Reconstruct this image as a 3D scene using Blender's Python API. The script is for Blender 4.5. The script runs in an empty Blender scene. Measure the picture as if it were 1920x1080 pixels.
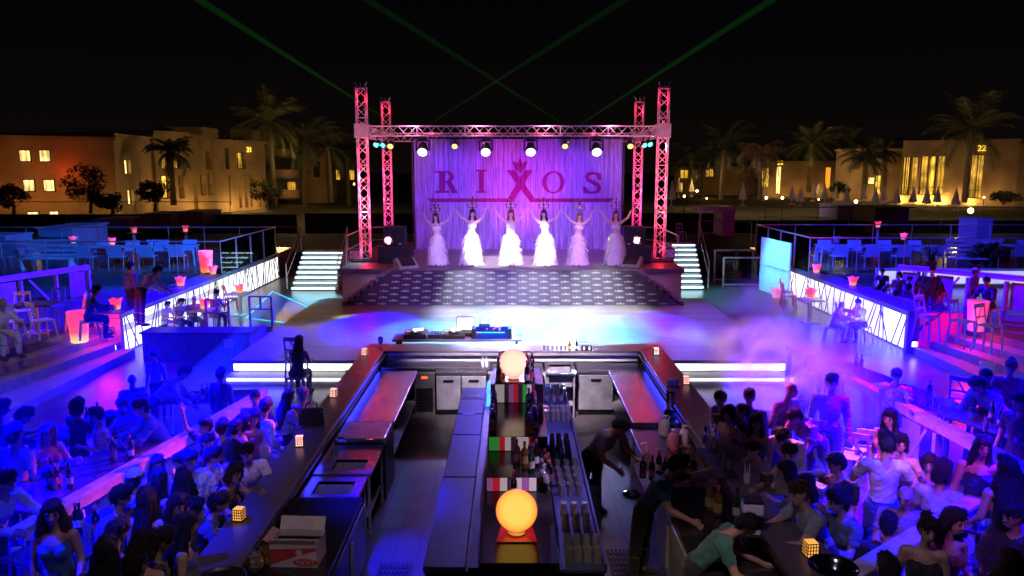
import bpy, bmesh, math, random
import numpy as np
from mathutils import Vector, Matrix
random.seed(7); RS = np.random.RandomState(5)
SC = bpy.context.scene; COL = SC.collection
# ---------------------------------------------------------------- camera model (positions measured on real planes)
FPX = 1451.0; TH = math.atan(230/FPX); CH = 4.9; cT, sT = math.cos(TH), math.sin(TH)
def ray(px, py):
    a = (px-960)/FPX; b = (540-py)/FPX
    return a, cT+b*sT, -sT+b*cT
def atz(px, py, z):
    r = ray(px, py); t = (z-CH)/r[2]; return Vector((r[0]*t, r[1]*t, z))
def atd(px, py, d):
    r = ray(px, py); t = d/r[1]; return Vector((r[0]*t, d, CH+r[2]*t))
# ---------------------------------------------------------------- object helpers
def tag(o, label=None, cat=None, group=None, kind=None):
    if label: o['label'] = label
    if cat: o['category'] = cat
    if group: o['group'] = group
    if kind: o['kind'] = kind
    return o
def thing(name, label, cat, loc=(0,0,0), rz=0, group=None, scale=1):
    o = bpy.data.objects.new(name, None); COL.objects.link(o)
    o.location = loc; o.rotation_euler = (0,0,rz); o.scale = (scale,)*3
    return tag(o, label, cat, group)
def children(o): return [c for c in o.children]
def copy_tree(o, parent=None):
    c = o.copy(); COL.objects.link(c); c.parent = parent
    for ch in children(o): copy_tree(ch, c)
    return c
def dup(o, loc, rz=None, label=None, group=None, scale=None):
    c = copy_tree(o); c.location = loc
    if rz is not None: c.rotation_euler = (0,0,rz)
    if label: c['label'] = label
    if group: c['group'] = group
    if scale: c.scale = (scale,)*3
    return c
def rotz(p, a): 
    c, s = math.cos(a), math.sin(a); return (p[0]*c-p[1]*s, p[0]*s+p[1]*c, p[2])
class MB:
    def __init__(s): s.v = []; s.f = []; s.m = []; s.mi = 0
    def add(s, vs, fs):
        n = len(s.v); s.v += [tuple(v) for v in vs]
        s.f += [tuple(i+n for i in f) for f in fs]; s.m += [s.mi]*len(fs); return s
    def box(s, c, d, rz=0):
        x, y, z = d[0]/2, d[1]/2, d[2]/2
        P = [(-x,-y,-z),(x,-y,-z),(x,y,-z),(-x,y,-z),(-x,-y,z),(x,-y,z),(x,y,z),(-x,y,z)]
        P = [rotz(p, rz) for p in P]
        return s.add([(p[0]+c[0],p[1]+c[1],p[2]+c[2]) for p in P], [(0,3,2,1),(4,5,6,7),(0,1,5,4),(1,2,6,5),(2,3,7,6),(3,0,4,7)])
    def b2(s, x0, x1, y0, y1, z0, z1): return s.box(((x0+x1)/2,(y0+y1)/2,(z0+z1)/2), (x1-x0,y1-y0,z1-z0))
    def bar(s, p0, p1, w, h, up=(0,0,1)):
        p0, p1 = Vector(p0), Vector(p1); d = (p1-p0).normalized(); u = Vector(up)
        if abs(d.dot(u)) > .99: u = Vector((0,1,0))
        r = d.cross(u).normalized()*(w/2); u = r.cross(d).normalized()*(h/2)
        P = [p0-r-u, p0+r-u, p0+r+u, p0-r+u, p1-r-u, p1+r-u, p1+r+u, p1-r+u]
        return s.add(P, [(0,1,2,3),(7,6,5,4),(0,4,5,1),(1,5,6,2),(2,6,7,3),(3,7,4,0)])
    def cyl(s, p0, p1, r0, r1=None, n=12, caps=True):
        r1 = r0 if r1 is None else r1
        p0, p1 = Vector(p0), Vector(p1); d = (p1-p0).normalized()
        u = Vector((1,0,0)) if abs(d.x) < .9 else Vector((0,1,0))
        a = d.cross(u).normalized(); b = d.cross(a)
        vs = []
        for p, r in ((p0,r0),(p1,r1)):
            for i in range(n):
                t = 2*math.pi*i/n; vs.append(p+a*(r*math.cos(t))+b*(r*math.sin(t)))
        fs = [(i,(i+1)%n,n+(i+1)%n,n+i) for i in range(n)]
        if caps: fs += [tuple(range(n-1,-1,-1)), tuple(range(n,2*n))]
        return s.add(vs, fs)
    def lathe(s, prof, n=20, c=(0,0,0)):
        vs = []; fs = []
        for r, z in prof:
            for i in range(n):
                t = 2*math.pi*i/n; vs.append((c[0]+r*math.cos(t), c[1]+r*math.sin(t), c[2]+z))
        for k in range(len(prof)-1):
            for i in range(n):
                j = (i+1)%n; fs.append((k*n+i,k*n+j,(k+1)*n+j,(k+1)*n+i))
        return s.add(vs, fs)
    def tube(s, pts, r, n=8, closed=False):
        pts = [Vector(p) for p in pts]; k = len(pts)
        rr = r if isinstance(r, (list,tuple)) else [r]*k
        vs = []; 
        for i, p in enumerate(pts):
            d = (pts[min(i+1,k-1)]-pts[max(i-1,0)]).normalized()
            u = Vector((0,0,1)) if abs(d.z) < .9 else Vector((0,1,0))
            a = d.cross(u).normalized(); b = d.cross(a)
            for j in range(n):
                t = 2*math.pi*j/n; vs.append(p+a*(rr[i]*math.cos(t))+b*(rr[i]*math.sin(t)))
        fs = [(i*n+j,i*n+(j+1)%n,(i+1)*n+(j+1)%n,(i+1)*n+j) for i in range(k-1) for j in range(n)]
        fs += [tuple(range(n-1,-1,-1)), tuple(range((k-1)*n,k*n))]
        return s.add(vs, fs)
    def prism(s, pts, z0, z1):
        n = len(pts)
        vs = [(p[0],p[1],z0) for p in pts]+[(p[0],p[1],z1) for p in pts]
        return s.add(vs, [tuple(range(n-1,-1,-1)), tuple(range(n,2*n))]+[(i,(i+1)%n,n+(i+1)%n,n+i) for i in range(n)])
    def quad(s, *p): return s.add(p, [tuple(range(len(p)))])
    def ell(s, c, r, n=12, m=8):
        vs = [(c[0],c[1],c[2]-r[2])]
        for k in range(1,m):
            a = -math.pi/2+math.pi*k/m
            for i in range(n):
                t = 2*math.pi*i/n; vs.append((c[0]+r[0]*math.cos(a)*math.cos(t), c[1]+r[1]*math.cos(a)*math.sin(t), c[2]+r[2]*math.sin(a)))
        vs.append((c[0],c[1],c[2]+r[2])); fs = []
        for i in range(n): fs.append((0,1+(i+1)%n,1+i))
        for k in range(m-2):
            for i in range(n):
                j = (i+1)%n; fs.append((1+k*n+i,1+k*n+j,1+(k+1)*n+j,1+(k+1)*n+i))
        L = len(vs)-1
        for i in range(n): fs.append((L,1+(m-2)*n+i,1+(m-2)*n+(i+1)%n))
        return s.add(vs, fs)
    def mesh(s, name, mats, smooth=False):
        me = bpy.data.meshes.new(name); me.from_pydata(s.v, [], s.f)
        for m in (mats if isinstance(mats,(list,tuple)) else [mats]): me.materials.append(m)
        if any(s.m): me.polygons.foreach_set('material_index', s.m)
        bm = bmesh.new(); bm.from_mesh(me); bmesh.ops.recalc_face_normals(bm, faces=bm.faces); bm.to_mesh(me); bm.free()
        if smooth: 
            me.polygons.foreach_set('use_smooth', [True]*len(me.polygons))
            if smooth != 2: me.set_sharp_from_angle(angle=math.radians(40))
        return me
    def build(s, name, mats, parent=None, smooth=False, bevel=0, loc=None):
        o = bpy.data.objects.new(name, s.mesh(name, mats, smooth)); COL.objects.link(o)
        if parent: o.parent = parent
        if loc: o.location = loc
        if bevel:
            b = o.modifiers.new('bevel','BEVEL'); b.width = bevel; b.segments = 2; b.limit_method = 'ANGLE'; b.angle_limit = .6
        return o
# ---------------------------------------------------------------- materials
MATS = {}
def new_mat(name):
    m = bpy.data.materials.new(name); m.use_nodes = True; nt = m.node_tree
    return m, nt, nt.nodes, nt.links
def mat(name, col, rough=.6, metal=0, var=.25, scale=6, bump=0, spec=.5, coat=0, stretch=None, sheen=0):
    if name in MATS: return MATS[name]
    m, nt, N, L = new_mat(name); b = N['Principled BSDF']
    b.inputs['Roughness'].default_value = rough; b.inputs['Metallic'].default_value = metal
    b.inputs['Specular IOR Level'].default_value = spec; b.inputs['Coat Weight'].default_value = coat
    if sheen: b.inputs['Sheen Weight'].default_value = sheen
    tc = N.new('ShaderNodeTexCoord'); nz = N.new('ShaderNodeTexNoise'); nz.inputs['Scale'].default_value = scale; nz.inputs['Detail'].default_value = 6
    src = tc.outputs['Object']
    if stretch:
        mp = N.new('ShaderNodeMapping'); mp.inputs['Scale'].default_value = stretch; L.new(src, mp.inputs[0]); src = mp.outputs[0]
    L.new(src, nz.inputs['Vector'])
    rp = N.new('ShaderNodeValToRGB'); c = col
    rp.color_ramp.elements[0].position = .3; rp.color_ramp.elements[1].position = .7
    rp.color_ramp.elements[0].color = (c[0]*(1-var),c[1]*(1-var),c[2]*(1-var),1)
    rp.color_ramp.elements[1].color = (min(1,c[0]*(1+var)),min(1,c[1]*(1+var)),min(1,c[2]*(1+var)),1)
    L.new(nz.outputs[0], rp.inputs[0]); L.new(rp.outputs[0], b.inputs['Base Color'])
    mr = N.new('ShaderNodeMapRange'); mr.inputs[3].default_value = max(.02,rough*.75); mr.inputs[4].default_value = min(1,rough*1.25)
    L.new(nz.outputs[0], mr.inputs[0]); L.new(mr.outputs[0], b.inputs['Roughness'])
    if bump:
        bp = N.new('ShaderNodeBump'); bp.inputs['Strength'].default_value = bump; bp.inputs['Distance'].default_value = .02
        n2 = N.new('ShaderNodeTexNoise'); n2.inputs['Scale'].default_value = scale*5; n2.inputs['Detail'].default_value = 5
        L.new(src, n2.inputs['Vector']); L.new(n2.outputs[0], bp.inputs['Height']); L.new(bp.outputs[0], b.inputs['Normal'])
    MATS[name] = m; return m
def emis(name, col, st, edge=None, var=0):
    if name in MATS: return MATS[name]
    m, nt, N, L = new_mat(name); b = N['Principled BSDF']; b.inputs['Base Color'].default_value = (*[c*.5 for c in col],1)
    b.inputs['Emission Color'].default_value = (*col,1); b.inputs['Emission Strength'].default_value = st; b.inputs['Roughness'].default_value = .4
    if edge:   # a lamp skin that is deeper in colour where it is seen edge on
        lw = N.new('ShaderNodeLayerWeight'); lw.inputs[0].default_value = .35; rp = N.new('ShaderNodeValToRGB')
        rp.color_ramp.elements[0].color = (*col,1); rp.color_ramp.elements[1].color = (*edge,1); rp.color_ramp.elements[0].position = .12; rp.color_ramp.elements[1].position = .8
        L.new(lw.outputs['Facing'], rp.inputs[0]); L.new(rp.outputs[0], b.inputs['Emission Color'])
    if var:
        tc = N.new('ShaderNodeTexCoord'); nz = N.new('ShaderNodeTexNoise'); nz.inputs['Scale'].default_value = 1.2; nz.inputs['Detail'].default_value = 3
        L.new(tc.outputs['Object'], nz.inputs['Vector']); mr = N.new('ShaderNodeMapRange')
        mr.inputs[1].default_value = .3; mr.inputs[2].default_value = .7; mr.inputs[3].default_value = st*(1-var); mr.inputs[4].default_value = st*(1+var)
        L.new(nz.outputs[0], mr.inputs[0]); L.new(mr.outputs[0], b.inputs['Emission Strength'])
    MATS[name] = m; return m
def zglow(name, stops, st, z0, z1):   # translucent shell lit from a lamp at its foot
    m, nt, N, L = new_mat(name); b = N['Principled BSDF']
    tc = N.new('ShaderNodeTexCoord'); sp = N.new('ShaderNodeSeparateXYZ'); L.new(tc.outputs['Object'], sp.inputs[0])
    mr = N.new('ShaderNodeMapRange'); mr.inputs[1].default_value = z0; mr.inputs[2].default_value = z1; L.new(sp.outputs[2], mr.inputs[0])
    rp = N.new('ShaderNodeValToRGB'); E = rp.color_ramp.elements
    while len(E) < len(stops): E.new(.5)
    for e, (p, c) in zip(E, stops): e.position = p; e.color = (*c,1)
    L.new(mr.outputs[0], rp.inputs[0]); L.new(rp.outputs[0], b.inputs['Emission Color']); b.inputs['Emission Strength'].default_value = st
    b.inputs['Base Color'].default_value = (.6,.55,.5,1); b.inputs['Roughness'].default_value = .35
    return m
def glass(name, tint=(1,1,1), gl=.25, rough=.03, alpha=1.0):
    if name in MATS: return MATS[name]
    m, nt, N, L = new_mat(name); N.remove(N['Principled BSDF']); out = N['Material Output']
    t = N.new('ShaderNodeBsdfTransparent'); t.inputs[0].default_value = (*tint,1)
    g = N.new('ShaderNodeBsdfGlossy'); g.inputs['Roughness'].default_value = rough; g.inputs[0].default_value = (1,1,1,1)
    fr = N.new('ShaderNodeLayerWeight'); fr.inputs[0].default_value = gl
    mx = N.new('ShaderNodeMixShader'); L.new(fr.outputs['Fresnel'], mx.inputs[0]); L.new(t.outputs[0], mx.inputs[1]); L.new(g.outputs[0], mx.inputs[2])
    L.new(mx.outputs[0], out.inputs[0]); MATS[name] = m; return m
def planks(name, c1, c2, width, axis, rough=.4, joint=.02):
    m, nt, N, L = new_mat(name); b = N['Principled BSDF']; b.inputs['Roughness'].default_value = rough
    tc = N.new('ShaderNodeTexCoord'); sp = N.new('ShaderNodeSeparateXYZ'); L.new(tc.outputs['Object'], sp.inputs[0])
    def math_(op, a, v=None, bb=None):
        n = N.new('ShaderNodeMath'); n.operation = op
        L.new(a, n.inputs[0])
        if bb is not None: L.new(bb, n.inputs[1])
        elif v is not None: n.inputs[1].default_value = v
        return n.outputs[0]
    u = math_('DIVIDE', sp.outputs[axis], width); fl = math_('FLOOR', u); fr = math_('FRACT', u)
    wn = N.new('ShaderNodeTexWhiteNoise'); wn.noise_dimensions = '1D'; L.new(fl, wn.inputs['W'])
    mx = N.new('ShaderNodeMixRGB'); mx.inputs[1].default_value = (*c1,1); mx.inputs[2].default_value = (*c2,1); L.new(wn.outputs[0], mx.inputs[0])
    nz = N.new('ShaderNodeTexNoise'); nz.inputs['Scale'].default_value = 3; nz.inputs['Detail'].default_value = 8
    mp = N.new('ShaderNodeMapping'); mp.inputs['Scale'].default_value = (1,12,1) if axis == 1 else (12,1,1); L.new(tc.outputs['Object'], mp.inputs[0]); L.new(mp.outputs[0], nz.inputs['Vector'])
    m2 = N.new('ShaderNodeMixRGB'); m2.blend_type = 'MULTIPLY'; m2.inputs[0].default_value = .5; L.new(mx.outputs[0], m2.inputs[1]); L.new(nz.outputs[0], m2.inputs[2])
    g = math_('LESS_THAN', fr, joint*1.0/width if joint < width else .1)
    m3 = N.new('ShaderNodeMixRGB'); m3.inputs[2].default_value = (.004,.004,.004,1); L.new(g, m3.inputs[0]); L.new(m2.outputs[0], m3.inputs[1])
    L.new(m3.outputs[0], b.inputs['Base Color'])
    mr = N.new('ShaderNodeMapRange'); mr.inputs[3].default_value = rough*.7; mr.inputs[4].default_value = rough*1.3; L.new(nz.outputs[0], mr.inputs[0]); L.new(mr.outputs[0], b.inputs['Roughness'])
    return m
def tiles(name, c1, c2, w, h, mortar, rough=.3):
    m, nt, N, L = new_mat(name); b = N['Principled BSDF']
    tc = N.new('ShaderNodeTexCoord'); br = N.new('ShaderNodeTexBrick'); br.offset = 0
    br.inputs['Color1'].default_value = (*c1,1); br.inputs['Color2'].default_value = (*c2,1); br.inputs['Mortar'].default_value = (*mortar,1)
    br.inputs['Scale'].default_value = 1; br.inputs['Mortar Size'].default_value = .006; br.inputs['Brick Width'].default_value = w; br.inputs['Row Height'].default_value = h
    L.new(tc.outputs['Object'], br.inputs['Vector'])
    nz = N.new('ShaderNodeTexNoise'); nz.inputs['Scale'].default_value = 3; nz.inputs['Detail'].default_value = 7; L.new(tc.outputs['Object'], nz.inputs['Vector'])
    m2 = N.new('ShaderNodeMixRGB'); m2.blend_type = 'MULTIPLY'; m2.inputs[0].default_value = .6; L.new(br.outputs[0], m2.inputs[1]); L.new(nz.outputs[0], m2.inputs[2])
    L.new(m2.outputs[0], b.inputs['Base Color'])
    mr = N.new('ShaderNodeMapRange'); mr.inputs[3].default_value = rough*.5; mr.inputs[4].default_value = rough*1.6; L.new(nz.outputs[0], mr.inputs[0]); L.new(mr.outputs[0], b.inputs['Roughness'])
    return m
STEEL = mat('brushed_steel', (.55,.55,.58), .2, .9, .25, 3, .12, stretch=(1,9,1))
STEELR = mat('satin_steel', (.55,.54,.56), .36, .55, .3, 4, .1)
CHROME = mat('polished_steel', (.8,.8,.8), .08, 1, .1, 4)
ALU = mat('truss_metal', (.75,.74,.75), .45, .15, .15, 5)
GRAN = mat('speckled_counter', (.105,.085,.085), .3, 0, .55, 60, .03)
GRAN2 = mat('counter_edge', (.05,.035,.035), .35, 0, .3, 12)
BLACK = mat('black_plastic', (.012,.012,.014), .45, 0, .3, 8)
BLACKM = mat('black_metal', (.02,.02,.022), .4, .6, .3, 8)
DARK = mat('dark_board', (.03,.03,.035), .5, 0, .4, 5, .05)
WHITE = mat('white_paint', (.72,.71,.7), .5, 0, .12, 6, .04)
WOODW = mat('white_washed_wood', (.55,.53,.52), .6, 0, .2, 9, .12)
CONC = mat('concrete', (.3,.28,.26), .7, 0, .25, 3, .2)
CONCD = mat('dark_concrete', (.09,.085,.085), .5, 0, .3, 3, .15)
STUCCO = mat('sand_stucco', (.3,.22,.13), .85, 0, .3, .5, .15)
STUCCO2 = mat('pale_stucco', (.36,.27,.17), .85, 0, .3, .5, .15)
RED = mat('red_paint', (.6,.02,.02), .4, 0, .15, 6)
PANE = glass('clear_glass', (.93,.96,.97), .12)
TUMB = glass('drinking_glass_clear', (.97,.96,.98), .62, .08)
_n = TUMB.node_tree; _d = _n.nodes.new('ShaderNodeBsdfDiffuse'); _d.inputs[0].default_value = (.75,.72,.8,1); _m = _n.nodes.new('ShaderNodeMixShader'); _m.inputs[0].default_value = .2
_o = _n.nodes['Material Output']; _s = _o.inputs[0].links[0].from_socket; _n.links.new(_s, _m.inputs[1]); _n.links.new(_d.outputs[0], _m.inputs[2]); _n.links.new(_m.outputs[0], _o.inputs[0])
EWHITE = emis('lit_panel', (1,.97,.98), 1.5, var=.18)
def wglow(name, col, st):   # lit room behind folded net curtains
    m, nt, N, L = new_mat(name); b = N['Principled BSDF']; b.inputs['Base Color'].default_value = (.1,.08,.05,1); b.inputs['Roughness'].default_value = .2
    tc = N.new('ShaderNodeTexCoord'); wv = N.new('ShaderNodeTexWave'); wv.inputs['Scale'].default_value = 1.1; wv.inputs['Distortion'].default_value = 3; wv.inputs['Detail'].default_value = 2; L.new(tc.outputs['Object'], wv.inputs[0])
    nz = N.new('ShaderNodeTexNoise'); nz.inputs['Scale'].default_value = .7; nz.inputs['Detail'].default_value = 3; L.new(tc.outputs['Object'], nz.inputs['Vector'])
    mu = N.new('ShaderNodeMath'); mu.operation = 'MULTIPLY_ADD'; mu.inputs[1].default_value = .5; mu.inputs[2].default_value = .35; L.new(wv.outputs['Fac'], mu.inputs[0])
    mr = N.new('ShaderNodeMapRange'); mr.inputs[1].default_value = .35; mr.inputs[2].default_value = .65; mr.inputs[3].default_value = st*.45; mr.inputs[4].default_value = st*1.7; L.new(nz.outputs[0], mr.inputs[0])
    m2 = N.new('ShaderNodeMath'); m2.operation = 'MULTIPLY'; L.new(mu.outputs[0], m2.inputs[0]); L.new(mr.outputs[0], m2.inputs[1]); L.new(m2.outputs[0], b.inputs['Emission Strength']); b.inputs['Emission Color'].default_value = (*col,1)
    MATS[name] = m; return m
EWARM = wglow('window_glow', (1,.55,.06), 2.1)
EWARM2 = wglow('bright_window', (1,.66,.2), 3.0)
ESTRIP = emis('led_strip', (.92,.95,1), 5)
# ================================================================ SETTING
def struct(name, mb, m, **k):
    o = mb.build(name, m, **k); o['kind'] = 'structure'; return o
GROUND = mat('dark_soil', (.03,.026,.022), .95, 0, .5, .4, .3)
PAVE = mat('wet_paving', (.11,.1,.1), .32, 0, .35, 1.5, .06)
DECKF = planks('deck_boards', (.34,.33,.34), (.24,.23,.24), .145, 1, .42, .012)
struct('ground', MB().b2(-400,400,-60,500,-.6,-.03), GROUND)
struct('paving', MB().b2(-16,17,2,36,-.2,0), PAVE)
# raised dance floor with a light strip under its nosing and two lower steps
struct('dance_floor', MB().b2(-6.45,6.35,17.2,25.6,.42,.5), DECKF)
struct('dance_floor_base', MB().b2(-6.3,6.2,17.32,25.5,0,.418), mat('step_face', (.5,.5,.5), .6))
struct('dance_floor_step', MB().b2(-6.45,6.35,16.85,17.31,.0,.2), mat('pale_step', (.45,.44,.45), .5, 0, .2, 4, .1))
def lit_strip(name, label, mb, loc=(0,0,0), group=None, m=None):
    o = mb.build(name, m or ESTRIP); return tag(o, label, 'light strip', group)
g = 'light strips under the dance floor edge'
lit_strip('light_strip', 'long white light strip under the dance floor edge, left of the bar', MB().b2(-6.4,-3.3,17.29,17.315,.24,.41), group=g, m=emis('floor_strip', (1,.97,.97), 2.6, var=.3))
lit_strip('light_strip', 'long white light strip under the dance floor edge, right of the bar', MB().b2(3.3,6.3,17.29,17.315,.24,.41), group=g, m=MATS['floor_strip'])
lit_strip('light_strip', 'thin light strip on the low step, left of the bar', MB().b2(-6.4,-3.3,16.82,16.845,.12,.17), group=g, m=MATS['floor_strip'])
lit_strip('light_strip', 'thin light strip on the low step, right of the bar', MB().b2(3.3,6.3,16.82,16.845,.12,.17), group=g, m=MATS['floor_strip'])
# terraces: four skewed steps each side, then a lower and an upper floor
TERR = mat('terrace_tiles', (.11,.1,.1), .25, 0, .4, 1.2, .05)
STEPM = mat('stone_step', (.22,.2,.185), .7, 0, .25, 8, .2)
for sx, X0, yw in ((-1,9.8,19.62),(1,10.55,19.95)):
    for k, (a, b, c_) in enumerate(((0,0,0),(.35,1.0,1.6),(.7,1.6,2.4),(1.1,2.2,3.3))):
        z0, z1 = .19*k - (.2 if k == 0 else 0), .19*(k+1)
        pts = [(sx*(X0+a),yw),(sx*(X0+b),15),(sx*(X0+c_),8),(sx*26,8),(sx*26,yw)]
        if k < 3:
            struct('terrace_step', MB().prism(pts, z0, z1), STEPM, bevel=.012)
        else:
            struct('terrace_floor', MB().prism([pts[0],pts[1],pts[2],pts[3],(sx*26,26.9),(sx*(X0+.4),26.9),(sx*(X0+.4),yw)], z0, z1), TERR)
    struct('upper_terrace_floor', MB().b2(*sorted((sx*(X0+.42),sx*45)),26.92,36,0,1.12), TERR)
# ground beyond the terraces
struct('garden_path', MB().b2(-60,60,36.05,46,-.02,.9), mat('black_paving', (.02,.02,.022), .8, 0, .4, 1))
struct('lawn', MB().b2(-140,140,46.05,180,-.02,.12), mat('night_lawn', (.008,.011,.005), .95, 0, .5, 2, .4))

# ---------------------------------------------------------------- low lit walls (light boxes behind a dark lattice)
LAT = mat('lattice_metal', (.03,.03,.035), .5, .5)
def lightbox(sx, X, y0, y1, label):
    t = thing('light_box_wall', label, 'wall', (sx*X, y0, 0))
    L_ = y1-y0; o = -sx   # inward side
    MB().b2(*sorted((sx*.06,sx*.62)),0,L_,.0,.98).build('wall_body', CONC, t)
    MB().b2(*sorted((0,sx*.045)),.12,L_-.06,.06,.95).build('lit_panel', EWHITE if sx < 0 else EWHITE, t)
    MB().b2(*sorted((o*.1,sx*.72)),-.06,L_+.05,.985,1.12).build('coping', CONCD, t, bevel=.015)
    MB().b2(*sorted((o*.09,sx*.06)),-.05,.1,.0,.98).build('end_post', CONC, t, bevel=.01)
    lat = MB(); r = random.Random(3 if sx < 0 else 8); y = .1
    while y < L_:
        a = r.uniform(-.55,.55)
        lat.bar((o*.035,y,.06),(o*.035,min(L_-.06,max(.12,y+a)),.96),.024,.024,(1,0,0))
        y += r.uniform(.18,.42)
    lat.build('lattice', LAT, t)
    return t
lightbox(-1, 10.2, 19.64, 33.6, 'low white glowing wall with dark criss cross lattice, left of the dance floor')
lightbox(1, 10.5, 20.0, 29.4, 'low white glowing wall with dark criss cross lattice, right of the dance floor')

# ---------------------------------------------------------------- glass balustrades
RAILM = emis('lit_rail', (.75,.35,.8), .25)
def balustrade(name, label, pts, z, h, n, railm):
    p0 = Vector((*pts[0],z)); t = thing(name, label, 'railing', p0)
    P = [Vector((*p,z))-p0 for p in pts]
    for a, b in zip(P, P[1:]):
        L_ = (b-a).length; k = max(1, round(L_/n)); up = Vector((0,0,h))
        MB().bar(a+up, b+up, .05, .04).build('handrail', railm, t)
        for i in range(k):
            q0, q1 = a.lerp(b, (i+.02)/k), a.lerp(b, (i+.98)/k)
            MB().bar(q0+Vector((0,0,h*.5)), q1+Vector((0,0,h*.5)), .012, h*.96).build('pane', PANE, t)
            MB().bar(a.lerp(b, i/k), a.lerp(b, i/k)+up, .02, .03).build('post', STEELR, t)
    return t
TEALM = mat('rail_metal', (.55,.55,.58), .3, .8)
balustrade('glass_balustrade', 'glass balustrade around the upper terrace on the left', [(-24,26.95),(-10.2,26.95),(-10.2,33.3),(-24,33.3)], 1.12, 1.15, 1.6, TEALM)
balustrade('glass_balustrade', 'glass balustrade around the upper terrace on the right', [(24,27.3),(10.55,27.3),(10.55,33.4),(24,33.4)], 1.12, 1.25, 1.6, TEALM)

# ---------------------------------------------------------------- stage
STAGEF = mat('stage_floor', (.2,.19,.2), .35, 0, .3, 2, .05)
t = thing('stage', 'raised stage platform with pale side blocks in front of the curtain', 'stage', (0,25.4,0))
MB().b2(-4.15,4.35,0,9.5,0,1.45).build('platform', STAGEF, t)
for sx, x0, x1 in ((-1,-5.75,-4.16),(1,4.36,5.75)):
    MB().b2(x0,x1,.55,9.5,0,1.3).build('side_block', mat('pale_block', (.5,.42,.4), .7, 0, .2, 2, .2), t)
    MB().b2(x0-.12,x1+.06,.42,9.5,1.302,1.46).build('block_top', mat('block_top_dark', (.12,.09,.09), .5, 0, .3, 3), t, bevel=.01)
# carpeted steps with the printed emblem
CARP = mat('printed_carpet', (.05,.04,.075), .7, 0, .3, 4, .1)
t = thing('stage_steps', 'dark printed carpet steps flaring down from the stage to the dance floor', 'steps', (0,24.2,.5))
NS = 7; mb = MB()
for k in range(NS):
    f0 = k/NS; xl, xr = -5.4+f0*1.3, 5.45-f0*1.25
    if k: mb.b2(xl+.14,xr-.14,1.2*f0+.004,1.2,.95*(k-1)/NS,.95*f0-.006)
    mb.b2(xl,xl+.13,1.2*f0,1.2,.95*f0,.95*(k+1)/NS-.02); mb.b2(xr-.13,xr,1.2*f0,1.2,.95*f0,.95*(k+1)/NS-.02)
mb.build('steps_body', mat('step_sides', (.2,.17,.22), .7, 0, .3, 4, .1), t)
def slope(v):   # draped carpet: soft nosings over the steps beneath
    return (1.2*v, .95*v+.016)
cp = MB(); NU, NV = 40, 84
for j in range(NV+1):
    v = j/NV; y, z = slope(v); xl, xr = -5.26+v*1.3, 5.31-v*1.25
    for i in range(NU+1): cp.v.append((xl+(xr-xl)*i/NU, y, z))
for j in range(NV):
    for i in range(NU): k = j*(NU+1)+i; cp.f.append((k,k+1,k+NU+2,k+NU+1)); cp.m.append(0)
cp.build('carpet', CARP, t, smooth=2)
def text_mesh(s, size, spacing=1.0, ext=0, align='CENTER'):
    cu = bpy.data.curves.new('lettering','FONT'); cu.body = s; cu.size = size; cu.align_x = align; cu.space_character = spacing; cu.resolution_u = 2; cu.extrude = ext
    o = bpy.data.objects.new('lettering', cu); COL.objects.link(o); dg = bpy.context.evaluated_depsgraph_get()
    me = bpy.data.meshes.new_from_object(o.evaluated_get(dg)); bpy.data.objects.remove(o); 
    vs = [tuple(v.co) for v in me.vertices]; fs = [tuple(p.vertices) for p in me.polygons]; bpy.data.meshes.remove(me); return vs, fs
lg = MB(); lg.v = []; lg.f = []
def stroke(p0, p1, w):
    dx, dy = p1[0]-p0[0], p1[1]-p0[1]; l = math.hypot(dx,dy); nx, ny = -dy/l*w/2, dx/l*w/2
    lg.quad((p0[0]-nx,p0[1]-ny,0),(p1[0]-nx,p1[1]-ny,0),(p1[0]+nx,p1[1]+ny,0),(p0[0]+nx,p0[1]+ny,0))
for a_,b_ in (((-.2,.0),(-.2,.09)),((-.2,.082),(-.155,.07)),((-.155,.07),(-.195,.045)),((-.19,.045),(-.15,0)),((-.1,0),(-.1,.09)),((.09,.0),(.09,.085)),((.14,.0),(.14,.085)),((.09,.008),(.14,.008)),((.09,.08),(.14,.08)),((.18,.008),(.225,.02)),((.225,.02),(.185,.06)),((.185,.06),(.225,.085))): stroke(a_,b_,.022)
stroke((-.05,.1),(.055,-.03),.03); stroke((.05,.1),(-.055,-.03),.03)
lg.quad((0,.09,0),(.03,.13,0),(0,.18,0),(-.03,.13,0)); lg.quad((-.27,-.03,0),(.27,-.03,0),(.24,-.056,0),(-.24,-.056,0))
pr = MB()
for row in range(11):
    v0 = (row+.3)/11.2; xl, xr = -5.28+v0*1.3+.32, 5.33-v0*1.25-.32
    for i in range(-9,10):
        x = i*.69+(row%2)*.345
        if xl <= x <= xr:
            P = []
            for q in lg.v: y, z = slope(min(1,max(0,v0+q[1]*.24))); P.append((x+q[0]*.56, y-.006, z+.006))
            pr.add(P, lg.f)
pr.build('emblem_print', mat('print_pale', (.85,.8,.86), .7), t)

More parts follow.
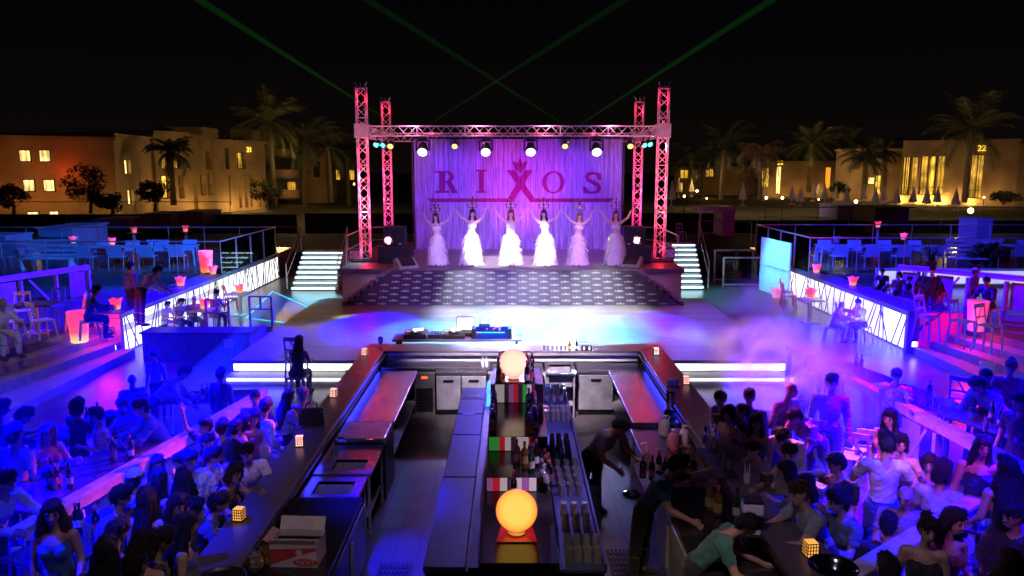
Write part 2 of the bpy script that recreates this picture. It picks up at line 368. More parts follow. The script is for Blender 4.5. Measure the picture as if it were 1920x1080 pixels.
# curtain with the large emblem: pleated sheet, emblem faces cut from the same pleats
CX0, CX1, CZ0, CZ1, CY = -4.0, 4.5, 1.46, 5.95, 32.0
def pleat(x):
    return .06*np.sin(x*31+1.3*np.sin(x*3.1))+.035*np.sin(x*67+2*np.sin(x*5.3))+.05*np.sin(x*11.7+.6)
def sheet(mask, nx, nz, off, name, m, parent):
    xs = np.linspace(CX0,CX1,nx+1); zs = np.linspace(CZ0,CZ1,nz+1)
    y = pleat(xs)
    idx = {}; vs = []; fs = []
    def vid(i,k):
        q = idx.get((i,k))
        if q is None: q = idx[(i,k)] = len(vs); vs.append((xs[i], y[i]+off+.01*math.sin(zs[k]*1.7+i*.05), zs[k]))
        return q
    for k in range(nz):
        for i in range(nx):
            if mask is None or mask[k,i]: fs.append((vid(i,k),vid(i+1,k),vid(i+1,k+1),vid(i,k+1)))
    me = bpy.data.meshes.new(name); me.from_pydata(vs,[],fs); me.materials.append(m); me.polygons.foreach_set('use_smooth',[True]*len(me.polygons))
    o = bpy.data.objects.new(name, me); COL.objects.link(o); o.parent = parent; o.location = (0,-CY,0) if False else (0,0,0); return o
def inpoly(X, Y, P):
    r = np.zeros(X.shape, bool); n = len(P)
    for i in range(n):
        x0,y0 = P[i]; x1,y1 = P[(i+1)%n]
        if y0 == y1: continue
        c = ((Y >= min(y0,y1)) & (Y < max(y0,y1)))
        r ^= c & (X < x0+(Y-y0)*(x1-x0)/(y1-y0))
    return r
NX, NZ = 760, 400
gx = np.linspace(CX0,CX1,NX+1); gz = np.linspace(CZ0,CZ1,NZ+1); cx, cz = np.meshgrid((gx[:-1]+gx[1:])/2,(gz[:-1]+gz[1:])/2)
# emblem drawn in a flat layout of its own: 1 unit = 1/127 m
ux = 977+(cx-.335)*128.0; uy = 545-(cz-4.215)*128.0
M = np.zeros(cx.shape,bool); PL = lambda *p: inpoly(ux,uy,p); RC = lambda a,b,c,d: (ux>=a)&(ux<=b)&(uy>=c)&(uy<=d)
EL = lambda x,y,a,b: ((ux-x)/a)**2+((uy-y)/b)**2 <= 1
M |= RC(552,584,487,600)|RC(530,590,487,496)|RC(530,606,590,600)|(EL(590,517,40,31)&~EL(586,517,20,22)&(ux>575))|RC(580,592,487,496)|PL((590,545),(616,541),(648,596),(648,601),(616,601))
M |= RC(760,787,480,600)|RC(746,800,480,489)|RC(746,800,591,600)
M |= EL(1151,545,59,58)&~EL(1151,545,36,50)
sp = [(1393,522),(1384,506),(1362,497),(1338,501),(1326,516),(1334,533),(1358,545),(1382,558),(1392,576),(1382,593),(1355,601),(1330,596),(1316,578)]
for (a,b),(c_,d) in zip(sp,sp[1:]):
    L2 = (c_-a)**2+(d-b)**2; tt = np.clip(((ux-a)*(c_-a)+(uy-b)*(d-b))/L2,0,1); mid = (b+d)/2
    w_ = 6.5 if (mid < 506 or mid > 592) else 10.5
    M |= (ux-a-tt*(c_-a))**2+(uy-b-tt*(d-b))**2 < w_**2
M |= RC(1391,1399,495,528)|RC(1309,1317,570,602)
M |= PL((905,482),(950,482),(1054,629),(1472,629),(1448,649),(1030,649))|PL((1042,482),(1000,482),(912,629),(482,629),(508,649),(938,649))
M |= PL((975,418),(991,450),(975,502),(959,450))|PL((933,434),(958,441),(971,502),(948,474))|PL((1017,434),(992,441),(979,502),(1002,474))
t = thing('stage_curtain', 'pleated pale curtain with large crimson lettered emblem at the back of the stage', 'curtain', (0,CY,0))
CURT = mat('curtain_cloth', (.42,.36,.5), .75, 0, .5, 9, .1, stretch=(3,1,.15), sheen=.3)
sheet(~M, NX, NZ, 0, 'cloth', CURT, t)
sheet(M, NX, NZ, 0, 'emblem', mat('emblem_dye', (.32,.004,.14), .75, 0, .2, 9, stretch=(3,1,.15)), t)
MB().b2(CX0-.03,CX1+.03,-.03,.03,CZ1,CZ1+.07).build('hem_rail', BLACKM, t)
for x in (CX0-.06, CX1+.06): MB().b2(x-.03,x+.03,-.02,.02,1.46,CZ1+.07).build('upright', BLACKM, t)

# truss
def lattice(mb, p0, p1, w, n, r=.026):
    p0, p1 = Vector(p0), Vector(p1); d = (p1-p0).normalized(); up = Vector((0,0,1)) if abs(d.z) < .9 else Vector((0,1,0))
    a = d.cross(up).normalized()*(w/2); b = d.cross(a).normalized()*(w/2)
    C = [a+b,a-b,-a-b,-a+b]
    for c in C: mb.cyl(p0+c, p1+c, r, n=8)
    L_ = (p1-p0).length
    for k in range(4):
        c0, c1 = C[k], C[(k+1)%4]
        for i in range(n):
            q0, q1 = p0+d*(L_*i/n), p0+d*(L_*(i+1)/n)
            if i % 2: c0_, c1_ = c1, c0
            else: c0_, c1_ = c0, c1
            mb.cyl(q0+c0_, q1+c1_, r*.6, n=6, caps=False)
        for i in range(0,n+1,5): mb.cyl(p0+d*(L_*i/n)+c0, p0+d*(L_*i/n)+c1, r*.6, n=6, caps=False)
    return mb
towers = [(-5.32,28.0,'front left'),(5.36,28.0,'front right'),(-5.45,34.2,'rear left'),(5.5,34.2,'rear right')]
for i, (x, y, w) in enumerate(towers):
    t = thing('truss_tower', f'tall lattice truss tower glowing red, {w} corner of the stage', 'truss tower', (x,y,1.46), 0, 'truss towers at the stage corners')
    lattice(MB(), (0,0,.12), (0,0,6.1), .34, 18, .02).build('lattice', ALU, t, smooth=True)
    MB().b2(-.45,.45,-.45,.45,0,.06).build('base_plate', BLACKM, t, bevel=.01)
    MB().b2(-.24,.24,-.24,.24,4.4,4.9).build('sleeve_block', mat('sleeve_plate', (.6,.5,.52), .5, .3, .2, 4), t, bevel=.015)
    tp = MB().b2(-.2,.2,-.2,.2,6.1,6.16); tp.cyl((-.12,0,6.16),(-.2,0,6.34),.025); tp.cyl((.12,0,6.16),(.2,0,6.34),.025); tp.cyl((0,-.12,6.16),(0,-.12,6.3),.03)
    tp.build('top_cap', STEELR, t)
    MB().cyl((0,0,.07),(0,0,.32),.12,.1,14).build('uplight', BLACKM, t)
BZ = 6.1
for p0, p1, lab, nm in (((-5.05,28,BZ),(5.1,28,BZ),'long horizontal lattice truss across the front of the stage',30),((-5.2,34.2,BZ),(5.25,34.2,BZ),'horizontal lattice truss behind the curtain top',30),
        ((-5.33,28.3,BZ),(-5.44,33.9,BZ),'lattice truss running back along the left side of the stage',16),((5.37,28.3,BZ),(5.49,33.9,BZ),'lattice truss running back along the right side of the stage',16)):
    o = lattice(MB(), p0, p1, .34, nm, .02).build('truss_beam', ALU, smooth=True); tag(o, lab, 'truss beam', 'truss beams over the stage')

# moving heads on the front beam
def moving_head(x, colr, st, label, big, y=28.0, z=5.9):
    s = 1 if big else .62
    t = thing('stage_light', label, 'stage light', (x,y-.05,z), 0, 'stage lights hanging from the front truss', s)
    MB().b2(-.16,.16,-.12,.12,-.14,0).build('base', BLACK, t, bevel=.02)
    y_ = MB().b2(-.25,-.2,-.07,.07,-.5,-.1); y_.b2(.2,.25,-.07,.07,-.5,-.1); y_.b2(-.25,.25,-.07,.07,-.16,-.11); y_.build('yoke', BLACK, t, bevel=.015)
    hd = MB(); d = Vector((0,-.8,-.6)); c = Vector((0,0,-.42))
    hd.cyl(c-d*.22, c+d*.05, .13, .19, 18); hd.cyl(c+d*.05, c+d*.2, .19, .18, 18); h = hd.build('lamp_head', BLACK, t, smooth=True)
    MB().cyl(c+d*.2, c+d*.22, .165, .165, 20).build('lens', emis('lens_'+label[:18], colr, st), h)
xs = [(793,'blue'),(911,'blue'),(995,'blue'),(1118,'blue')]
nth = ['leftmost','second from the left','third from the left','rightmost']
for (px, c), w in zip(xs, nth):
    moving_head(atd(px,272,28).x, (.42,.5,1), 5, f'large blue lit moving head, {w} of the four big ones', True)
for px, w in ((733,'beside the front left tower'),(853,'between the two left big heads'),(1059,'between the two right big heads'),(1181,'beside the front right tower')):
    moving_head(atd(px,272,28).x, (1,.85,.22), 1.5, f'small yellow lit moving head {w}', False)
def par_can(p, label, col, st, tgt):
    t = thing('par_light', label, 'spotlight', p, 0, 'cyan spotlights under the side trusses')
    d = (Vector(tgt)-Vector(p)).normalized(); c = MB(); c.cyl(-d*.14, d*.1, .075, .1, 14); c.build('can', BLACK, t, smooth=True)
    MB().cyl(d*.1, d*.115, .09, .09, 14).build('lens', emis('cyan_lens', (.12,1,.95), 2.5), t)
    MB().b2(-.02,.02,-.02,.02,.07,.3).build('clamp', BLACK, t)
for px, py, d, w in ((707,269,29,'left side truss, outer'),(720,270,30.5,'left side truss, inner'),(1207,270,30.5,'right side truss, inner'),(1217,268,29,'right side truss, outer')):
    p = atd(px,py,d); par_can(p, f'bright cyan spotlight under the {w} one of the pair', (.15,1,.95), 30, (p.x*1.6, 22, .5))

# speakers
SPK = mat('speaker_black', (.025,.022,.024), .55, 0, .2, 8); GRILL = mat('speaker_grille', (.016,.015,.016), .7, 0, .5, 90, .4)
def speaker(name, label, p, w, d, h, group, sub):
    t = thing(name, label, 'speaker', p, 0, group)
    MB().b2(-w/2,w/2,-d/2,d/2,0,h).build('cabinet', SPK, t, bevel=.02)
    MB().b2(-w/2+.03,w/2-.03,-d/2-.012,-d/2-.001,.03,h-.03).build('grille', GRILL, t)
    for s in (-1,1): MB().b2(s*(w/2+.001)-.006,s*(w/2+.001)+.006,-.08,.08,h*.6,h*.68).build('handle', BLACK, t)
    MB().b2(-.05,.05,-d/2-.016,-d/2-.013,.06,.1).build('badge', STEELR, t)
for sx, side in ((-1,'left'),(1,'right')):
    xc = atd(742 if sx < 0 else 1187,478,27.6).x
    speaker('subwoofer', f'wide black subwoofer on the {side} side block of the stage', (xc,27.6,1.46), 1.2, .7, .6, 'subwoofers beside the stage', True)
    for k, w in ((-1,'outer' if sx < 0 else 'inner'),(1,'inner' if sx < 0 else 'outer')):
        speaker('loudspeaker', f'black loudspeaker on the {side} subwoofer, {w} one of the pair', (xc+k*.2,27.62,2.062), .38, .45, .7, 'loudspeakers stacked on the subwoofers', False)
def wedge(label, p, rz):
    t = thing('monitor_wedge', label, 'speaker', p, rz, 'floor monitors at the stage edge')
    b = MB(); w = .34
    prof = [(-.28,0),(.28,0),(.28,.28),(.12,.36),(-.28,.1)]
    b.add([(-w,y,z) for y,z in prof]+[(w,y,z) for y,z in prof], [(4,3,2,1,0),(5,6,7,8,9)]+[(i,(i+1)%5,5+(i+1)%5,5+i) for i in range(5)])
    b.build('cabinet', mat('monitor_grey', (.35,.33,.3), .5, 0, .2, 5), t, bevel=.012)
    MB().bar((0,-.26,.115),(0,.1,.36),.5,.02,(0,-.6,.8)).build('grille', GRILL, t)
    MB().b2(-w-.006,-w-.001,-.06,.1,.12,.2).build('handle', BLACK, t)
wedge('grey floor monitor on the front left corner of the stage', (atz(765,500,1.46).x,25.95,1.46), .5)
wedge('low red lit floor monitor on the right corner of the stage', (atz(1180,497,1.46).x,26.35,1.46), -.4)
# mixer, amp and cable bits on the side blocks
for (px,py,lab) in ((668,487,'flight case amplifier at the foot of the front left tower'),(1253,484,'flight case amplifier at the foot of the front right tower')):
    p = atz(px,py,1.46); t = thing('amplifier_rack', lab, 'amplifier', p)
    MB().b2(-.22,.22,-.2,.2,0,.4).build('case', BLACK, t, bevel=.015); MB().b2(-.19,.19,-.215,-.201,.05,.35).build('front_panel', STEELR, t)
    for s in (-.12,.12): MB().cyl((s,-.216,.2),(s,-.235,.2),.025).build('knob', BLACK, t)

# stairs beside the stage, each with glowing nosings, and metal railings
TREAD = mat('stair_tread', (.3,.31,.33), .5, 0, .2, 5)
def stairs(label, x0, x1, y0, y1, z0, z1, n, sk):
    t = thing('lit_stairs', label, 'stairs', (x0,y0,z0), 0, 'lit stairs beside the stage')
    W = x1-x0
    for k in range(n):
        ya = (y1-y0)*k/n; za = (z1-z0)*(k+1)/n; o = sk*k/n
        MB().b2(o,W+o,ya,(y1-y0)+.02*k+.3,(z1-z0)*k/n,za).build('tread', TREAD, t, bevel=.006)
        MB().b2(o+.05,W+o-.05,ya-.018,ya-.002,za-.075,za-.025).build('light_strip', emis('stair_strip', (.55,.92,1), 7), t)
stairs('white glowing stairs climbing left of the stage', -8.75,-6.95,30.2,34.0,0,1.18,8,-.45)
stairs('white glowing stairs climbing right of the stage', 6.55,7.65,30.4,35.0,0,1.42,9,.65)
def pipe_rail(label, pts, h, name='stair_railing'):
    p0 = Vector(pts[0]); t = thing(name, label, 'railing', p0); P = [Vector(p)-p0 for p in pts]; U = Vector((0,0,h))
    for a, b in zip(P,P[1:]):
        MB().cyl(a+U,b+U,.025,n=8).build('handrail', TEALM, t, smooth=True)
        MB().cyl(a+U*.5,b+U*.5,.014,n=6).build('middle_rail', TEALM, t, smooth=True)
    for a in P: MB().cyl(a,a+U,.022,n=8).build('post', TEALM, t, smooth=True)
pipe_rail('dark pipe railing on the outer edge of the left stairs', [(-8.85,30.1,.1),(-9.3,34.0,1.2),(-10.6,34.6,1.2)], 1.0)
pipe_rail('dark pipe railing between the left stairs and the stage', [(-6.75,29.6,.1),(-7.2,33.8,1.2)], 1.05)
pipe_rail('pipe railing at the back of the left side block', [(-5.8,27.0,1.46),(-5.8,30.5,1.46),(-4.6,31.4,1.46)], 1.0)
pipe_rail('pipe railing at the back of the right side block', [(5.85,27.2,1.46),(5.85,30.5,1.46),(4.8,31.4,1.46)], 1.0)
pipe_rail('dark pipe railing on the outer edge of the right stairs', [(7.75,30.2,.1),(8.4,34.8,1.4),(10.9,35.2,1.3)], 1.05)
# gates and white board on the right
def frame_gate(label, p0, p1, h):
    p0, p1 = Vector(p0), Vector(p1); t = thing('glass_gate', label, 'gate', p0); b = p1-p0
    for q in (Vector(), b): MB().bar(q, q+Vector((0,0,h)), .06, .06).build('post', STEELR, t)
    MB().bar(Vector((0,0,h)), b+Vector((0,0,h)), .06, .06).build('top_rail', STEELR, t); MB().bar(Vector((0,0,.1)), b+Vector((0,0,.1)), .06, .06).build('bottom_rail', STEELR, t)
    MB().bar(Vector((0,0,h/2)), b+Vector((0,0,h/2)), .012, h-.2).build('pane', glass('smoked_glass', (.45,.5,.52), .2), t)
frame_gate('smoked glass gate beside the right stairs, further back one', (8.6,32.6,0),(10.2,32.6,0),1.35)
frame_gate('smoked glass gate in front of the other gate right of the stage', (8.6,31.2,0),(10.1,31.2,0),1.2)
t = thing('white_board_wall', 'tall white boarded panel at the end of the right lit wall', 'panel', (9.9,30.6,0))
for i in range(4):
    a = Vector((0,0,0)).lerp(Vector((.25,-2.6,0)), i/4); b = Vector((0,0,0)).lerp(Vector((.25,-2.6,0)), (i+.985)/4)
    MB().bar(a+Vector((0,0,1.05)), b+Vector((0,0,1.05)), .05, 2.1).build('board', mat('white_board', (.62,.68,.68), .6, 0, .1, 2), t)
MB().bar((-.04,0,1.05),(.21,-2.6,1.05),.03,.05).build('cross_rail', STEELR, t)
# ================================================================ THE BAR
TILE = tiles('bar_tiles', (.15,.125,.12), (.11,.095,.09), .3, .3, (.03,.03,.03), .35)
struct('bar_floor', MB().b2(-3.0,3.0,4.0,15.9,.0,.012), TILE)
t = thing('bar_counter', 'long dark stone bar counter running round three sides of the bar', 'bar counter', (0,15.7,0))
y0 = 4.2-15.7
ct = MB()
ct.prism([(-3.05,y0),(-2.56,y0),(-2.62,-.28),(-3.05,.36)], 1.1, 1.15); ct.build('counter_top', GRAN, t, bevel=.008)
MB().prism([(2.56,y0),(3.12,y0),(3.12,.36),(2.62,-.28)], 1.1, 1.15).build('counter_top', GRAN, t, bevel=.008)
MB().prism([(-3.046,.364),(-2.617,-.276),(2.617,-.276),(3.116,.364)], 1.1, 1.149).build('counter_top', GRAN, t, bevel=.008)
for sx in (-1,1):
    MB().b2(*sorted((sx*2.72,sx*2.98)),y0,.2,0,1.098).build('counter_wall', GRAN2, t)
    MB().b2(*sorted((sx*2.66,sx*2.715)),y0,-.3,.9,1.098).build('splash_back', STEELR, t)
    MB().b2(*sorted((sx*2.6,sx*2.57)) if sx<0 else sorted((2.57,2.6)),y0,-.3,1.06,1.098).build('counter_edge', mat('bronze_edge', (.16,.1,.07), .35, .7), t)
MB().b2(-2.7,2.7,0,.24,0,1.098).build('counter_wall', mat('far_counter_wall', (.6,.57,.58), .4, .0, .1, 3), t)
MB().b2(-2.58,2.58,-.22,-.18,.92,1.098).build('splash_back', mat('white_splash', (.75,.72,.74), .35, 0, .08, 3), t)
MB().b2(-2.56,2.56,-.295,-.27,1.06,1.11).build('counter_edge', STEELR, t)
for sx, ya, yb in ((-1,-4.2,-.8),(1,-4.2,-.8),(-1,-6.3,-5.5)):
    o = MB().b2(*sorted((sx*2.652,sx*2.635)),ya,yb,.96,1.04).build('blue_tube', emis('blue_tube', (.03,.03,1), 5), t)

def sheet_unit(name, label, cat, x0, x1, y0, y1, z, lip=True, m=STEEL, sink=None, legs=True, shelf=True, group=None):
    c = Vector(((x0+x1)/2,(y0+y1)/2,0)); t = thing(name, label, cat, c, 0, group)
    X0, X1, Y0, Y1 = x0-c.x, x1-c.x, y0-c.y, y1-c.y
    if sink:
        a, b, c_, d, dep = sink; a -= c.x; b -= c.x; c_ -= c.y; d -= c.y
        top = MB(); 
        for q in ((X0,X1,Y0,c_),(X0,X1,d,Y1),(X0,a,c_,d),(b,X1,c_,d)):
            if q[1]-q[0] > .005 and q[3]-q[2] > .005: top.b2(*q,z-.04,z)
        top.build('worktop', m, t)
        bs = MB(); bs.b2(a,b,c_,d,z-dep-.01,z-dep); bs.b2(a-.012,a,c_,d,z-dep,z-.002); bs.b2(b,b+.012,c_,d,z-dep,z-.002); bs.b2(a,b,c_-.012,c_,z-dep,z-.002); bs.b2(a,b,d,d+.012,z-dep,z-.002)
        bs.build('basin', STEELR, t)
    else: MB().b2(X0,X1,Y0,Y1,z-.04,z).build('worktop', m, t, bevel=.006)
    if shelf: MB().b2(X0+.05,X1-.05,Y0+.03,Y1-.03,.25,.28).build('shelf', STEELR, t)
    if legs:
        for x in (X0+.04,X1-.04):
            for y in (Y0+.04,Y1-.04): MB().cyl((x,y,0.012),(x,y,z-.04),.02,n=8).build('leg', STEELR, t)
    return t
def fridge(label, x0, x1, y0, y1, z, face, ndoor, m=STEELR, topm=None):
    c = Vector(((x0+x1)/2,(y0+y1)/2,.012)); t = thing('undercounter_fridge', label, 'fridge', c); X, Y = (x1-x0)/2, (y1-y0)/2
    MB().b2(-X,X,-Y,Y,.06,z-.05).build('body', DARK, t)
    MB().b2(-X-.005,X+.005,-Y-.005,Y+.005,z-.048,z).build('top', topm or STEEL, t, bevel=.006)
    for i in range(ndoor):
        if face == 'y':
            a, b = -X+2*X*i/ndoor+.015, -X+2*X*(i+1)/ndoor-.015
            dr = MB().b2(a,b,-Y-.03,-Y-.001,.12,z-.08).build('door', m, t, bevel=.006)
            MB().b2((a+b)/2-.1,(a+b)/2+.1,-Y-.042,-Y-.031,z-.2,z-.15).build('handle', BLACKM, dr)
        else:
            s = face; a, b = -Y+2*Y*i/ndoor+.015, -Y+2*Y*(i+1)/ndoor-.015
            dr = MB().b2(*sorted((s*(X+.001),s*(X+.03))),a,b,.12,z-.08).build('door', m, t, bevel=.006)
            MB().b2(*sorted((s*(X+.03),s*(X+.06))),a+.03,a+.06,.25,z-.15).build('handle', STEELR, dr)
    MB().b2(-X+.02,X-.02,-Y+.02,Y-.02,0,.06).build('plinth', BLACK, t)
    return t
# left run, far to near
sheet_unit('work_table', 'long mirror bright steel work table on the left, at the far end of the bar', 'work table', -2.63,-1.86,11.75,14.85,.9)
MB_ = MB
t = thing('ice_bin', 'steel ice bin with a black lid, left run between table and sink', 'ice bin', (-2.22,11.2,.012))
MB().b2(-.4,.36,-.38,.38,0,.86).build('body', BLACK, t); MB().b2(-.36,.36,-.36,.36,.93,.95).build('lid', STEELR, t, bevel=.008); MB().b2(-.34,.34,-.39,-.362,.9,.94).build('front_lip', CHROME, t)
sheet_unit('sink_unit', 'steel sink unit with one shallow basin, left run behind the black counter', 'sink', -2.63,-1.86,9.7,10.75,.88, sink=(-2.42,-1.98,9.85,10.2,.22))
sheet_unit('sink_unit', 'small deep steel sink next to the black counter, left run', 'sink', -2.63,-1.9,9.0,9.66,.86, sink=(-2.5,-2.02,9.1,9.5,.3))
t = thing('faucet', 'small chrome tap on the wall side of the left sink', 'tap', (-2.5,10.35,.88)); MB().tube([(0,0,0),(0,0,.2),(.05,0,.26),(.16,0,.25),(.18,0,.2)],.014).build('spout', CHROME, t, smooth=True); MB().cyl((0,.07,0),(0,.07,.07),.018).build('handle', CHROME, t)
fridge('black topped low fridge with steel handles at the near end of the left run', -2.63,-1.82,5.2,8.9,.9,1,4, m=mat('dark_steel', (.12,.11,.12), .3, .9), topm=mat('black_glossy', (.02,.018,.02), .12, 0, .3, 3))
# far run
fridge('steel fridge with two doors under the far counter', -1.5,-.5,14.75,15.42,.88,'y',2)
t = thing('ice_machine', 'dark louvred machine left of the two door fridge', 'machine', (-1.72,15.08,.012)); MB().b2(-.2,.2,-.32,.32,0,.84).build('body', mat('machine_grey', (.22,.2,.2), .4, .5), t)
lv = MB(); [lv.bar((-.16,-.335,.12+.06*k),(.16,-.335,.12+.06*k),.02,.03) for k in range(8)]; lv.build('louvre', BLACK, t); MB().b2(-.06,.06,-.326,-.322,.74,.79).build('display', emis('red_led', (1,.1,.02), 2), t)
sheet_unit('work_table', 'short steel work table above the far fridge', 'work table', -2.6,-.42,14.9,15.44,.935, legs=False, shelf=False)
sheet_unit('work_table', 'small steel table with syrup bottles, behind the far globe lamp', 'work table', -.4,.62,14.8,15.44,.9)
sheet_unit('sink_unit', 'steel sink standing at the far counter right of the globe lamp', 'sink', .66,1.25,14.55,15.44,.92, sink=(.74,1.17,14.66,15.2,.3))
fridge('plain steel cabinet right of the far sink', 1.3,2.0,14.75,15.42,.9,'y',1)
# right run
sheet_unit('work_table', 'long mirror bright steel work table on the right, at the far end of the bar', 'work table', 1.9,2.63,11.7,15.4,.9)
sheet_unit('cocktail_station', 'steel cocktail station crowded with jugs and bottles, right run', 'work table', 1.85,2.63,9.3,11.62,.84, m=mat('station_steel', (.2,.18,.19), .35, .8))
fridge('low fridge with a yellow lit front at the near end of the right run', 1.85,2.63,5.0,9.2,.9,-1,5, m=mat('pale_steel', (.6,.56,.4), .4, .6), topm=MATS['black_glossy'])

# ---- island
ISL = mat('blue_steel', (.035,.045,.15), .45, .25, .3, 2.5, .08, spec=.25)
t = thing('bar_island', 'long bar island with steel lids and a stepped bottle display in the middle', 'bar island', (0,10.4,.012))
MB().b2(-.88,.94,-3.1,3.2,0,.82).build('body', mat('island_black', (.015,.014,.018), .35, .2), t)
MB().b2(-.92,.98,-3.18,3.25,.0,.05).build('plinth', BLACK, t)
ys = [3.25,2.55,1.75,.75,-.85,-3.15]
for a, b in zip(ys[1:], ys): MB().b2(-.9,-.47,a+.008,b-.008,.822,.888).build('lid', ISL, t, bevel=.012)
MB().b2(-.45,-.34,-3.1,3.2,.82,.86).build('gutter', mat('gutter_dark', (.03,.03,.06), .25, .6), t)
MB().b2(.5,.96,-3.15,3.25,.822,.87).build('glass_shelf', ISL, t, bevel=.01)
MB().b2(.93,.96,-3.15,3.25,.87,.93).build('shelf_lip', ISL, t)
STEPB = mat('display_black', (.02,.015,.02), .2, 0, .3, 6)
for (a, b, z) in ((1.05,1.95,1.588),(-.45,1.05,1.29),(-1.35,-.45,1.09),(-3.1,-1.35,.91)):
    MB().b2(-.33,.48,a,b,.83,z).build('display_step', STEPB, t, bevel=.006)
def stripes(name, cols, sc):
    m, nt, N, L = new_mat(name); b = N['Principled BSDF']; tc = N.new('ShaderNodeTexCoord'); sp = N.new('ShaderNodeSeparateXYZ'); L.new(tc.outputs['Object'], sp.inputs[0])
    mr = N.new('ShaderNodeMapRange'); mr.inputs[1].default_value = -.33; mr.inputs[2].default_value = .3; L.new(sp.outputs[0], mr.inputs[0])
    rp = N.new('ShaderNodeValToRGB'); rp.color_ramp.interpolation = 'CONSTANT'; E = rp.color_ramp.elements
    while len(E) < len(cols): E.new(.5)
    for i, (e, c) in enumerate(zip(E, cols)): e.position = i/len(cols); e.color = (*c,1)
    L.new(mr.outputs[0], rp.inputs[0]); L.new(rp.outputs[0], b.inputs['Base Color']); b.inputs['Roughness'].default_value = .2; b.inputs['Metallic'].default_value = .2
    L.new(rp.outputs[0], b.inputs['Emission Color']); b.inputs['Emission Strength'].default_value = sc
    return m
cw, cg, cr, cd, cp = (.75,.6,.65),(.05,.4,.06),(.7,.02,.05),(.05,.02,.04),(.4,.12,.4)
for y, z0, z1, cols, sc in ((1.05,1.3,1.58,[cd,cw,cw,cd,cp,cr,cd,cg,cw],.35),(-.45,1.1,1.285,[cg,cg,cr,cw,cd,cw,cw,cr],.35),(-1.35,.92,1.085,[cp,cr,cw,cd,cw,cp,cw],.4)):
    MB().b2(-.31,.3,y-.014,y-.002,z0,z1).build('painted_reflection', stripes('striped_glass_%d' % int(z1*100), cols, sc), t)  # mirror reflections painted on the risers as coloured, faintly glowing stripes
for x in (-.4,.44):
    MB().cyl((x,2.6,1.0),(x,3.15,1.0),.05,n=12).build('blue_lamp', emis('blue_lamp', (.02,.1,1), 7), t, smooth=True)
MB().b2(-.44,-.36,2.2,3.1,.862,.87).build('blue_lamp', MATS['blue_lamp'], t)
for y, x in ((1.9,-.7),(2.9,-.66)):
    p = MB().b2(-.1,.1,-.07,.07,0,.004).build('paper_sheet', WHITE, loc=(x,10.4+y-.2,.903)); p.rotation_euler = (0,0,.1); tag(p, 'sheet of paper lying on the blue steel lid, '+('nearer one' if y < 2 else 'further one'), 'paper')
# globes
def globe(label, c, col, edge, st, ped):
    t = thing('globe_lamp', label, 'lamp', (c[0],c[1],ped))
    MB().ell((0,0,c[2]-ped),(.225,.225,.225),36,22).build('globe', emis('globe_'+label[8:13], col, st, edge), t, smooth=2)
    MB().cyl((0,0,0),(0,0,.03),.1,n=20).build('base', STEELR, t)
    sk = MB(); sk.prism([(-.22,-.2),(.22,-.2),(.17,.2),(-.17,.2)], .0, .012); sk.build('tray', mat('red_acrylic', (.6,.02,.02), .2), t)
    return t
globe('glowing orange globe lamp standing at the near end of the island', (.05,7.92,1.2), (1,.56,.1), (1,.16,.0), 1.25, .925)
globe('glowing peach globe lamp on top of the bottle display', (.02,11.7,1.86), (1,.72,.52), (1,.26,.2), 1.25, 1.602)

# ---- bottles and glasses (lathe)
def bottle_proto(name, glassm, labm, prof, lab):
    t = thing(name, 'x', 'bottle', (0,0,-50)); MB().lathe(prof, 14).build('glass_body', glassm, t, smooth=True)
    r, z0, z1 = lab; MB().cyl((0,0,z0),(0,0,z1),r+.001,n=16,caps=False).build('paper_label', labm, t, smooth=True)
    R_, zt = prof[-2][0], prof[-1][1]; MB().cyl((0,0,zt-.03),(0,0,zt+.006),R_+.002,n=10).build('cap', BLACK if 'green' in name else mat('cap_'+name, (.5,.1,.1), .4), t, smooth=True)
    return t
WP = [(0,0),(.037,.0),(.038,.01),(.038,.19),(.033,.215),(.014,.25),(.0135,.31),(.0145,.315),(.0,.315)]
SPp = [(0,0),(.042,0),(.043,.01),(.043,.17),(.037,.2),(.015,.225),(.014,.285),(.016,.29),(0,.29)]
def bglass(n, c, r=.06): return mat(n, c, r, 0, .1, 5, spec=.8, coat=.6)
P_GREEN = bottle_proto('green_bottle', bglass('bottle_green', (.01,.05,.015)), mat('label_cream', (.55,.5,.42), .6), WP, (.038,.06,.14))
P_DARK = bottle_proto('wine_bottle', bglass('bottle_dark', (.008,.006,.008)), mat('label_white', (.6,.58,.58), .6), WP, (.038,.05,.13))
P_CLEAR = bottle_proto('clear_bottle', glass('bottle_clear', (.75,.78,.82), .5), mat('label_red', (.5,.05,.06), .5), SPp, (.043,.04,.13))
P_AMBER = bottle_proto('amber_bottle', bglass('bottle_amber', (.22,.09,.01)), mat('label_gold', (.5,.38,.12), .5), SPp, (.043,.04,.13))
P_PINK = bottle_proto('pink_bottle', bglass('bottle_pink', (.4,.06,.12)), mat('label_pale', (.6,.5,.52), .5), SPp, (.043,.04,.13))
PROTOS = [P_GREEN,P_DARK,P_CLEAR,P_AMBER,P_PINK]; USED = set(); KN = ['green glass bottle','dark wine bottle','clear glass bottle','amber bottle','pink bottle']
def put(proto, loc, rz, label, group=None, scale=1.0):
    if proto.name not in USED: 
        USED.add(proto.name); o = proto; o.location = loc; o.rotation_euler = (0,0,rz); o.scale = (scale,)*3
        o['label'] = label
        if group: o['group'] = group
        return o
    return dup(proto, loc, rz, label, group, scale)
rb = random.Random(4)
def lvl(y): y -= 10.4; return .012+(1.588 if y > 1.05 else 1.29 if y > -.45 else 1.09 if y > -1.35 else .91)+.001
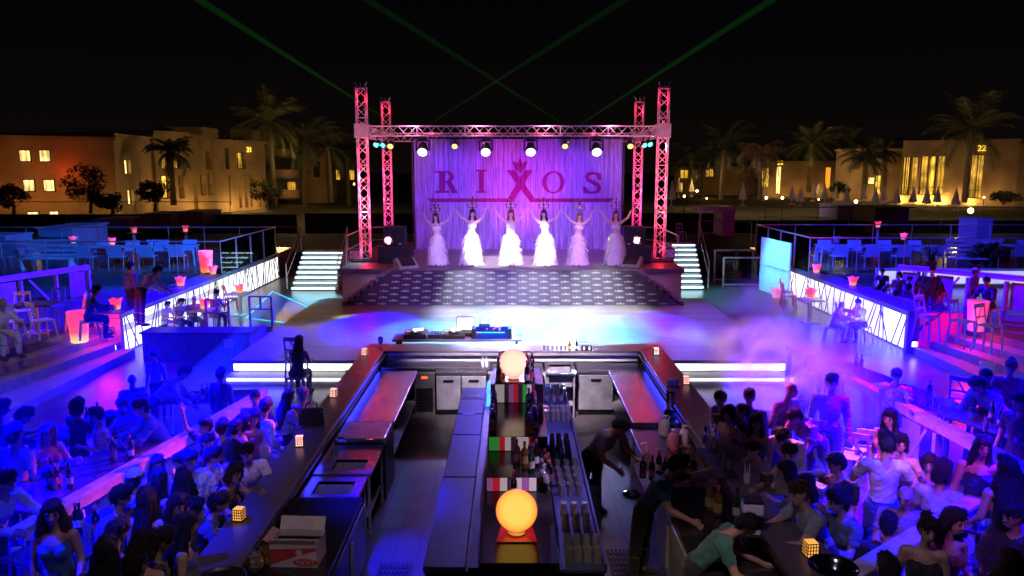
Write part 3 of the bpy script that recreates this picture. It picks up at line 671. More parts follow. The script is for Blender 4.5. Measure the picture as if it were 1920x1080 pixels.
for i, (x, y) in enumerate([(-.27,11.2),(-.26,10.9),(-.275,10.6),(-.27,10.3),(-.26,10.1)]):
    k = [0,3,0,3,2][i]; put(PROTOS[k], (x,y,lvl(y)), rb.uniform(0,6), f'{KN[k]} on the left edge of the bottle display', 'bottles on the left edge of the display', 1.15)
for i in range(17):
    y = 12.25-.19*i; k = [4,1,0,2,1,4,2,3,2,4,2,1,3,2,4,1,0][i]; x = .24+.07*(i%2)+rb.uniform(-.015,.015)
    put(PROTOS[k], (x,y,lvl(y)), rb.uniform(0,6), f'{KN[k]} in the packed row on the right side of the bottle display', 'bottles on the right side of the display', 1.12)
for i, (x, y, k, w) in enumerate([(.06,9.5,4,'beside the amber bottle'),(.16,9.42,3,'beside the pink bottle'),(.02,8.85,1,'just behind the near orange globe lamp')]):
    put(PROTOS[k], (x,y,lvl(y)), 0, f'{KN[k]} in the middle of the display, {w}', None, 1.1)
for i in range(9): k = [2,0,3,1,2,4,0,2,3][i]; put(PROTOS[k], (-.2+.05*(i%2),12.2-.085*i,lvl(12.2-.085*i)), rb.uniform(0,6), f'{KN[k]} on the top step of the display around the far globe lamp', 'bottles on the top step of the display', 1.1)
for i in range(8): k = [2,2,4,0,2,3,1,2][i]; y = 10.25-.13*i; put(PROTOS[k], (.43+.04*(i%2),y,.9), rb.uniform(0,6), f'{KN[k]} on the low ledge between the display and the glasses', 'bottles on the low ledge', 1.05)
G_HI = MB().lathe([(0,0),(.03,0),(.036,.14),(.034,.14),(.028,.008),(0,.008)], 14).build('tall_glass', TUMB, smooth=True); G_HI.location = (0,0,-50)
G_WINE = MB().lathe([(0,.003),(.032,.003),(.03,.006),(.006,.01),(.004,.08),(.02,.09),(.042,.13),(.04,.18),(.034,.2),(.033,.2),(.039,.13),(.0,.092)], 14).build('wine_glass', TUMB, smooth=True); G_WINE.location = (0,0,-50)
tag(G_HI, 'x', 'glass'); tag(G_WINE, 'x', 'glass')
def put1(proto, loc, label, group, flip=False, scale=1, rx=0):
    if proto.name not in USED: USED.add(proto.name); o = proto
    else: o = proto.copy(); COL.objects.link(o)
    o.location = loc; o.rotation_euler = (math.pi if flip else rx,0,rb.uniform(0,6)) if not rx else (rx,0,.3); o.scale = (scale,)*3; o['label'] = label; o['group'] = group; return o
def grid(proto, x0, x1, nx, y0, y1, ny, label, group, flip=False, h=.14, sc=1.2):
    for j in range(ny):
        for i in range(nx):
            x = x0+(x1-x0)*i/max(1,nx-1)+rb.uniform(-.006,.006); y = y0+(y1-y0)*j/max(1,ny-1)+rb.uniform(-.006,.006)
            put1(proto, (x,y,.884+(h*sc if flip else 0)), label, group, flip, sc)
grid(G_HI,.56,.9,5,13.1,13.35,2,'tall empty glass in the furthest rack of glasses on the island','glasses in the furthest rack',True)
grid(G_WINE,.58,.82,3,12.5,12.5,1,'wine glass standing between two racks of tall glasses','wine glasses on the island',False,sc=1.0)
grid(G_HI,.56,.9,5,11.85,12.1,2,'tall empty glass in the second rack, just behind the dark empty shelf','glasses in the second rack',True)
grid(G_HI,.58,.78,3,10.2,10.75,3,'tall empty glass in the narrow rows midway along the island','glasses midway along the island',True)
grid(G_HI,.6,.82,3,9.0,9.75,4,'tall empty glass in the long rows right of the orange globe lamp','glasses right of the orange globe',False)
grid(G_HI,.6,.84,3,8.2,8.45,2,'tall empty glass in the short block before the nearest rack','glasses before the nearest rack',True)
grid(G_HI,.58,.88,4,7.4,7.65,2,'tall empty glass in the nearest block at the end of the island','glasses at the near end',True)
for i in range(16):
    y = 11.6-.18*i; put1(G_WINE, (.43+.03*(i%2),y,.99), 'stemmed glass leaning in the tilted rack beside the bottles', 'glasses leaning beside the bottles', scale=1.05, rx=-.9)

# ---- lanterns
LCAND = emis('lantern_tiles', (1,.42,.36), 2.2, var=.5); LCAND2 = emis('lantern_warm', (1,.42,.08), 1.3, var=.6); LOFF = mat('lantern_unlit', (.3,.2,.12), .3)
def lantern(px, py, label, m=LCAND, s=.1):
    p = atz(px,py,1.15); t = thing('candle_lantern', label, 'lantern', p+Vector((0,0,.001)), rb.uniform(-.25,.25), 'mosaic candle lanterns on the bar counter')
    h = s*1.35; MB().b2(-s/2,s/2,-s/2,s/2,.008,h).build('mosaic_glass', m, t)
    fr = MB(); w = .008
    for i in range(5):
        q = -s/2+s*i/4
        for sy in (-1,1):
            fr.box((q,sy*(s/2+.001),h/2),(w,.006,h)); fr.box((sy*(s/2+.001),q,h/2),(.006,w,h))
    for k in range(5):
        z = .01+(h-.014)*k/4
        for sy in (-1,1): fr.box((0,sy*(s/2+.001),z),(s,.005,w)); fr.box((sy*(s/2+.001),0,z),(.005,s,w))
    fr.build('frame', BLACKM, t); MB().b2(-s/2-.01,s/2+.01,-s/2-.01,s/2+.01,0,.007).build('base', BLACKM, t)
    return t
lantern(449,975,'orange lit mosaic lantern on the left counter, nearest the cardboard box',LCAND2)
lantern(562,836,'pink lit mosaic lantern on the left counter below the black handbag')
lantern(626,744,'pink lit mosaic lantern on the left counter beyond the black handbag')
lantern(684,666,'small lit mosaic lantern at the far left corner of the counter')
lantern(1230,665,'small white lit mosaic lantern at the far right corner of the counter', emis('lantern_white',(1,.8,.75),1.8,var=.3))
lantern(1286,720,'pink lit mosaic lantern beside the stacked napkin cups on the right counter')
lantern(1343,793,'dim brown mosaic lantern beside the steel shakers', mat('lantern_dim', (.3,.12,.06), .3))
lantern(1437,908,'unlit mosaic lantern beside the olive bag on the right counter', LOFF)
lantern(1519,1042,'orange lit mosaic lantern next to the big steel bowl', LCAND2, .11)
# ---- things on the counters
t = thing('handbag', 'black leather handbag on the left counter', 'handbag', atz(585,795,1.15), .15)
hb = MB(); hb.add([(-.19,-.07,0),(.19,-.07,0),(.19,.07,0),(-.19,.07,0),(-.17,-.025,.25),(.17,-.025,.25),(.17,.025,.25),(-.17,.025,.25)],[(0,3,2,1),(4,5,6,7),(0,1,5,4),(1,2,6,5),(2,3,7,6),(3,0,4,7)])
hb.build('bag_body', mat('black_leather', (.012,.01,.012), .4, 0, .3, 12, .1), t, bevel=.02)
for s in (-1,1): MB().tube([(-.09,s*.035,.2),(-.08,s*.045,.3),(0,s*.045,.34),(.08,s*.045,.3),(.09,s*.035,.2)],.009).build('strap', MATS['black_leather'], t, smooth=True)
for s in (-1,1): MB().cyl((s*.15,-.06,.2),(s*.15,-.072,.2),.012).build('stud', CHROME, t)
for px,py,w in ((650,696,'nearer the edge'),(671,701,'nearer the bar')):
    o = MB().lathe([(0,0),(.035,0),(.035,.012),(.02,.02),(0,.022)],16).build('coaster', CHROME, loc=atz(px,py,1.151), smooth=True); tag(o, f'small round steel lid on the left counter, {w}', 'lid')
t = thing('napkin_caddy', 'white stacked napkin cups on the right counter', 'napkin holder', atz(1261,722,1.15), .1)
for k in range(4): MB().b2(-.1+.05*k,-.06+.05*k,-.05,.05,.0,.1+.02*(k%2)).build('napkin_stack', WHITE, t)
MB().b2(-.12,.12,-.06,.06,-.0,.012).build('tray', STEELR, t)
for px,py,h,w in ((1322,832,.25,'tallest'),(1340,830,.2,'shorter'),(1334,818,.22,'hindmost')):
    t = thing('cocktail_shaker', f'shiny steel cocktail shaker beside the dim lantern, {w} of the three', 'shaker', atz(px,py,1.15))
    MB().lathe([(0,0),(.04,0),(.048,h*.7),(.046,h*.72),(0,h*.72)],18).build('tin', CHROME, t, smooth=True); MB().lathe([(.046,h*.72),(.04,h*.88),(.02,h*.95),(.018,h),(0,h)],18).build('lid', CHROME, t, smooth=True)
o = MB().b2(-.12,.12,-.5,.5,0,.008).build('bar_mat', mat('rubber_mat', (.012,.012,.013), .7, 0, .3, 30, .2), loc=atz(1345,868,1.151)); o.rotation_euler=(0,0,.05); tag(o, 'black rubber drip mat on the right counter', 'mat')
for i,(px,py) in enumerate([(1332,846),(1344,846),(1346,864),(1356,866),(1364,876),(1354,880),(1366,880)]):
    put1(G_HI, atz(px,py,1.16)+Vector((0,0,.1)), 'upturned glass drying on the black rubber mat', 'glasses on the rubber mat', True, .7)
t = thing('straw_holder', 'white holder full of straws on the right counter', 'straw holder', atz(1400,905,1.15))
MB().lathe([(0,0),(.035,0),(.04,.11),(.036,.11),(.03,.01),(0,.01)],16).build('cup', WHITE, t, smooth=True)
for k in range(9): MB().cyl((.02*math.cos(k*2.1),.02*math.sin(k*2.1),.02),(.035*math.cos(k*2.1+.3),.035*math.sin(k*2.1+.3),.23),.0055,n=6).build('straw', mat('paper_straw', (.75,.68,.72), .5), t)
t = thing('napkin_dispenser', 'white drink dispenser tower with a dark lid on the right counter', 'dispenser', atz(1408,1002,1.15), -.1)
MB().b2(-.02,.09,-.03,.05,0,.24).build('stand', WHITE, t, bevel=.008); MB().b2(-.1,.1,-.08,.08,.24,.36).build('head', WHITE, t, bevel=.012); MB().b2(-.105,.105,-.085,.085,.361,.385).build('lid', BLACK, t, bevel=.01); MB().cyl((-.07,-.02,0),(-.07,-.02,.24),.007).build('rod', CHROME, t); MB().b2(-.11,.1,-.09,.09,0,.012).build('base', BLACK, t)
t = thing('mixing_bowl', 'big shiny steel bowl on the right counter', 'bowl', atz(1560,1092,1.15))
MB().lathe([(0,.0),(.09,0),(.1,.01),(.19,.1),(.215,.16),(.222,.162),(.22,.155),(.19,.095),(.1,.016),(0,.012)],36).build('bowl', CHROME, t, smooth=2)
t = thing('paper_bag', 'olive paper bag on the right counter beside the unlit lantern', 'bag', atz(1465,925,1.15), -.2)
MB().add([(-.07,-.05,0),(.07,-.05,0),(.07,.05,0),(-.07,.05,0),(-.07,-.035,.26),(.07,-.035,.25),(.07,.035,.27),(-.07,.035,.25)],[(0,3,2,1),(0,1,5,4),(1,2,6,5),(2,3,7,6),(3,0,4,7)]).build('bag_body', mat('olive_paper', (.2,.17,.05), .7, 0, .3, 6, .2), t)
t = thing('menu_card', 'clear upright menu card holder on the far counter', 'card holder', atz(1093,642,1.15)); MB().b2(-.1,.1,-.006,.006,0,.26).build('card', PANE, t); MB().b2(-.1,.1,-.04,.04,0,.01).build('foot', PANE, t)
for px,k,w in ((1068,3,'left'),(1081,1,'middle')): put(PROTOS[k], atz(px,657,1.15), 0, f'small {KN[k]} on the far counter, {w} of the little group', None, .75)
t = thing('condiment_holder', 'black condiment box with white packets on the far counter', 'box', atz(1100,657,1.15)); MB().b2(-.11,.11,-.05,.05,0,.1).build('box_body', BLACK, t, bevel=.005)
for s in (-.06,.05): MB().b2(s-.02,s+.02,-.053,-.051,.02,.09).build('packet', WHITE, t)
for i in range(6): put1(G_HI, atz(1020+i*8,657,1.15), 'small glass in the row on the far counter', 'glasses in a row on the far counter', False, .7)
put1(G_WINE, atz(714,655,1.15), 'single wine glass on the far left corner of the counter', 'wine glass on the counter corner', False, 1.3)
# DJ desk
t = thing('dj_desk', 'dark desk behind the far counter carrying the music decks', 'desk', (-1.2,16.75,0))
MB().b2(-1.42,1.42,-.28,.32,1.1,1.15).build('desk_top', mat('desk_purple', (.16,.12,.22), .25, 0, .3, 3), t, bevel=.008)
for x in (-1.3,1.3):
    for y in (-.2,.25): MB().b2(x-.03,x+.03,y-.03,y+.03,0,1.1).build('leg', BLACKM, t)
def deck(px, label):
    t = thing('media_player', label, 'music player', (atz(px,633,1.17).x,16.75,1.151))
    MB().add([(-.25,-.22,0),(.25,-.22,0),(.25,.2,0),(-.25,.2,0),(-.25,-.22,.09),(.25,-.22,.09),(.25,.2,.13),(-.25,.2,.13)],[(0,3,2,1),(4,5,6,7),(0,1,5,4),(1,2,6,5),(2,3,7,6),(3,0,4,7)]).build('case', BLACK, t, bevel=.01)
    MB().cyl((0,-.04,.105),(0,-.04,.125),.13,n=28).build('jog_wheel', mat('jog', (.05,.05,.055), .25, .6), t, smooth=True)
    MB().cyl((0,-.04,.126),(0,-.04,.13),.03,n=16).build('jog_display', emis('jog_light', (.9,.9,1), 1.5), t)
    MB().bar((-.08,.12,.135),(.16,.12,.15),.1,.012,(0,-.3,1)).build('screen', emis('deck_screen', (.9,.95,1), 1.6), t)
    for k in range(3): MB().b2(-.2+.05*k,-.17+.05*k,.03,.06,.115,.122).build('button', emis('amber_button', (1,.4,.0), 3), t)
deck(778,'black music deck with a round jog wheel, left one'); deck(850,'black music deck with a round jog wheel, right one beside the laptop')
t = thing('dj_mixer', 'small black mixer with blue lights between the two decks', 'mixer', (atz(815,633,1.17).x,16.75,1.151)); MB().b2(-.15,.15,-.2,.2,0,.09).build('case', BLACK, t, bevel=.008)
for i in range(4):
    for j in range(3): MB().cyl((-.1+.065*i,-.1+.09*j,.09),(-.1+.065*i,-.1+.09*j,.115),.014,n=8).build('knob', emis('blue_knob', (.05,.05,1), 1.5) if j == 0 else STEELR, t)
t = thing('laptop', 'open laptop with a bright screen on the music desk', 'laptop', (atz(872,625,1.2).x,16.95,1.2))
MB().b2(-.2,.2,-.14,.12,0,.02).build('keyboard_base', BLACK, t); lid = MB().bar((0,.12,.02),(0,.17,.33),.4,.015,(0,-1,.1)).build('lid', BLACK, t)
MB().bar((0,.108,.04),(0,.157,.315),.36,.008,(0,-1,.1)).build('screen', emis('laptop_screen', (.85,.9,1), 1.3), lid)
ic = MB(); r = random.Random(2)
for k in range(26): u, v = r.uniform(-.15,.15), r.uniform(.06,.29); w_ = r.uniform(.01,.04); ic.bar((u-w_,.1+.17*v,v),(u+w_,.1+.17*v,v),.003,r.uniform(.006,.025))
ic.build('window_icons', mat('icon_dark', (.15,.2,.35), .5), lid)
MB().b2(-.22,.22,-.16,.16,-.05,-.004).build('stand', BLACKM, t)
t = thing('sound_mixer', 'blue lit mixing console with green faders right of the laptop', 'mixer', (atz(922,633,1.17).x,16.72,1.151))
MB().add([(-.36,-.2,0),(.36,-.2,0),(.36,.2,0),(-.36,.2,0),(-.36,-.2,.05),(.36,-.2,.05),(.36,.2,.2),(-.36,.2,.2)],[(0,3,2,1),(4,5,6,7),(0,1,5,4),(1,2,6,5),(2,3,7,6),(3,0,4,7)]).build('case', emis('console_blue', (.0,.02,.35), .5), t)
for i in range(20):
    x = -.32+.031*i; MB().b2(x-.007,x+.007,-.08,-.03,.11,.125).build('fader', emis('fader_green' if i > 2 else 'fader_yellow', (.1,1,.5) if i > 2 else (1,.7,.1), 1.8), t)
r = random.Random(5)
for i in range(9): x, y = r.uniform(-.12,.2), r.uniform(.05,.16); z = .05+(y+.2)*.375; MB().b2(x-.012,x+.012,y-.012,y+.012,z,z+.012).build('lit_button', emis('button_red', (1,.05,.1), 2), t)
for s in (-1,1): MB().b2(s*.4-.04,s*.4+.04,-.2,.2,0,.22).build('side_cheek', BLACK, t)
t = thing('wireless_receiver', 'small blue black receiver with two aerials beside the laptop', 'receiver', (atz(908,622,1.25).x,17.0,1.151)); MB().b2(-.12,.12,-.08,.08,.14,.25).build('case', mat('receiver_blue', (.04,.05,.2), .4), t, bevel=.008); MB().b2(-.1,.1,-.06,.06,0,.139).build('stand', BLACK, t)
for s in (-1,1): MB().cyl((s*.1,.06,.25),(s*.1,.06,.36),.006,n=6).build('aerial', BLACK, t)
# box, bags and tray near the camera on the left
bx = atz(560,1050,.905); bx.z = .902
t = thing('drink_carton', 'open white and red drinks carton at the near end of the left run', 'carton', bx, -.04)
CARD = mat('white_card', (.6,.52,.52), .7, 0, .15, 5, .1); CARDR = mat('red_card', (.5,.05,.06), .6, 0, .15, 5); KRAFT = mat('kraft_inside', (.4,.22,.1), .8)
w_, d_, h_ = .24, .16, .26
b_ = MB(); b_.b2(-w_,w_,-d_,-d_+.008,0,h_); b_.b2(-w_,w_,d_-.008,d_,0,h_); b_.b2(-w_,-w_+.008,-d_+.009,d_-.009,0,h_); b_.b2(w_-.008,w_,-d_+.009,d_-.009,0,h_); b_.b2(-w_,w_,-d_,d_,0,.008); b_.build('box_body', CARD, t)
MB().bar((0,d_,h_),(0,d_+.06,h_+.12),.47,.006,(0,-1,.5)).build('flap', CARD, t); MB().bar((0,-d_,h_),(0,-d_-.02,h_+.05),.47,.006,(0,-1,.3)).build('flap', CARD, t); MB().bar((-w_,0,h_),(-w_-.07,0,h_+.03),.3,.006,(0,0,1)).build('flap', KRAFT, t)
MB().add([(-w_,-d_-.002,.2),(-w_,-d_-.002,.03),(0,-d_-.002,.12),(w_,-d_-.002,.19),(w_,-d_-.002,.22)],[(0,1,2,3,4)]).build('red_print', CARDR, t)
lv_, lf_ = text_mesh('LION', .075, 1.05); 
MB().add([(.12-x*1.0,-d_-.006,.09-z) for x,z,_ in lv_], lf_).build('lettering', CARD, t)
q = MB(); q.lathe([(.0,0),(.035,0)],20); MB().add([(.06+v[0],-d_-.004,.17+v[1]) for v in q.v], q.f).build('round_mark', CARD, t)
pl = MB(); [pl.add([(.12+.085*math.cos(a*.314)*1.5,-d_-.004,.065+.04*math.sin(a*.314)) for a in range(20)],[tuple(range(20))])]; pl.build('red_badge', CARDR, t)
cl = MB(); [cl.bar((-.2+.06*k,.02,.24),(-.1+.07*k,-.03,.27),.03,.02) for k in range(6)]; cl.build('bottle_neck', BLACK, t)
for px,py,c,lab in ((478,1068,(.5,.4,.3),'shiny crumpled snack bag beside the carton, pale one'),(500,1052,(.35,.18,.02),'shiny crumpled snack bag beside the carton, orange one')):
    p = atz(px,py,.95); p.z = .905; bm_ = bmesh.new(); bmesh.ops.create_icosphere(bm_, subdivisions=3, radius=.1); r = random.Random(int(px))
    for v in bm_.verts: v.co = Vector((v.co.x*.9, v.co.y*.55, v.co.z*1.15+.115))*(1+r.uniform(-.12,.12)); v.co.z = max(.002,v.co.z)
    me = bpy.data.meshes.new('snack_bag'); bm_.to_mesh(me); bm_.free(); me.materials.append(mat('foil_%d' % px, c, .18, .6, .3, 20)); o = bpy.data.objects.new('snack_bag', me); COL.objects.link(o); o.location = p; tag(o, lab, 'snack bag')
t = thing('round_tray', 'blue rimmed round black tray on the left counter', 'tray', atz(415,1090,1.152)); MB().lathe([(0,0),(.2,0),(.22,.03),(.215,.03),(.195,.008),(0,.008)],32).build('tray', BLACK, t, smooth=True); MB().lathe([(.222,.02),(.226,.034),(.215,.036)],32).build('rim', mat('blue_rim', (.02,.08,.4), .3), t, smooth=True)
# right station
def jug(px, py, label, c):
    p = atz(px,py,.85); t = thing('plastic_jug', label, 'jug', p, .3); MB().lathe([(0,0),(.085,0),(.09,.02),(.09,.17),(.07,.22),(.03,.25),(.028,.28),(0,.28)],16).build('body', mat('jug_%d' % px, c, .4, 0, .1, 4), t, smooth=True)
    MB().tube([(.06,0,.22),(.09,0,.27),(.05,0,.3),(.02,0,.27)],.014).build('handle', MATS['jug_%d' % px], t, smooth=True); MB().cyl((0,0,.28),(0,0,.305),.03).build('cap', WHITE, t)
jug(1245,815,'pale plastic juice jug at the back of the cocktail station',(.6,.55,.55)); jug(1262,842,'pink plastic juice jug at the cocktail station',(.55,.2,.25)); jug(1281,835,'white plastic juice jug against the counter edge at the station',(.7,.62,.6))
t = thing('blender', 'steel blender with black base at the end of the bright right table', 'blender', atz(1256,785,.9)); MB().lathe([(0,0),(.1,0),(.1,.12),(.07,.16),(0,.16)],16).build('motor_base', BLACK, t, smooth=True); MB().lathe([(.06,.165),(.075,.42),(.08,.44),(0,.44)],16).build('jug', CHROME, t, smooth=True); MB().cyl((0,0,.441),(0,0,.47),.078).build('lid', BLACK, t)
t = thing('pump_bottle', 'clear pump bottle at the edge of the cocktail station', 'pump bottle', atz(1212,880,.85)); MB().lathe([(0,0),(.05,0),(.05,.2),(.02,.25),(0,.25)],14).build('body', TUMB, t, smooth=True); MB().tube([(0,0,.25),(0,0,.36),(-.02,0,.375),(-.09,0,.36)],.011).build('pump', WHITE, t, smooth=True)
for i,(px,py,k) in enumerate([(1205,895,2),(1222,900,0),(1235,888,1),(1252,880,4),(1262,884,4),(1275,880,1),(1290,876,3),(1300,895,2),(1246,900,1),(1330,955,3),(1345,965,3),(1380,975,0)]):
    p = atz(px,py,.86 if i < 9 else .905)
    put(PROTOS[k], p, 0, f'{KN[k]} '+('standing in the speed rail of the cocktail station' if i < 9 else 'beside the white dispenser tower' if i == 11 else 'by the steel edge near the straw holder'), 'bottles at the cocktail station' if i < 9 else None if i == 11 else 'pair of amber bottles near the straws', 1.05 if i < 9 else 1.2)
t = thing('bus_tub', 'black jerry can standing against the right side of the island', 'container', (1.12,10.0,.012)); MB().b2(-.09,.09,-.16,.16,0,.62).build('tank', mat('tub_dark', (.02,.04,.05), .4), t, bevel=.03); MB().tube([(0,-.1,.6),(0,-.1,.72),(0,.1,.72),(0,.1,.6)],.015).build('handle', CHROME, t, smooth=True)
def floor_mat(label, x, y, w, d):
    o = MB(); 
    for i in range(8): o.b2(-w/2+w*i/8,-w/2+w*(i+.55)/8,-d/2,d/2,0,.015)
    for j in range(6): o.b2(-w/2,w/2-.03,-d/2+d*j/6,-d/2+d*(j+.35)/6,0,.013)
    q = o.build('drain_mat', MATS['rubber_mat'], loc=(x,y,.013)); tag(q, label, 'floor mat')
floor_mat('dark slatted drain mat on the tiles left of the island', -1.42,8.6,.42,.7); floor_mat('dark slatted mat on the tiles right of the island', 1.42,8.9,.42,.8)
t = thing('floor_stand', 'chrome stand with a round foot on the right floor mat', 'stand', atz(1183,925,.03)); MB().lathe([(0,0),(.13,0),(.12,.015),(.02,.035),(0,.035)],20).build('foot', CHROME, t, smooth=True); MB().cyl((0,0,.03),(0,0,.9),.013).build('pole', STEELR, t, smooth=True)
for i,(px,c) in enumerate(((905,.8),(912,.75))):
    o = MB().lathe([(0,0),(.03,0),(.03,.13),(.012,.17),(.008,.24),(0,.24)],12).build('squeeze_bottle', WHITE, loc=atz(px,690,.905), smooth=True); tag(o, 'white squeeze bottle on the far table behind the globe lamp', 'bottle', 'white squeeze bottles')
# ================================================================ TERRACES: lit pots, tables, chairs, rails
ZPLANT = zglow('planter_glow', [(0,(1,.7,.02)),(.16,(1,.42,.01)),(.34,(1,.06,.03)),(.75,(1,.03,.09)),(1,(.9,.03,.16))], 1.25, 0, 1.05)
ZPOT = zglow('pot_glow', [(0,(1,.06,.04)),(.12,(1,.4,.03)),(.34,(1,.2,.04)),(.52,(1,.035,.05)),(1,(.9,.02,.1))], 1.1, 0, .45)
PINKPL = zglow('planter_pink', [(0,(.25,.1,.1)),(.3,(.5,.08,.12)),(.7,(1,.03,.14)),(1,(.6,.05,.4))], .8, 0, 1.05)
POFF = mat('unlit_pot', (.35,.4,.5), .4, 0, .1, 3)
def planter(label, p, m, s=1):
    t = thing('tall_planter', label, 'planter', p, 0, None, s*.7)
    MB().lathe([(0,0),(.23,0),(.26,.02),(.34,1.03),(.345,1.05),(.31,1.05),(.3,.9),(0,.88)],28).build('shell', m, t, smooth=True)
    MB().cyl((0,0,.86),(0,0,.9),.29,n=24).build('soil', BLACK, t)
def pot(label, p, m=None, s=1):
    t = thing('lit_pot', label, 'pot', p, rb.uniform(0,1.5), None, s*.62)
    n = 24; vs = []; fs = []
    for k,(r_, z) in enumerate([(.0,.0),(.13,.0),(.15,.02),(.19,.25),(.25,.42),(.24,.43),(.18,.25),(0,.2)]):
        for i in range(n):
            a = 2*math.pi*i/n; lob = 1+(.09*math.cos(4*a) if k in (4,5) else .03*math.cos(4*a) if k == 3 else 0); dz = .035*math.cos(4*a) if k in (4,5) else 0
            vs.append((r_*lob*math.cos(a), r_*lob*math.sin(a), z+dz))
    for k in range(7):
        for i in range(n): fs.append((k*n+i,k*n+(i+1)%n,(k+1)*n+(i+1)%n,(k+1)*n+i))
    MB().add(vs, fs).build('shell', m or ZPOT, t, smooth=True)
    MB().cyl((0,0,-.001),(0,0,.004),.17,n=20).build('saucer', BLACK, t)
planter('tall glowing red planter turning yellow at the foot, on the left steps', (-10.72,18.75,.572), ZPLANT, 1.05)
planter('tall glowing pink planter behind the left glass balustrade corner', (-10.95,27.5,1.122), zglow('planter_rose', [(0,(1,.3,.02)),(.3,(1,.05,.1)),(1,(1,.06,.2))], 1.15, 0, 1.05), 1.05)
planter('tall pink planter beside the right steps, dark at its foot', (11.75,19.2,.762), PINKPL, 1.05)
for px,py,lab,s in ((212,580,'lit pot on the near end of the left low wall, beside the planter',1.05),(332,536,'lit pot midway along the left low wall',1.05),(399,514,'lit pot on the left low wall below the balustrade corner',1.05),(1544,511,'lit pot on the far part of the right low wall',1.05),(1622,535,'dim lit pot near the middle of the right low wall',1)):
    p = atz(px,py,1.125); p.x = max(-10.5,p.x) if p.x < 0 else min(10.85,p.x); pot(lab, p, None, s)
# ------------------------------------------------ furniture
FW = mat('white_furniture', (.66,.64,.64), .45, 0, .1, 5); FB = mat('pale_frame', (.5,.54,.6), .4, .3, .1, 5); TTOP = mat('dark_table_top', (.05,.045,.05), .25, 0, .3, 5)
def stool(label, loc, rz, m=FW, h=.46, group=None, name='cafe_chair', back=True):
    t = thing(name, label, 'chair', loc, rz, group)
    MB().b2(-.2,.2,-.2,.2,h-.03,h).build('seat', m, t, bevel=.012)
    for x,y in ((-1,-1),(1,-1),(1,1),(-1,1)): MB().bar((x*.17,y*.17,h-.03),(x*.22,y*.22,0),.035,.035).build('leg', m, t)
    if back:
        b = MB(); 
        for x in (-.18,.18): b.bar((x,.18,h),(x*.95,.26,h+.4),.035,.025)
        b.bar((-.19,.26,h+.4),(.19,.26,h+.4),.03,.09); b.bar((-.18,.21,h+.15),(.18,.21,h+.15),.02,.04); b.bar((-.1,.2,h+.1),(.08,.25,h+.4),.02,.03)
        b.build('backrest', m, t)
    return t
def table(label, loc, rz, w, d, h, top=None, leg=FW, group=None, style='four', cat='table', name='table'):
    t = thing(name, label, cat, loc, rz, group)
    MB().b2(-w/2,w/2,-d/2,d/2,h-.04,h).build('table_top', top or TTOP, t, bevel=.008)
    if style == 'four':
        for x in (-1,1):
            for y in (-1,1): MB().bar((x*(w/2-.08),y*(d/2-.07),h-.04),(x*(w/2-.03),y*(d/2-.04),0),.05,.05).build('leg', leg, t)
    else:
        MB().b2(-.05,.05,-.05,.05,.02,h-.04).build('column', leg, t); MB().b2(-.25,.25,-.25,.25,0,.02).build('foot_plate', leg, t)
    return t
# left lower terrace cafe corner
z1 = ZTL = .762
table('dark square cafe table on a white column, left terrace', (-11.9,19.0,z1), .2, .95, .75, .74, style='col', name='cafe_table')
cafe = [(-11.35,18.35,2.6,'white cafe chair in front of the dark square table'),(-12.0,18.2,3.3,'white cafe chair before the dark square table, left one'),(-11.2,19.5,-1.2,'white cafe chair on the wall side of the dark square table'),(-12.6,19.6,.5,'white cafe chair behind the dark square table')]
for x,y,rz,l in cafe: stool(l, (x,y,z1), rz)
stool('blue folding style chair behind the dark square table', (-12.2,20.3,z1), 0, mat('blue_paint', (.05,.1,.5), .4))
# white bar rails of the terraces (open timber frames with a plank on top)
RAILTOP = mat('rail_plank', (.5,.47,.5), .45, 0, .3, 7, .15, stretch=(1,1,1)); PANELM = mat('rail_panel', (.42,.38,.4), .7, 0, .25, 3, .2)
def timber_rail(label, p0, p1, h, n, panels=(), loc_z=0, tw=.17):
    p0 = Vector((*p0,loc_z)); p1 = Vector((*p1,loc_z)); t = thing('timber_bar_rail', label, 'railing', p0); b = p1-p0; d = b.normalized(); nrm = Vector((-d.y,d.x,0)); U = Vector((0,0,1))
    MB().bar(U*(h-.02),b+U*(h-.02),tw,.04).build('top_plank', RAILTOP, t, bevel=.006)
    for s in (-1,1): MB().bar(nrm*(s*.06)+U*(h-.1),b+nrm*(s*.06)+U*(h-.1),.025,.11).build('apron', WOODW, t)
    for i in range(n+1):
        q = b*(i/n); MB().bar(q, q+U*(h-.2), .1, .1).build('post', WOODW, t, bevel=.006)
    for i in panels:
        q0, q1 = b*((i+.12)/n), b*((i+.6)/n); MB().bar(q0+U*(h*.42),q1+U*(h*.42),.02,h*.76).build('panel', PANELM, t)
    for i in range(n):
        if i % 3 == 1: MB().bar(b*((i+.25)/n)+U*.1, b*((i+.75)/n)+U*(h-.22), .03, .06).build('brace', WOODW, t)
    return t
timber_rail('long white timber bar rail behind the crowd left of the bar', (-4.26,12.86), (-5.25,7.7), 1.1, 6, (0,2,4))
timber_rail('long white timber bar rail behind the crowd right of the bar', (5.95,16.2), (6.62,9.2), 1.1, 7, (1,3,4))
timber_rail('white timber bar rail slanting across the near right corner', (6.5,9.35), (3.1,6.72), 1.1, 4, (), tw=.2)
timber_rail('short white timber rail piece beside the right counter', (3.42,9.45), (3.86,9.0), 1.0, 1, (), tw=.18)
timber_rail('blue lit timber rail on the left terrace behind the cafe tables', (-13.6,24.6), (-15.2,20.2), 1.0, 4, (0,2), z1)  # rail mirrored in glass, built here as a solid frame
timber_rail('blue lit timber rail among the seats of the right terrace', (12.2,24.2), (15.5,20.4), 1.05, 5, (0,1,3), z1)  # another glass reflection of a rail, built as a solid frame
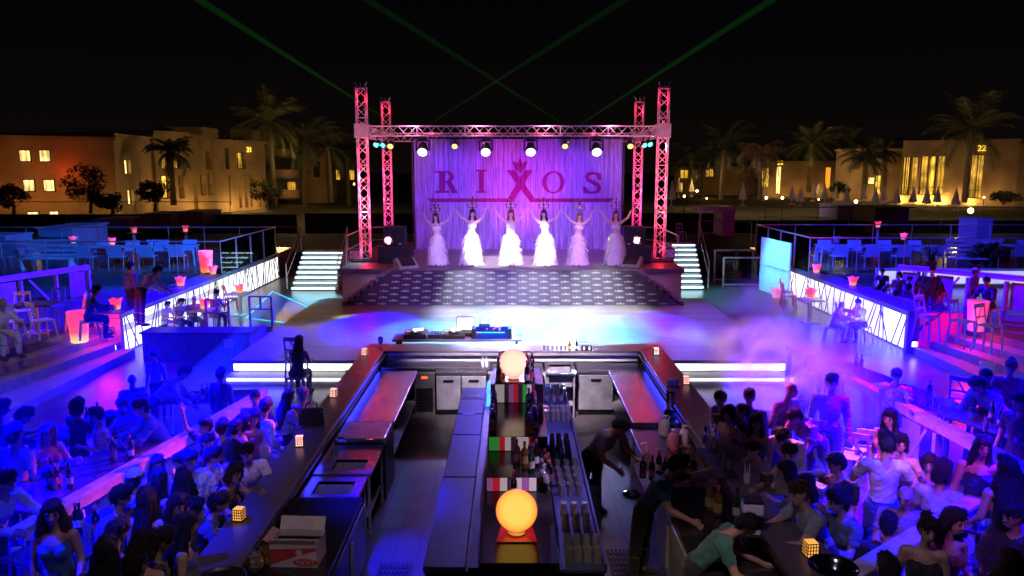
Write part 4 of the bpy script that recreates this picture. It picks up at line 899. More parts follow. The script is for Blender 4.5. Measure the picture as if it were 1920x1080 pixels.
t = thing('light_box_wall', 'short glowing lattice wall at the far left of the left terrace', 'wall', (-17.5,23.5,z1)); MB().b2(-3,1,.05,.3,0,.8).build('wall_body', CONC, t); MB().b2(-3,1,0,.04,.1,.7).build('lit_panel', EWHITE, t)
lb = MB(); r = random.Random(4); [lb.bar((-3+.3*i,-.02,.1),(-3+.3*i+r.uniform(-.4,.4),-.02,.7),.015,.015,(0,1,0)) for i in range(13)]; lb.build('lattice', LAT, t)
t = thing('light_box_wall', 'glowing low wall along the back of the right terrace', 'wall', (12.6,26.3,z1)); MB().b2(0,9,.05,.3,0,.62).build('wall_body', CONC, t); MB().b2(0,9,0,.04,.12,.55).build('lit_panel', emis('dim_panel', (.8,.78,1), .7, var=.3), t)
# upper terraces
z2 = 1.122
def armchair(label, loc, rz, group):
    t = thing('arm_chair', label, 'chair', loc, rz, group); h = .44
    MB().b2(-.26,.26,-.25,.25,h-.03,h).build('seat', FB, t, bevel=.01)
    for s in (-1,1):
        MB().tube([(s*.26,-.24,0),(s*.27,-.22,.64),(s*.27,.2,.64),(s*.26,.26,0)],.016).build('side_frame', FB, t, smooth=True)
    MB().add([(-.26,.25,h+.02),(.26,.25,h+.02),(.27,.36,.88),(-.27,.36,.88)],[(0,1,2,3)]).build('backrest', mat('chair_mesh', (.35,.42,.5), .6, 0, .2, 20), t)
    return t
def long_set(label, x, y, w, rz, n, side, tl):
    table(label, (x,y,z2), rz, w, .8, .76, FB, FB, name='dining_table', group=None)
    k = 0
    for s in (-1,1):
        for i in range(n):
            u = -w/2+w*(i+.5)/n; px, py, _ = rotz((u, s*.62, 0), rz)
            armchair(f'pale armchair at the {tl}, {["front","back"][s>0]} side, {["first","second","third","fourth","fifth"][i]} from the left', (x+px,y+py,z2), rz+(0 if s > 0 else math.pi), 'armchairs on the upper terraces'); k += 1
long_set('long pale dining table behind the left glass balustrade', -14.2, 29.3, 4.3, .12, 4, -1, 'long left terrace table')
long_set('short pale dining table at the far left of the upper terrace', -19.3, 29.6, 2.4, .0, 2, -1, 'short far left table')
long_set('long pale dining table behind the right glass balustrade', 14.0, 29.4, 4.6, -.06, 4, 1, 'long right terrace table')
long_set('pale dining table at the far right of the upper terrace', 19.6, 29.6, 2.6, 0, 2, 1, 'far right terrace table')
for px,py,lab,m in ((138,456,'lit pot at the left end of the long left terrace table',None),(211,459,'lit pot in the middle of the long left terrace table',None),(282,463,'unlit blue grey pot on the long left terrace table',POFF),(1694,449,'lit pot on the long right terrace table',None),(1569,456,'unlit pot at the left end of the long right terrace table',POFF)):
    p = atz(px,py,z2+.765); pot(lab, p, m, .95)
for px,py,d,lab in ((252,436,38,'small lit pot far behind the left balustrade, nearer the middle'),(348,434,38,'small lit pot far behind the left balustrade, right hand one'),(1646,426,38,'small lit pot far behind the right balustrade')):
    p = atd(px,py,d); pot(lab, p); table('small dark pedestal table under the '+lab.split(',')[0].replace('small ','')+(' '+lab.split(',')[1] if ',' in lab else ''), (p.x,p.y,.9), 0, .6, .6, max(.3,p.z-.9), style='col', name='side_table')
# big boxes (cabana walls, planter boxes) on the far side
BOXB = mat('rendered_box', (.3,.33,.38), .8, 0, .15, 1, .1)
def cabin(label, px0, px1, py0, py1, d, depth, nm='garden_cabin', m=BOXB):
    a, b = atd(px0,py0,d), atd(px1,py1,d); w = b.x-a.x; h = a.z-b.z
    t = thing(nm, label, 'cabin', ((a.x+b.x)/2,d,b.z)); MB().b2(-w/2,w/2,0,depth,0,h).build('wall', m, t, bevel=.02); MB().b2(-w/2-.06,w/2+.06,-.06,depth+.06,h+.002,h+.09).build('roof_slab', m, t, bevel=.02)
cabin('blue lit box shaped cabin at the left end of the upper terrace', -60,16,446,505,31.5,1.8)
cabin('large pale box shaped cabin behind the left dining tables', 70,140,430,482,34.2,3)
cabin('low dark box far behind the left dining tables', 170,243,414,432,45,3)
cabin('low reddish box behind the left balustrade, left of its twin', 262,322,404,430,46.5,3)
cabin('low reddish box behind the left balustrade, right of its twin', 328,382,400,424,48,3)
cabin('low violet box behind the right balustrade, left of its twin', 1571,1630,388,412,50,3)
cabin('low violet box behind the right balustrade, right of its twin', 1642,1703,391,418,47,3)
cabin('pale box behind the right dining tables', 1833,1858,414,460,36,1.5)
# white kiosk and a plastic chair
a = atd(1311,424,44); t = thing('bar_kiosk', 'small white kiosk with a flat roof behind the stage', 'kiosk', (a.x+1,44,.9)); H_ = atd(1311,388,44).z-.9
MB().b2(-1.05,1.05,-.1,2,H_-.2,H_).build('roof', WHITE, t); MB().b2(.3,1.0,0,1.9,0,H_-.202).build('wall', mat('kiosk_wall', (.6,.5,.48), .6), t); MB().b2(-1,-.9,0,.1,0,H_-.202).build('post', WHITE, t)
stool('white plastic chair standing alone left of the kiosk', (atd(1278,424,42).x,42,.9), .3, FW, .45)
# garden wall, rails behind the terraces
DKW = mat('dark_garden_wall', (.02,.018,.018), .9, 0, .5, 1.5, .2)
def gwall(label, x0, x1, y, z1_):
    t = thing('garden_wall', label, 'wall', ((x0+x1)/2,y,.12)); MB().b2(-(x1-x0)/2,(x1-x0)/2,0,.4,0,z1_).build('wall_body', DKW, t); MB().b2(-(x1-x0)/2-.03,(x1-x0)/2+.03,-.05,.45,z1_+.002,z1_+.1).build('coping', DKW, t)
gwall('long dark garden wall behind the left terrace', -60,-14,50,1.55); gwall('dark garden wall behind the stage', -13.9,13.9,52,1.5); gwall('long dark garden wall behind the right terrace', 14,60,51,1.1)
pipe_rail('dark railing along the garden wall on the left', [(-38,49.6,1.0),(-33,49.6,1.0),(-28.5,49.6,1.0),(-24,49.6,1.0),(-18,49.6,1.0)], 1.6, 'garden_railing')
pipe_rail('dark railing along the garden wall on the right', [(16,50.6,.9),(22,50.6,.9),(28,50.6,.9),(34,50.6,.9)], 1.3, 'garden_railing')
# ================================================================ BUILDINGS
FRAME = mat('window_frame', (.05,.04,.035), .6)
def wall_frame(p0, p1): # local frame of a facade running from p0 to p1 (seen from -Y)
    p0, p1 = Vector((*p0,0)), Vector((*p1,0)); d = (p1-p0); L_ = d.length; return p0, d/L_, L_
def facade(bld, p0, p1, z0, z1, th, m, wins, nm='wall', cornice=True):
    """wall with real openings: wins = (u0,u1,za,zb,material,balcony)"""
    P, d, L_ = wall_frame(p0, p1); back = Vector((-d.y,d.x,0)); org = Vector(bld.location)
    us = sorted({0,L_,*[w[0] for w in wins],*[w[1] for w in wins]}); zs = sorted({z0,z1,*[w[2] for w in wins],*[w[3] for w in wins]})
    mb = MB(); pt = lambda u,z,o=0: tuple(P+d*u+back*o+Vector((0,0,z))-org)
    for a,b in zip(us,us[1:]):
        for c_,e in zip(zs,zs[1:]):
            um, zm = (a+b)/2, (c_+e)/2
            if not any(w[0]<um<w[1] and w[2]<zm<w[3] for w in wins): mb.quad(pt(a,c_),pt(b,c_),pt(b,e),pt(a,e))
    for w in wins:
        u0,u1,a,b = w[:4]
        for q in (((u0,a),(u0,b)),((u1,b),(u1,a)),((u0,b),(u1,b)),((u1,a),(u0,a))): mb.quad(pt(*q[0]),pt(*q[1]),pt(*q[1],th),pt(*q[0],th))
    mb.build(nm, m, bld)
    for w in wins:
        u0,u1,a,b,wm = w[:5]; fr = MB(); um = (u0+u1)/2
        for s in ((u0+.04,a,u0+.04,b),(u1-.04,a,u1-.04,b),(u0,a+.04,u1,a+.04),(u0,b-.04,u1,b-.04)) + (((um,a,um,b),) if u1-u0 > 1.1 else ()):
            fr.bar(pt(s[0],s[1],th*.8),pt(s[2],s[3],th*.8),.08,.08)
        f = fr.build('window', FRAME, bld)
        MB().quad(pt(u0,a,th*.95),pt(u1,a,th*.95),pt(u1,b,th*.95),pt(u0,b,th*.95)).build('pane', wm, f)
        if len(w) > 5 and w[5]:
            bl = MB(); bl.bar(pt(u0,a+.95,.1),pt(u1,a+.95,.1),.06,.06); n = max(3,int((u1-u0)/.25))
            for i in range(n+1): bl.bar(pt(u0+(u1-u0)*i/n,a,.1),pt(u0+(u1-u0)*i/n,a+.95,.1),.03,.03)
            bl.build('balcony_rail', FRAME, bld)
    if cornice:
        mb = MB(); mb.bar(pt(-.2,z1-.15,-.12),pt(L_+.2,z1-.15,-.12),.3,.3); mb.build('cornice', m, bld)
    rf = MB(); rf.quad(pt(0,z1-.01),pt(L_,z1-.01),pt(L_,z1-.01,9),pt(0,z1-.01,9)); rf.quad(pt(0,z0),pt(0,z1),pt(0,z1,9),pt(0,z0,9)); rf.quad(pt(L_,z0),pt(L_,z0,9),pt(L_,z1,9),pt(L_,z1)); rf.build('roof', m, bld)
DIMW = wglow('dim_window', (1,.5,.05), 1.0); DARKW = mat('dark_pane', (.02,.018,.015), .15)
# left wing, three storeys; windows placed on the wall by measured directions
def uz(px, py, p0, p1):   # where a view direction meets a facade
    P, d, L_ = wall_frame(p0, p1); r = ray(px,py); n = Vector((-d.y,d.x,0)); t_ = P.dot(n)/(r[0]*n.x+r[1]*n.y)
    h = Vector((r[0]*t_,r[1]*t_,0)); return (h-P).dot(d), CH+r[2]*t_
def win_from(p0, p1, px0, px1, py0, py1, m, bal=False):
    u0, zt = uz(px0,py0,p0,p1); u1, zb = uz(px1,py1,p0,p1); return (u0,u1,zb,zt,m,bal)
def gp(px, d): return (atd(px,400,d).x, d)
SEG = []
def seg(b, pxa, da, pxb, db, ytop, z0, th, m, wins, **k):
    p0, p1 = gp(pxa,da), gp(pxb,db); SEG.append((p0,p1)); facade(b, p0, p1, z0, uz((pxa+pxb)/2,ytop,p0,p1)[1], th, m, [win_from(p0,p1,*w) for w in wins], **k); return p0, p1
b = thing('hotel_building', 'sand coloured three storey hotel wing with square lit windows on the far left', 'building', (-33,62,-.5))
seg(b,-14,57,221,62,255,-.5,.5,STUCCO,[(q[0],q[1],q[2],q[3],EWARM2) for q in ((34,61,280,304),(72,98,280,304),(42,69,336,360),(80,106,336,360),(50,77,397,418),(92,114,396,416))])
seg(b,222,62.1,298,72,255,-.5,.4,STUCCO2,[(233,247,299,327,EWARM2),(239,253,356,383,EWARM2)])
b = thing('hotel_building', 'hotel block with tall yellow lit doorways and a lit number over its balcony', 'building', (-30,78,-.2))
seg(b,298,71,357,75,247,-.2,.7,STUCCO2,[(303,343,294,317,DIMW,True),(300,324,329,372,EWARM,True),(334,347,330,372,DIMW,True)])
seg(b,357,75.2,407,79,253,-.2,.7,STUCCO,[(384,397,279,317,DIMW,True),(361,373,328,392,EWARM,True),(375,387,328,366,EWARM,True),(389,401,327,366,EWARM,True)])
q4, q5 = seg(b,407,79.2,502,86,263,-.2,.7,STUCCO2,[(421,431,277,317,DARKW,True),(443,463,285,317,DIMW,True),(428,434,328,384,EWARM),(446,455,328,390,EWARM,True),(457,466,328,389,EWARM,True),(468,474,328,388,EWARM,True),(484,493,328,388,EWARM)])
t_ = atd(452,258,86); MB().b2(t_.x-1.2+30,t_.x+1.2+30,8,11,6,t_.z+1.1).build('roof_box', STUCCO2, b)
t_ = atd(330,247,76); MB().b2(t_.x-2.6+30,t_.x+2.2+30,-1,3,6.5,t_.z+.7).build('roof_box', STUCCO2, b)
SIGN = emis('sign_yellow', (1,.62,.05), 2.2)
def number(s, px, py, p0, p1, size, label):
    u, z = uz(px,py,p0,p1); P, d, L_ = wall_frame(p0,p1); vs, fs = text_mesh(s, size, 1.0, .04); o = Vector(P+d*u+Vector((d.y,-d.x,0))*.12+Vector((0,0,z)))
    mb = MB(); mb.add([tuple(d*v[0]+Vector((0,0,v[1]))+Vector((d.y,-d.x,0))*v[2]) for v in vs], fs)
    q = mb.build('building_number', SIGN, loc=o); tag(q, label, 'sign')
number('21', 466, 285, q4, q5, .75, 'lit yellow house number on the left hotel block')
b = thing('hotel_building', 'dim building with stacked curved balconies behind the left palms', 'building', (-28.8,98,-.2))
def arc(r0, z0, z1, a0, a1, n=14):
    m_ = MB(); vs = []
    for i in range(n+1):
        a = a0+(a1-a0)*i/n
        for rr in (r0, r0-.25):
            for z in (z0,z1): vs.append((rr*math.cos(a),-rr*math.sin(a),z))
    fs = []
    for i in range(n):
        k = i*4; fs += [(k,k+4,k+5,k+1),(k+2,k+3,k+7,k+6),(k+1,k+5,k+7,k+3),(k,k+2,k+6,k+4)]
    return m_.add(vs, fs)
for k in range(3): arc(2.4,1.2+2.5*k,2.1+2.5*k,.3,2.9).build('balcony', STUCCO, b); arc(2.5,1.0+2.5*k,1.19+2.5*k,.3,2.9).build('floor_slab', CONCD, b)
MB().b2(-2.4,2.2,1,7,0,8.2).build('wall', CONCD, b); MB().b2(2.21,5.2,1.5,7,0,7.4).build('wall', STUCCO, b); MB().b2(.4,1.3,.8,.99,1,3).build('door_panel', DIMW, b); MB().b2(3.6,4.4,1.3,1.49,3.6,5.6).build('door_panel', DARKW, b)
b = thing('hotel_building', 'long low dim building far behind the left truss towers', 'building', (-25,118,0)); seg(b,600,116,668,118,300,0,.5,CONCD,[(612,640,318,338,DIMW),(655,666,318,338,DIMW)])
b = thing('hotel_building', 'far right hotel block with tall uplit pilasters and a lit number', 'building', (54,94,0))
r0, r1 = seg(b,1690,99,1900,91,262,0,.8,STUCCO2,[(1692,1704,294,366,EWARM,True),(1706,1716,294,366,DIMW,True),(1726,1737,292,366,DIMW,True),(1741,1752,292,366,EWARM,True),(1755,1766,292,366,DIMW,True),(1820,1838,290,372,DIMW,True)])
seg(b,1900,90.8,1990,88,268,0,.4,STUCCO,[])
number('22', 1841, 283, r0, r1, .95, 'lit yellow house number on the far right hotel block')
b = thing('hotel_building', 'plain sand coloured block left of the uplit far right hotel', 'building', (48,106,0))
seg(b,1561,107,1690,103,279,0,.6,STUCCO,[(1627,1639,332,346,EWARM2),(1641,1650,328,366,EWARM,True)])
b = thing('hotel_building', 'low sand coloured building with a glowing orange doorway behind the parasols', 'building', (43,118,0))
s0, s1 = seg(b,1420,121,1562,116,302,0,.6,STUCCO,[(1547,1556,313,355,emis('orange_door',(1,.4,.02),.9)),(1424,1431,314,352,EWARM,True),(1432,1440,314,352,EWARM,True),(1455,1462,312,364,EWARM2)])
number('20', 1463, 309, s0, s1, .9, 'lit yellow house number on the low middle building')
b = thing('hotel_building', 'dim row building behind the right truss tower and dark palms', 'building', (32,126,0))
seg(b,1262,128,1420,124,312,0,.5,STUCCO,[(1275,1290,318,335,DIMW),(1296,1308,318,335,DIMW),(1322,1338,316,332,DIMW),(1270,1280,342,358,DIMW)])
# ================================================================ PALMS AND TREES
TRK = mat('palm_trunk', (.1,.075,.05), .95, 0, .4, 4, .5, stretch=(1,1,4)); FR1 = mat('palm_frond', (.075,.085,.03), .6, 0, .4, 2); FR2 = mat('palm_frond_dark', (.04,.05,.025), .6, 0, .4, 2)
def palm(label, px, py_top, py_base, d, fl, nf, m, seed, droop=1.0, upl=True):
    r = random.Random(seed); top = atd(px,py_top,d); base = atd(px,py_base,d); base.z = max(.1,base.z); H_ = top.z-base.z
    t = thing('palm_tree', label, 'palm tree', base, 0, None); tr = []
    lean = r.uniform(-.3,.3)
    for k in range(11): u = k/10; tr.append((lean*u*u, 0, H_*u))
    MB().tube(tr, [.26-.1*k/10+(.02 if k%2 else 0) for k in range(11)], 10).build('trunk', TRK, t, smooth=True)
    c = Vector((lean,0,H_)); cr = MB()
    for i in range(int(nf*1.35)):
        az = 2*math.pi*i/nf*2.4+r.uniform(-.3,.3); el = r.uniform(-.8,1.25) if i%4 else r.uniform(.5,1.3); L_ = fl*r.uniform(.8,1.15); p = c.copy(); n = 9
        h = Vector((math.cos(az),math.sin(az),0)); pts = []
        for k in range(n+1):
            pts.append(p.copy()); a = el-droop*1.25*(k/n)**1.5; p = p+(h*math.cos(a)+Vector((0,0,math.sin(a))))*(L_/n)
        for k in range(n):
            q0, q1 = pts[k], pts[k+1]; dd = (q1-q0).normalized(); sd = dd.cross(Vector((0,0,1))); sd = sd.normalized() if sd.length > .01 else Vector((1,0,0)); up = sd.cross(dd)
            cr.bar(q0,q1,.05*(1-k/n)+.012,.03)
            for j in range(4):
                q = q0.lerp(q1, j/4); ll = fl*.24*(.35+math.sin(math.pi*min(1,(k+j/4)/n*.9+.08)))*r.uniform(.7,1.1)
                for s in (-1,1):
                    e = q+sd*(s*ll*.75)+dd*(ll*.6)-Vector((0,0,ll*(.28*droop+r.uniform(-.12,.25)))); w_ = dd*.035
                    cr.add([q-w_,q+w_,e],[(0,1,2)])
    cr.build('crown', m, t)
    bt = MB(); bt.ell((lean,0,H_-.2),(.3,.3,.45),10,7); bt.build('crown_base', TRK, t)
palm('tallest palm on the left, rising above the hotel roofs', 515,226,385,72,4.0,26,FR1,1,.9)
palm('second tall palm on the left, darker and shorter than its neighbour', 572,264,385,78,3.6,24,FR2,2,.9)
palm('third left palm, faint against the dark sky', 622,275,380,88,3.6,22,FR2,3)
palm('fourth left palm half hidden by the front left truss tower', 655,290,385,92,3.6,20,FR2,4)
palm('short bushy palm in front of the numbered left hotel block', 326,285,385,66,2.2,30,FR2,5,1.3)
palm('tall pale trunked palm right of the stage', 1352,276,375,90,3.9,24,FR2,6,1.0)
palm('drooping pinkish palm left of the low middle building', 1424,292,375,84,3.1,30,mat('palm_frond_pink', (.12,.08,.07), .6, 0, .4, 2),7,1.5)
palm('palm standing close behind the right truss tower', 1296,302,370,96,3.2,22,FR2,8,1.1)
palm('tall palm with upright fronds in front of the low middle building', 1516,270,360,92,3.9,24,FR1,9,.75)
palm('dark palm just behind the upright middle palm', 1588,266,350,108,3.6,22,FR2,10,.9)
palm('dark drooping palm before the plain sand coloured block', 1619,300,365,88,3.2,28,FR2,11,1.3)
palm('largest palm on the right, in front of the uplit far right hotel', 1808,242,380,76,4.6,26,FR1,12,.7)
palm('low palm between the plain block and the uplit far right hotel', 1655,282,360,104,3.0,24,FR2,13,1.2)
palm('small dark palm left of the pale trunked palm', 1318,300,372,100,3.0,22,FR2,14,1.2)
def tree(label, px, py0, py1, d, w, seed, m):
    r = random.Random(seed); top, base = atd(px,py0,d), atd(px,py1,d); H_ = top.z-base.z; t = thing('tree', label, 'tree', base)
    tb = MB(); tb.tube([(0,0,0),(.1,0,H_*.25),(.0,.1,H_*.5),(.1,0,H_*.75)],[.14,.11,.08,.03],8)
    for k in range(7): a = r.uniform(0,6.28); z = H_*r.uniform(.3,.6); tb.tube([(.05,.05,z),(math.cos(a)*w*.35,math.sin(a)*w*.35,z+H_*.22)],[.05,.015],6)
    tb.build('trunk', TRK, t, smooth=True); cr = MB()
    cl = [(r.gauss(0,w*.3),r.gauss(0,w*.3),H_*r.uniform(.42,.98),r.uniform(.2,.42)*w*.75) for _ in range(15)]
    for (x,y,z,s) in cl:
        for _ in range(75):
            v = Vector((r.gauss(0,1),r.gauss(0,1),r.gauss(0,.75))); v = v.normalized()*s*r.uniform(.4,1.1); c = Vector((x,y,z))+v; a = Vector((r.uniform(-1,1),r.uniform(-1,1),r.uniform(-1,.3))).normalized()*.17; b_ = a.cross(Vector((r.uniform(-1,1),r.uniform(-1,1),1))).normalized()*.06
            cr.add([c-a,c+b_,c+a,c-b_],[(0,1,2,3)])
    cr.build('crown', m, t)
LEAF = mat('night_leaves', (.05,.055,.02), .7, 0, .5, 3); LEAF2 = mat('reddish_leaves', (.08,.04,.025), .7, 0, .5, 3)
tree('bushy tree in front of the left hotel wing', 170,318,400,56,2.6,1,LEAF); tree('small bush like tree at the far left edge', 25,352,408,52,2.0,2,LEAF2); tree('low reddish bush beside the left hotel corner', 210,368,405,54,1.6,3,LEAF2); tree('round bush at the foot of the numbered hotel block', 290,344,396,58,1.9,4,LEAF); tree('dark bush between the numbered block and the tall palm', 500,340,390,70,1.9,5,LEAF)
tree('small round bush before the orange doorway', 1571,343,366,84,1.6,6,LEAF); tree('round bush at the foot of the far right hotel', 1880,362,384,74,1.7,7,LEAF)
# flowering shrub on the right terrace and big planter plants
tree('leafy shrub in a planter on the right upper terrace', 1856,462,512,28,.9,8,mat('terrace_leaves', (.05,.08,.03), .6, 0, .4, 5))
# closed parasols
PAR = mat('parasol_canvas', (.5,.46,.42), .85, 0, .12, 4, .1)
def parasol(label, px, py0, py1, d):
    a, b_ = atd(px,py0,d), atd(px,py1,d); h = a.z-b_.z; t = thing('closed_parasol', label, 'parasol', b_, rb.uniform(0,6), 'closed parasols on the lawn')
    n = 20; pr_ = [(.03,h),(.05,h*.93),(.16,h*.6),(.22,h*.42),(.27,h*.3),(.12,h*.29)]; vs = []; fs = []
    for k,(r_,z) in enumerate(pr_):
        for i in range(n): q = r_*(1+.13*(1 if i%2 else -1)*(k > 0)); aa = 6.2832*i/n; vs.append((q*math.cos(aa)*1.25,q*math.sin(aa)*1.25,z))
    for k in range(len(pr_)-1):
        for i in range(n): fs.append((k*n+i,k*n+(i+1)%n,(k+1)*n+(i+1)%n,(k+1)*n+i))
    MB().add(vs,fs).build('canopy', PAR, t); MB().cyl((0,0,0),(0,0,h+.12),.03).build('pole', STEELR, t); MB().cyl((0,0,0),(0,0,.08),.3,n=14).build('base', CONC, t)
PXS = [(1259,340,388,70),(1392,344,386,72),(1434,346,376,84),(1484,348,384,74),(1500,352,388,70),(1524,348,378,82),(1545,346,384,74),(1566,350,380,80),(1586,352,388,70),(1640,352,392,66),(1656,350,386,72),(1680,354,392,66),(1711,352,390,68),(1736,352,394,64),(1756,352,390,68),(1790,354,396,62),(1272,336,370,90),(1296,338,368,92),(1618,348,384,74),(1534,344,372,88)]
wds = ['close behind the right truss tower','just right of the glowing garden lamp by the kiosk','left of the lamp row before the middle building','in the first pair before the middle building, left one','in the first pair before the middle building, right one','small, behind the front row near the tall middle palm','right of the tall middle palm trunk','left of the orange doorway','in front of the orange doorway','below the plain sand coloured block, left one','below the plain sand coloured block, right one','before the gap between the two right hotels','at the left foot of the uplit far right hotel','biggest, below the uplit pilasters','right of the biggest one','beside the trunk of the largest right palm','small, in the far group behind the truss tower','smaller, far behind the truss tower, right one','beside the dark drooping palm','tiny, far behind the tall middle palm']
for q, w in zip(PXS, wds): parasol('closed pale parasol '+w, *q)
# garden lamps
GL = emis('garden_lamp', (1,.6,.18), 26)
for px,py,d,s,w in ((1283,368,66,.09,'beside the first closed parasol'),(1307,358,80,.11,'above the kiosk roof'),(1437,371,66,.1,'below the low middle building, left one'),(1467,371,64,.1,'below the low middle building, right one'),(1605,378,58,.12,'under the plain sand coloured block'),(1693,391,52,.1,'near the violet boxes'),(1820,395,48,.16,'brightest one, under the largest right palm'),(1845,370,70,.07,'at the foot of the far right hotel wall'),(29,419,51.0,.07,'by the far left garden railing'),(664,345,100,.1,'behind the front left truss tower'),(1325,372,68,.06,'dim, left of the kiosk roof edge'),(1535,374,70,.06,'dim, between the parasols')):
    p = atd(px,py,d); t = thing('garden_lamp', 'small glowing garden lamp '+w, 'garden lamp', p, 0, 'small garden lamps'); MB().ell((0,0,0),(s,s,s),12,8).build('bulb', GL, t, smooth=2); MB().cyl((0,0,-max(.3,p.z-.1)),(0,0,-s*.9),.03).build('stem', BLACK, t)
# recessed step lights
for x,y,w in ((-10.24,19.5,'left'),(10.52,19.85,'right')):
    t = thing('step_light', f'small square recessed light at the end of the {w} glowing wall', 'light', (x,y,.28)); MB().b2(-.06,.06,-.012,0,-.06,.06).build('lens', emis('step_lens', (1,.85,.5), 8), t); MB().b2(-.08,.08,-.006,.004,-.08,.08).build('bezel', STEELR, t); t.location.y -= .1
# handrails by the steps
t = thing('wall_handrail', 'slanting dark handrail on the end of the left low wall', 'handrail', (-10.25,19.4,.5)); MB().tube([(-.6,-.05,.75),(0,-.15,.3),(.12,-.15,.18)],.03).build('rail', BLACKM, t, smooth=True); MB().cyl((0,-.15,.3),(0,.1,.3),.015).build('bracket', BLACKM, t)
t = thing('wall_handrail', 'slanting dark handrail on the end of the right low wall', 'handrail', (10.6,19.8,.5)); MB().tube([(.75,-.05,.8),(.1,-.15,.3),(-.05,-.15,.15)],.03).build('rail', BLACKM, t, smooth=True); MB().cyl((.1,-.15,.3),(.1,.1,.3),.015).build('bracket', BLACKM, t)
t = thing('planter_wall', 'red painted end wall behind the handrail on the right steps', 'wall', (11.1,19.7,.4)); MB().b2(-.5,.6,.0,.22,-.2,.72).build('wall_body', mat('red_render', (.45,.03,.03), .7, 0, .15, 3, .1), t)
# furniture on the lower floor beside the glowing walls
def pod(label, x, y, px=None):
    table(label, (x,y,0), 0, .7, .7, .74, WHITE, WHITE, style='col', name='cafe_table')
pod('white cafe table with a lit pot by the left glowing wall, further one', -9.0,25.2); pot('lit pot on the further cafe table by the left glowing wall', (-9.0,25.2,.745))
pod('cafe table with a lit pot by the left glowing wall, nearer one', -9.0,22.3); pot('lit pot on the nearer cafe table by the left glowing wall', (-9.0,22.3,.745), None, 1.1)
for x,y,rz,w in ((-9.6,20.6,-1.2,'left one of the pair'),(-9.6,21.1,-1.2,'right one of the pair'),(-9.5,25.9,2.2,'by the further table')): stool(f'red lattice backed chair in front of the left glowing wall, {w}', (x,y,0), rz, RED)
for x,y,rz,w in ((9.8,22.4,1.3,'nearest the seated man'),(9.7,21.5,2.1,'tilted, nearest the steps'),(9.8,27.2,1.2,'furthest one'),(9.6,26.4,1.4,'middle one')): stool(f'red lattice backed chair in front of the right glowing wall, {w}', (x,y,0), rz, RED)
pod('cafe table with a lit pot by the right glowing wall', 9.4,24.0); pot('wide lit red pot on the cafe table by the right glowing wall', (9.4,24.0,.745), None, 1.2); pot('small lit red pot at the far end of the right glowing wall', (9.9,28.6,0), None, 1.3)
# technician corner on the left of the dance floor
t = thing('control_booth', 'dark control booth with boarded sides left of the dance floor', 'booth', (-8.0,19.0,0))
MB().b2(-1.3,1.4,0,.08,0,.72).build('front_panel', mat('booth_board', (.12,.17,.19), .6, 0, .4, 4, .2, stretch=(6,1,1)), t); MB().b2(-1.3,-1.22,.081,1.3,0,.72).build('side_panel', MATS['booth_board'], t); MB().b2(1.32,1.4,.081,1.3,0,.72).build('side_panel', MATS['booth_board'], t); MB().b2(-1.35,1.45,-.04,.7,.722,.76).build('desk_top', DARK, t)
MB().b2(.75,1.0,-.012,-.002,.36,.6).build('notice', WHITE, t)
for x,y,w in ((-7.9,20.4,'left'),(-6.9,20.9,'right')):
    t = thing('frame_chair', f'white metal frame chair behind the control booth, {w} one', 'chair', (x,y,.5), 0); f = MB(); W_ = mat('frame_white', (.6,.58,.6), .5)
    for a_,b_ in (((-.3,0,0),(-.3,0,.85)),((.3,0,0),(.3,0,.85)),((-.3,0,.85),(.3,0,.85)),((-.3,0,0),(.3,0,0)),((-.3,0,.5),(.3,0,.5)),((0,0,.5),(0,0,.85))): f.bar(a_,b_,.06,.04)
    f.build('back_frame', W_, t); MB().b2(-.3,.3,-.5,-.03,-.05,-.0).build('seat', DARK, t)
    for s in (-1,1): MB().b2(s*.28-.02,s*.28+.02,-.5,-.46,-.5,-.051).build('leg', W_, t); MB().b2(s*.28-.02,s*.28+.02,-.02,.02,-.5,-.001).build('leg', W_, t)
# high white stool at the dance floor edge, plus draped bench behind
t = stool('tall white bar stool at the front edge of the dance floor left of the bar', (atz(563,724,.02).x,16.55,0), 3.14, FW, .8, name='bar_stool'); 
# high tables among the crowd
HT = [0]
def high_table(label, px, py, w, d, rz, h=1.0): 
    p = atz(px,py,h); HT[0] += 1; h += .006*HT[0]; return table(label, (p.x,p.y,0), rz, w, d, h, TTOP, WOODW, name='bar_table')
high_table('dark topped bar table beyond the left rail, nearest the steps', 165,800,1.5,.8,1.2); high_table('dark topped bar table crowded with bottles at the far left corner', 110,905,1.5,.9,1.2); high_table('dark bar table along the left rail with bottles and glasses', 225,850,1.6,.6,1.36); high_table('dark bar table at the near left corner with candles', 160,1010,1.3,.8,1.2)
high_table('dark low bar table before the control booth', 395,745,1.7,.7,.1,.8); high_table('bar table in the haze right of the bar', 1470,790,1.2,.8,-.2); high_table('dark bar table with bottles beyond the right rail, middle one', 1735,752,1.7,.7,-1.3); high_table('dark bar table with bottles beyond the right rail, near one', 1872,800,1.6,.8,-1.2); high_table('dark bar table with bottles beyond the right rail, far one', 1600,700,1.4,.7,-1.3); high_table('low dark table in the near right corner', 1850,985,1.2,.8,-.6,.8)
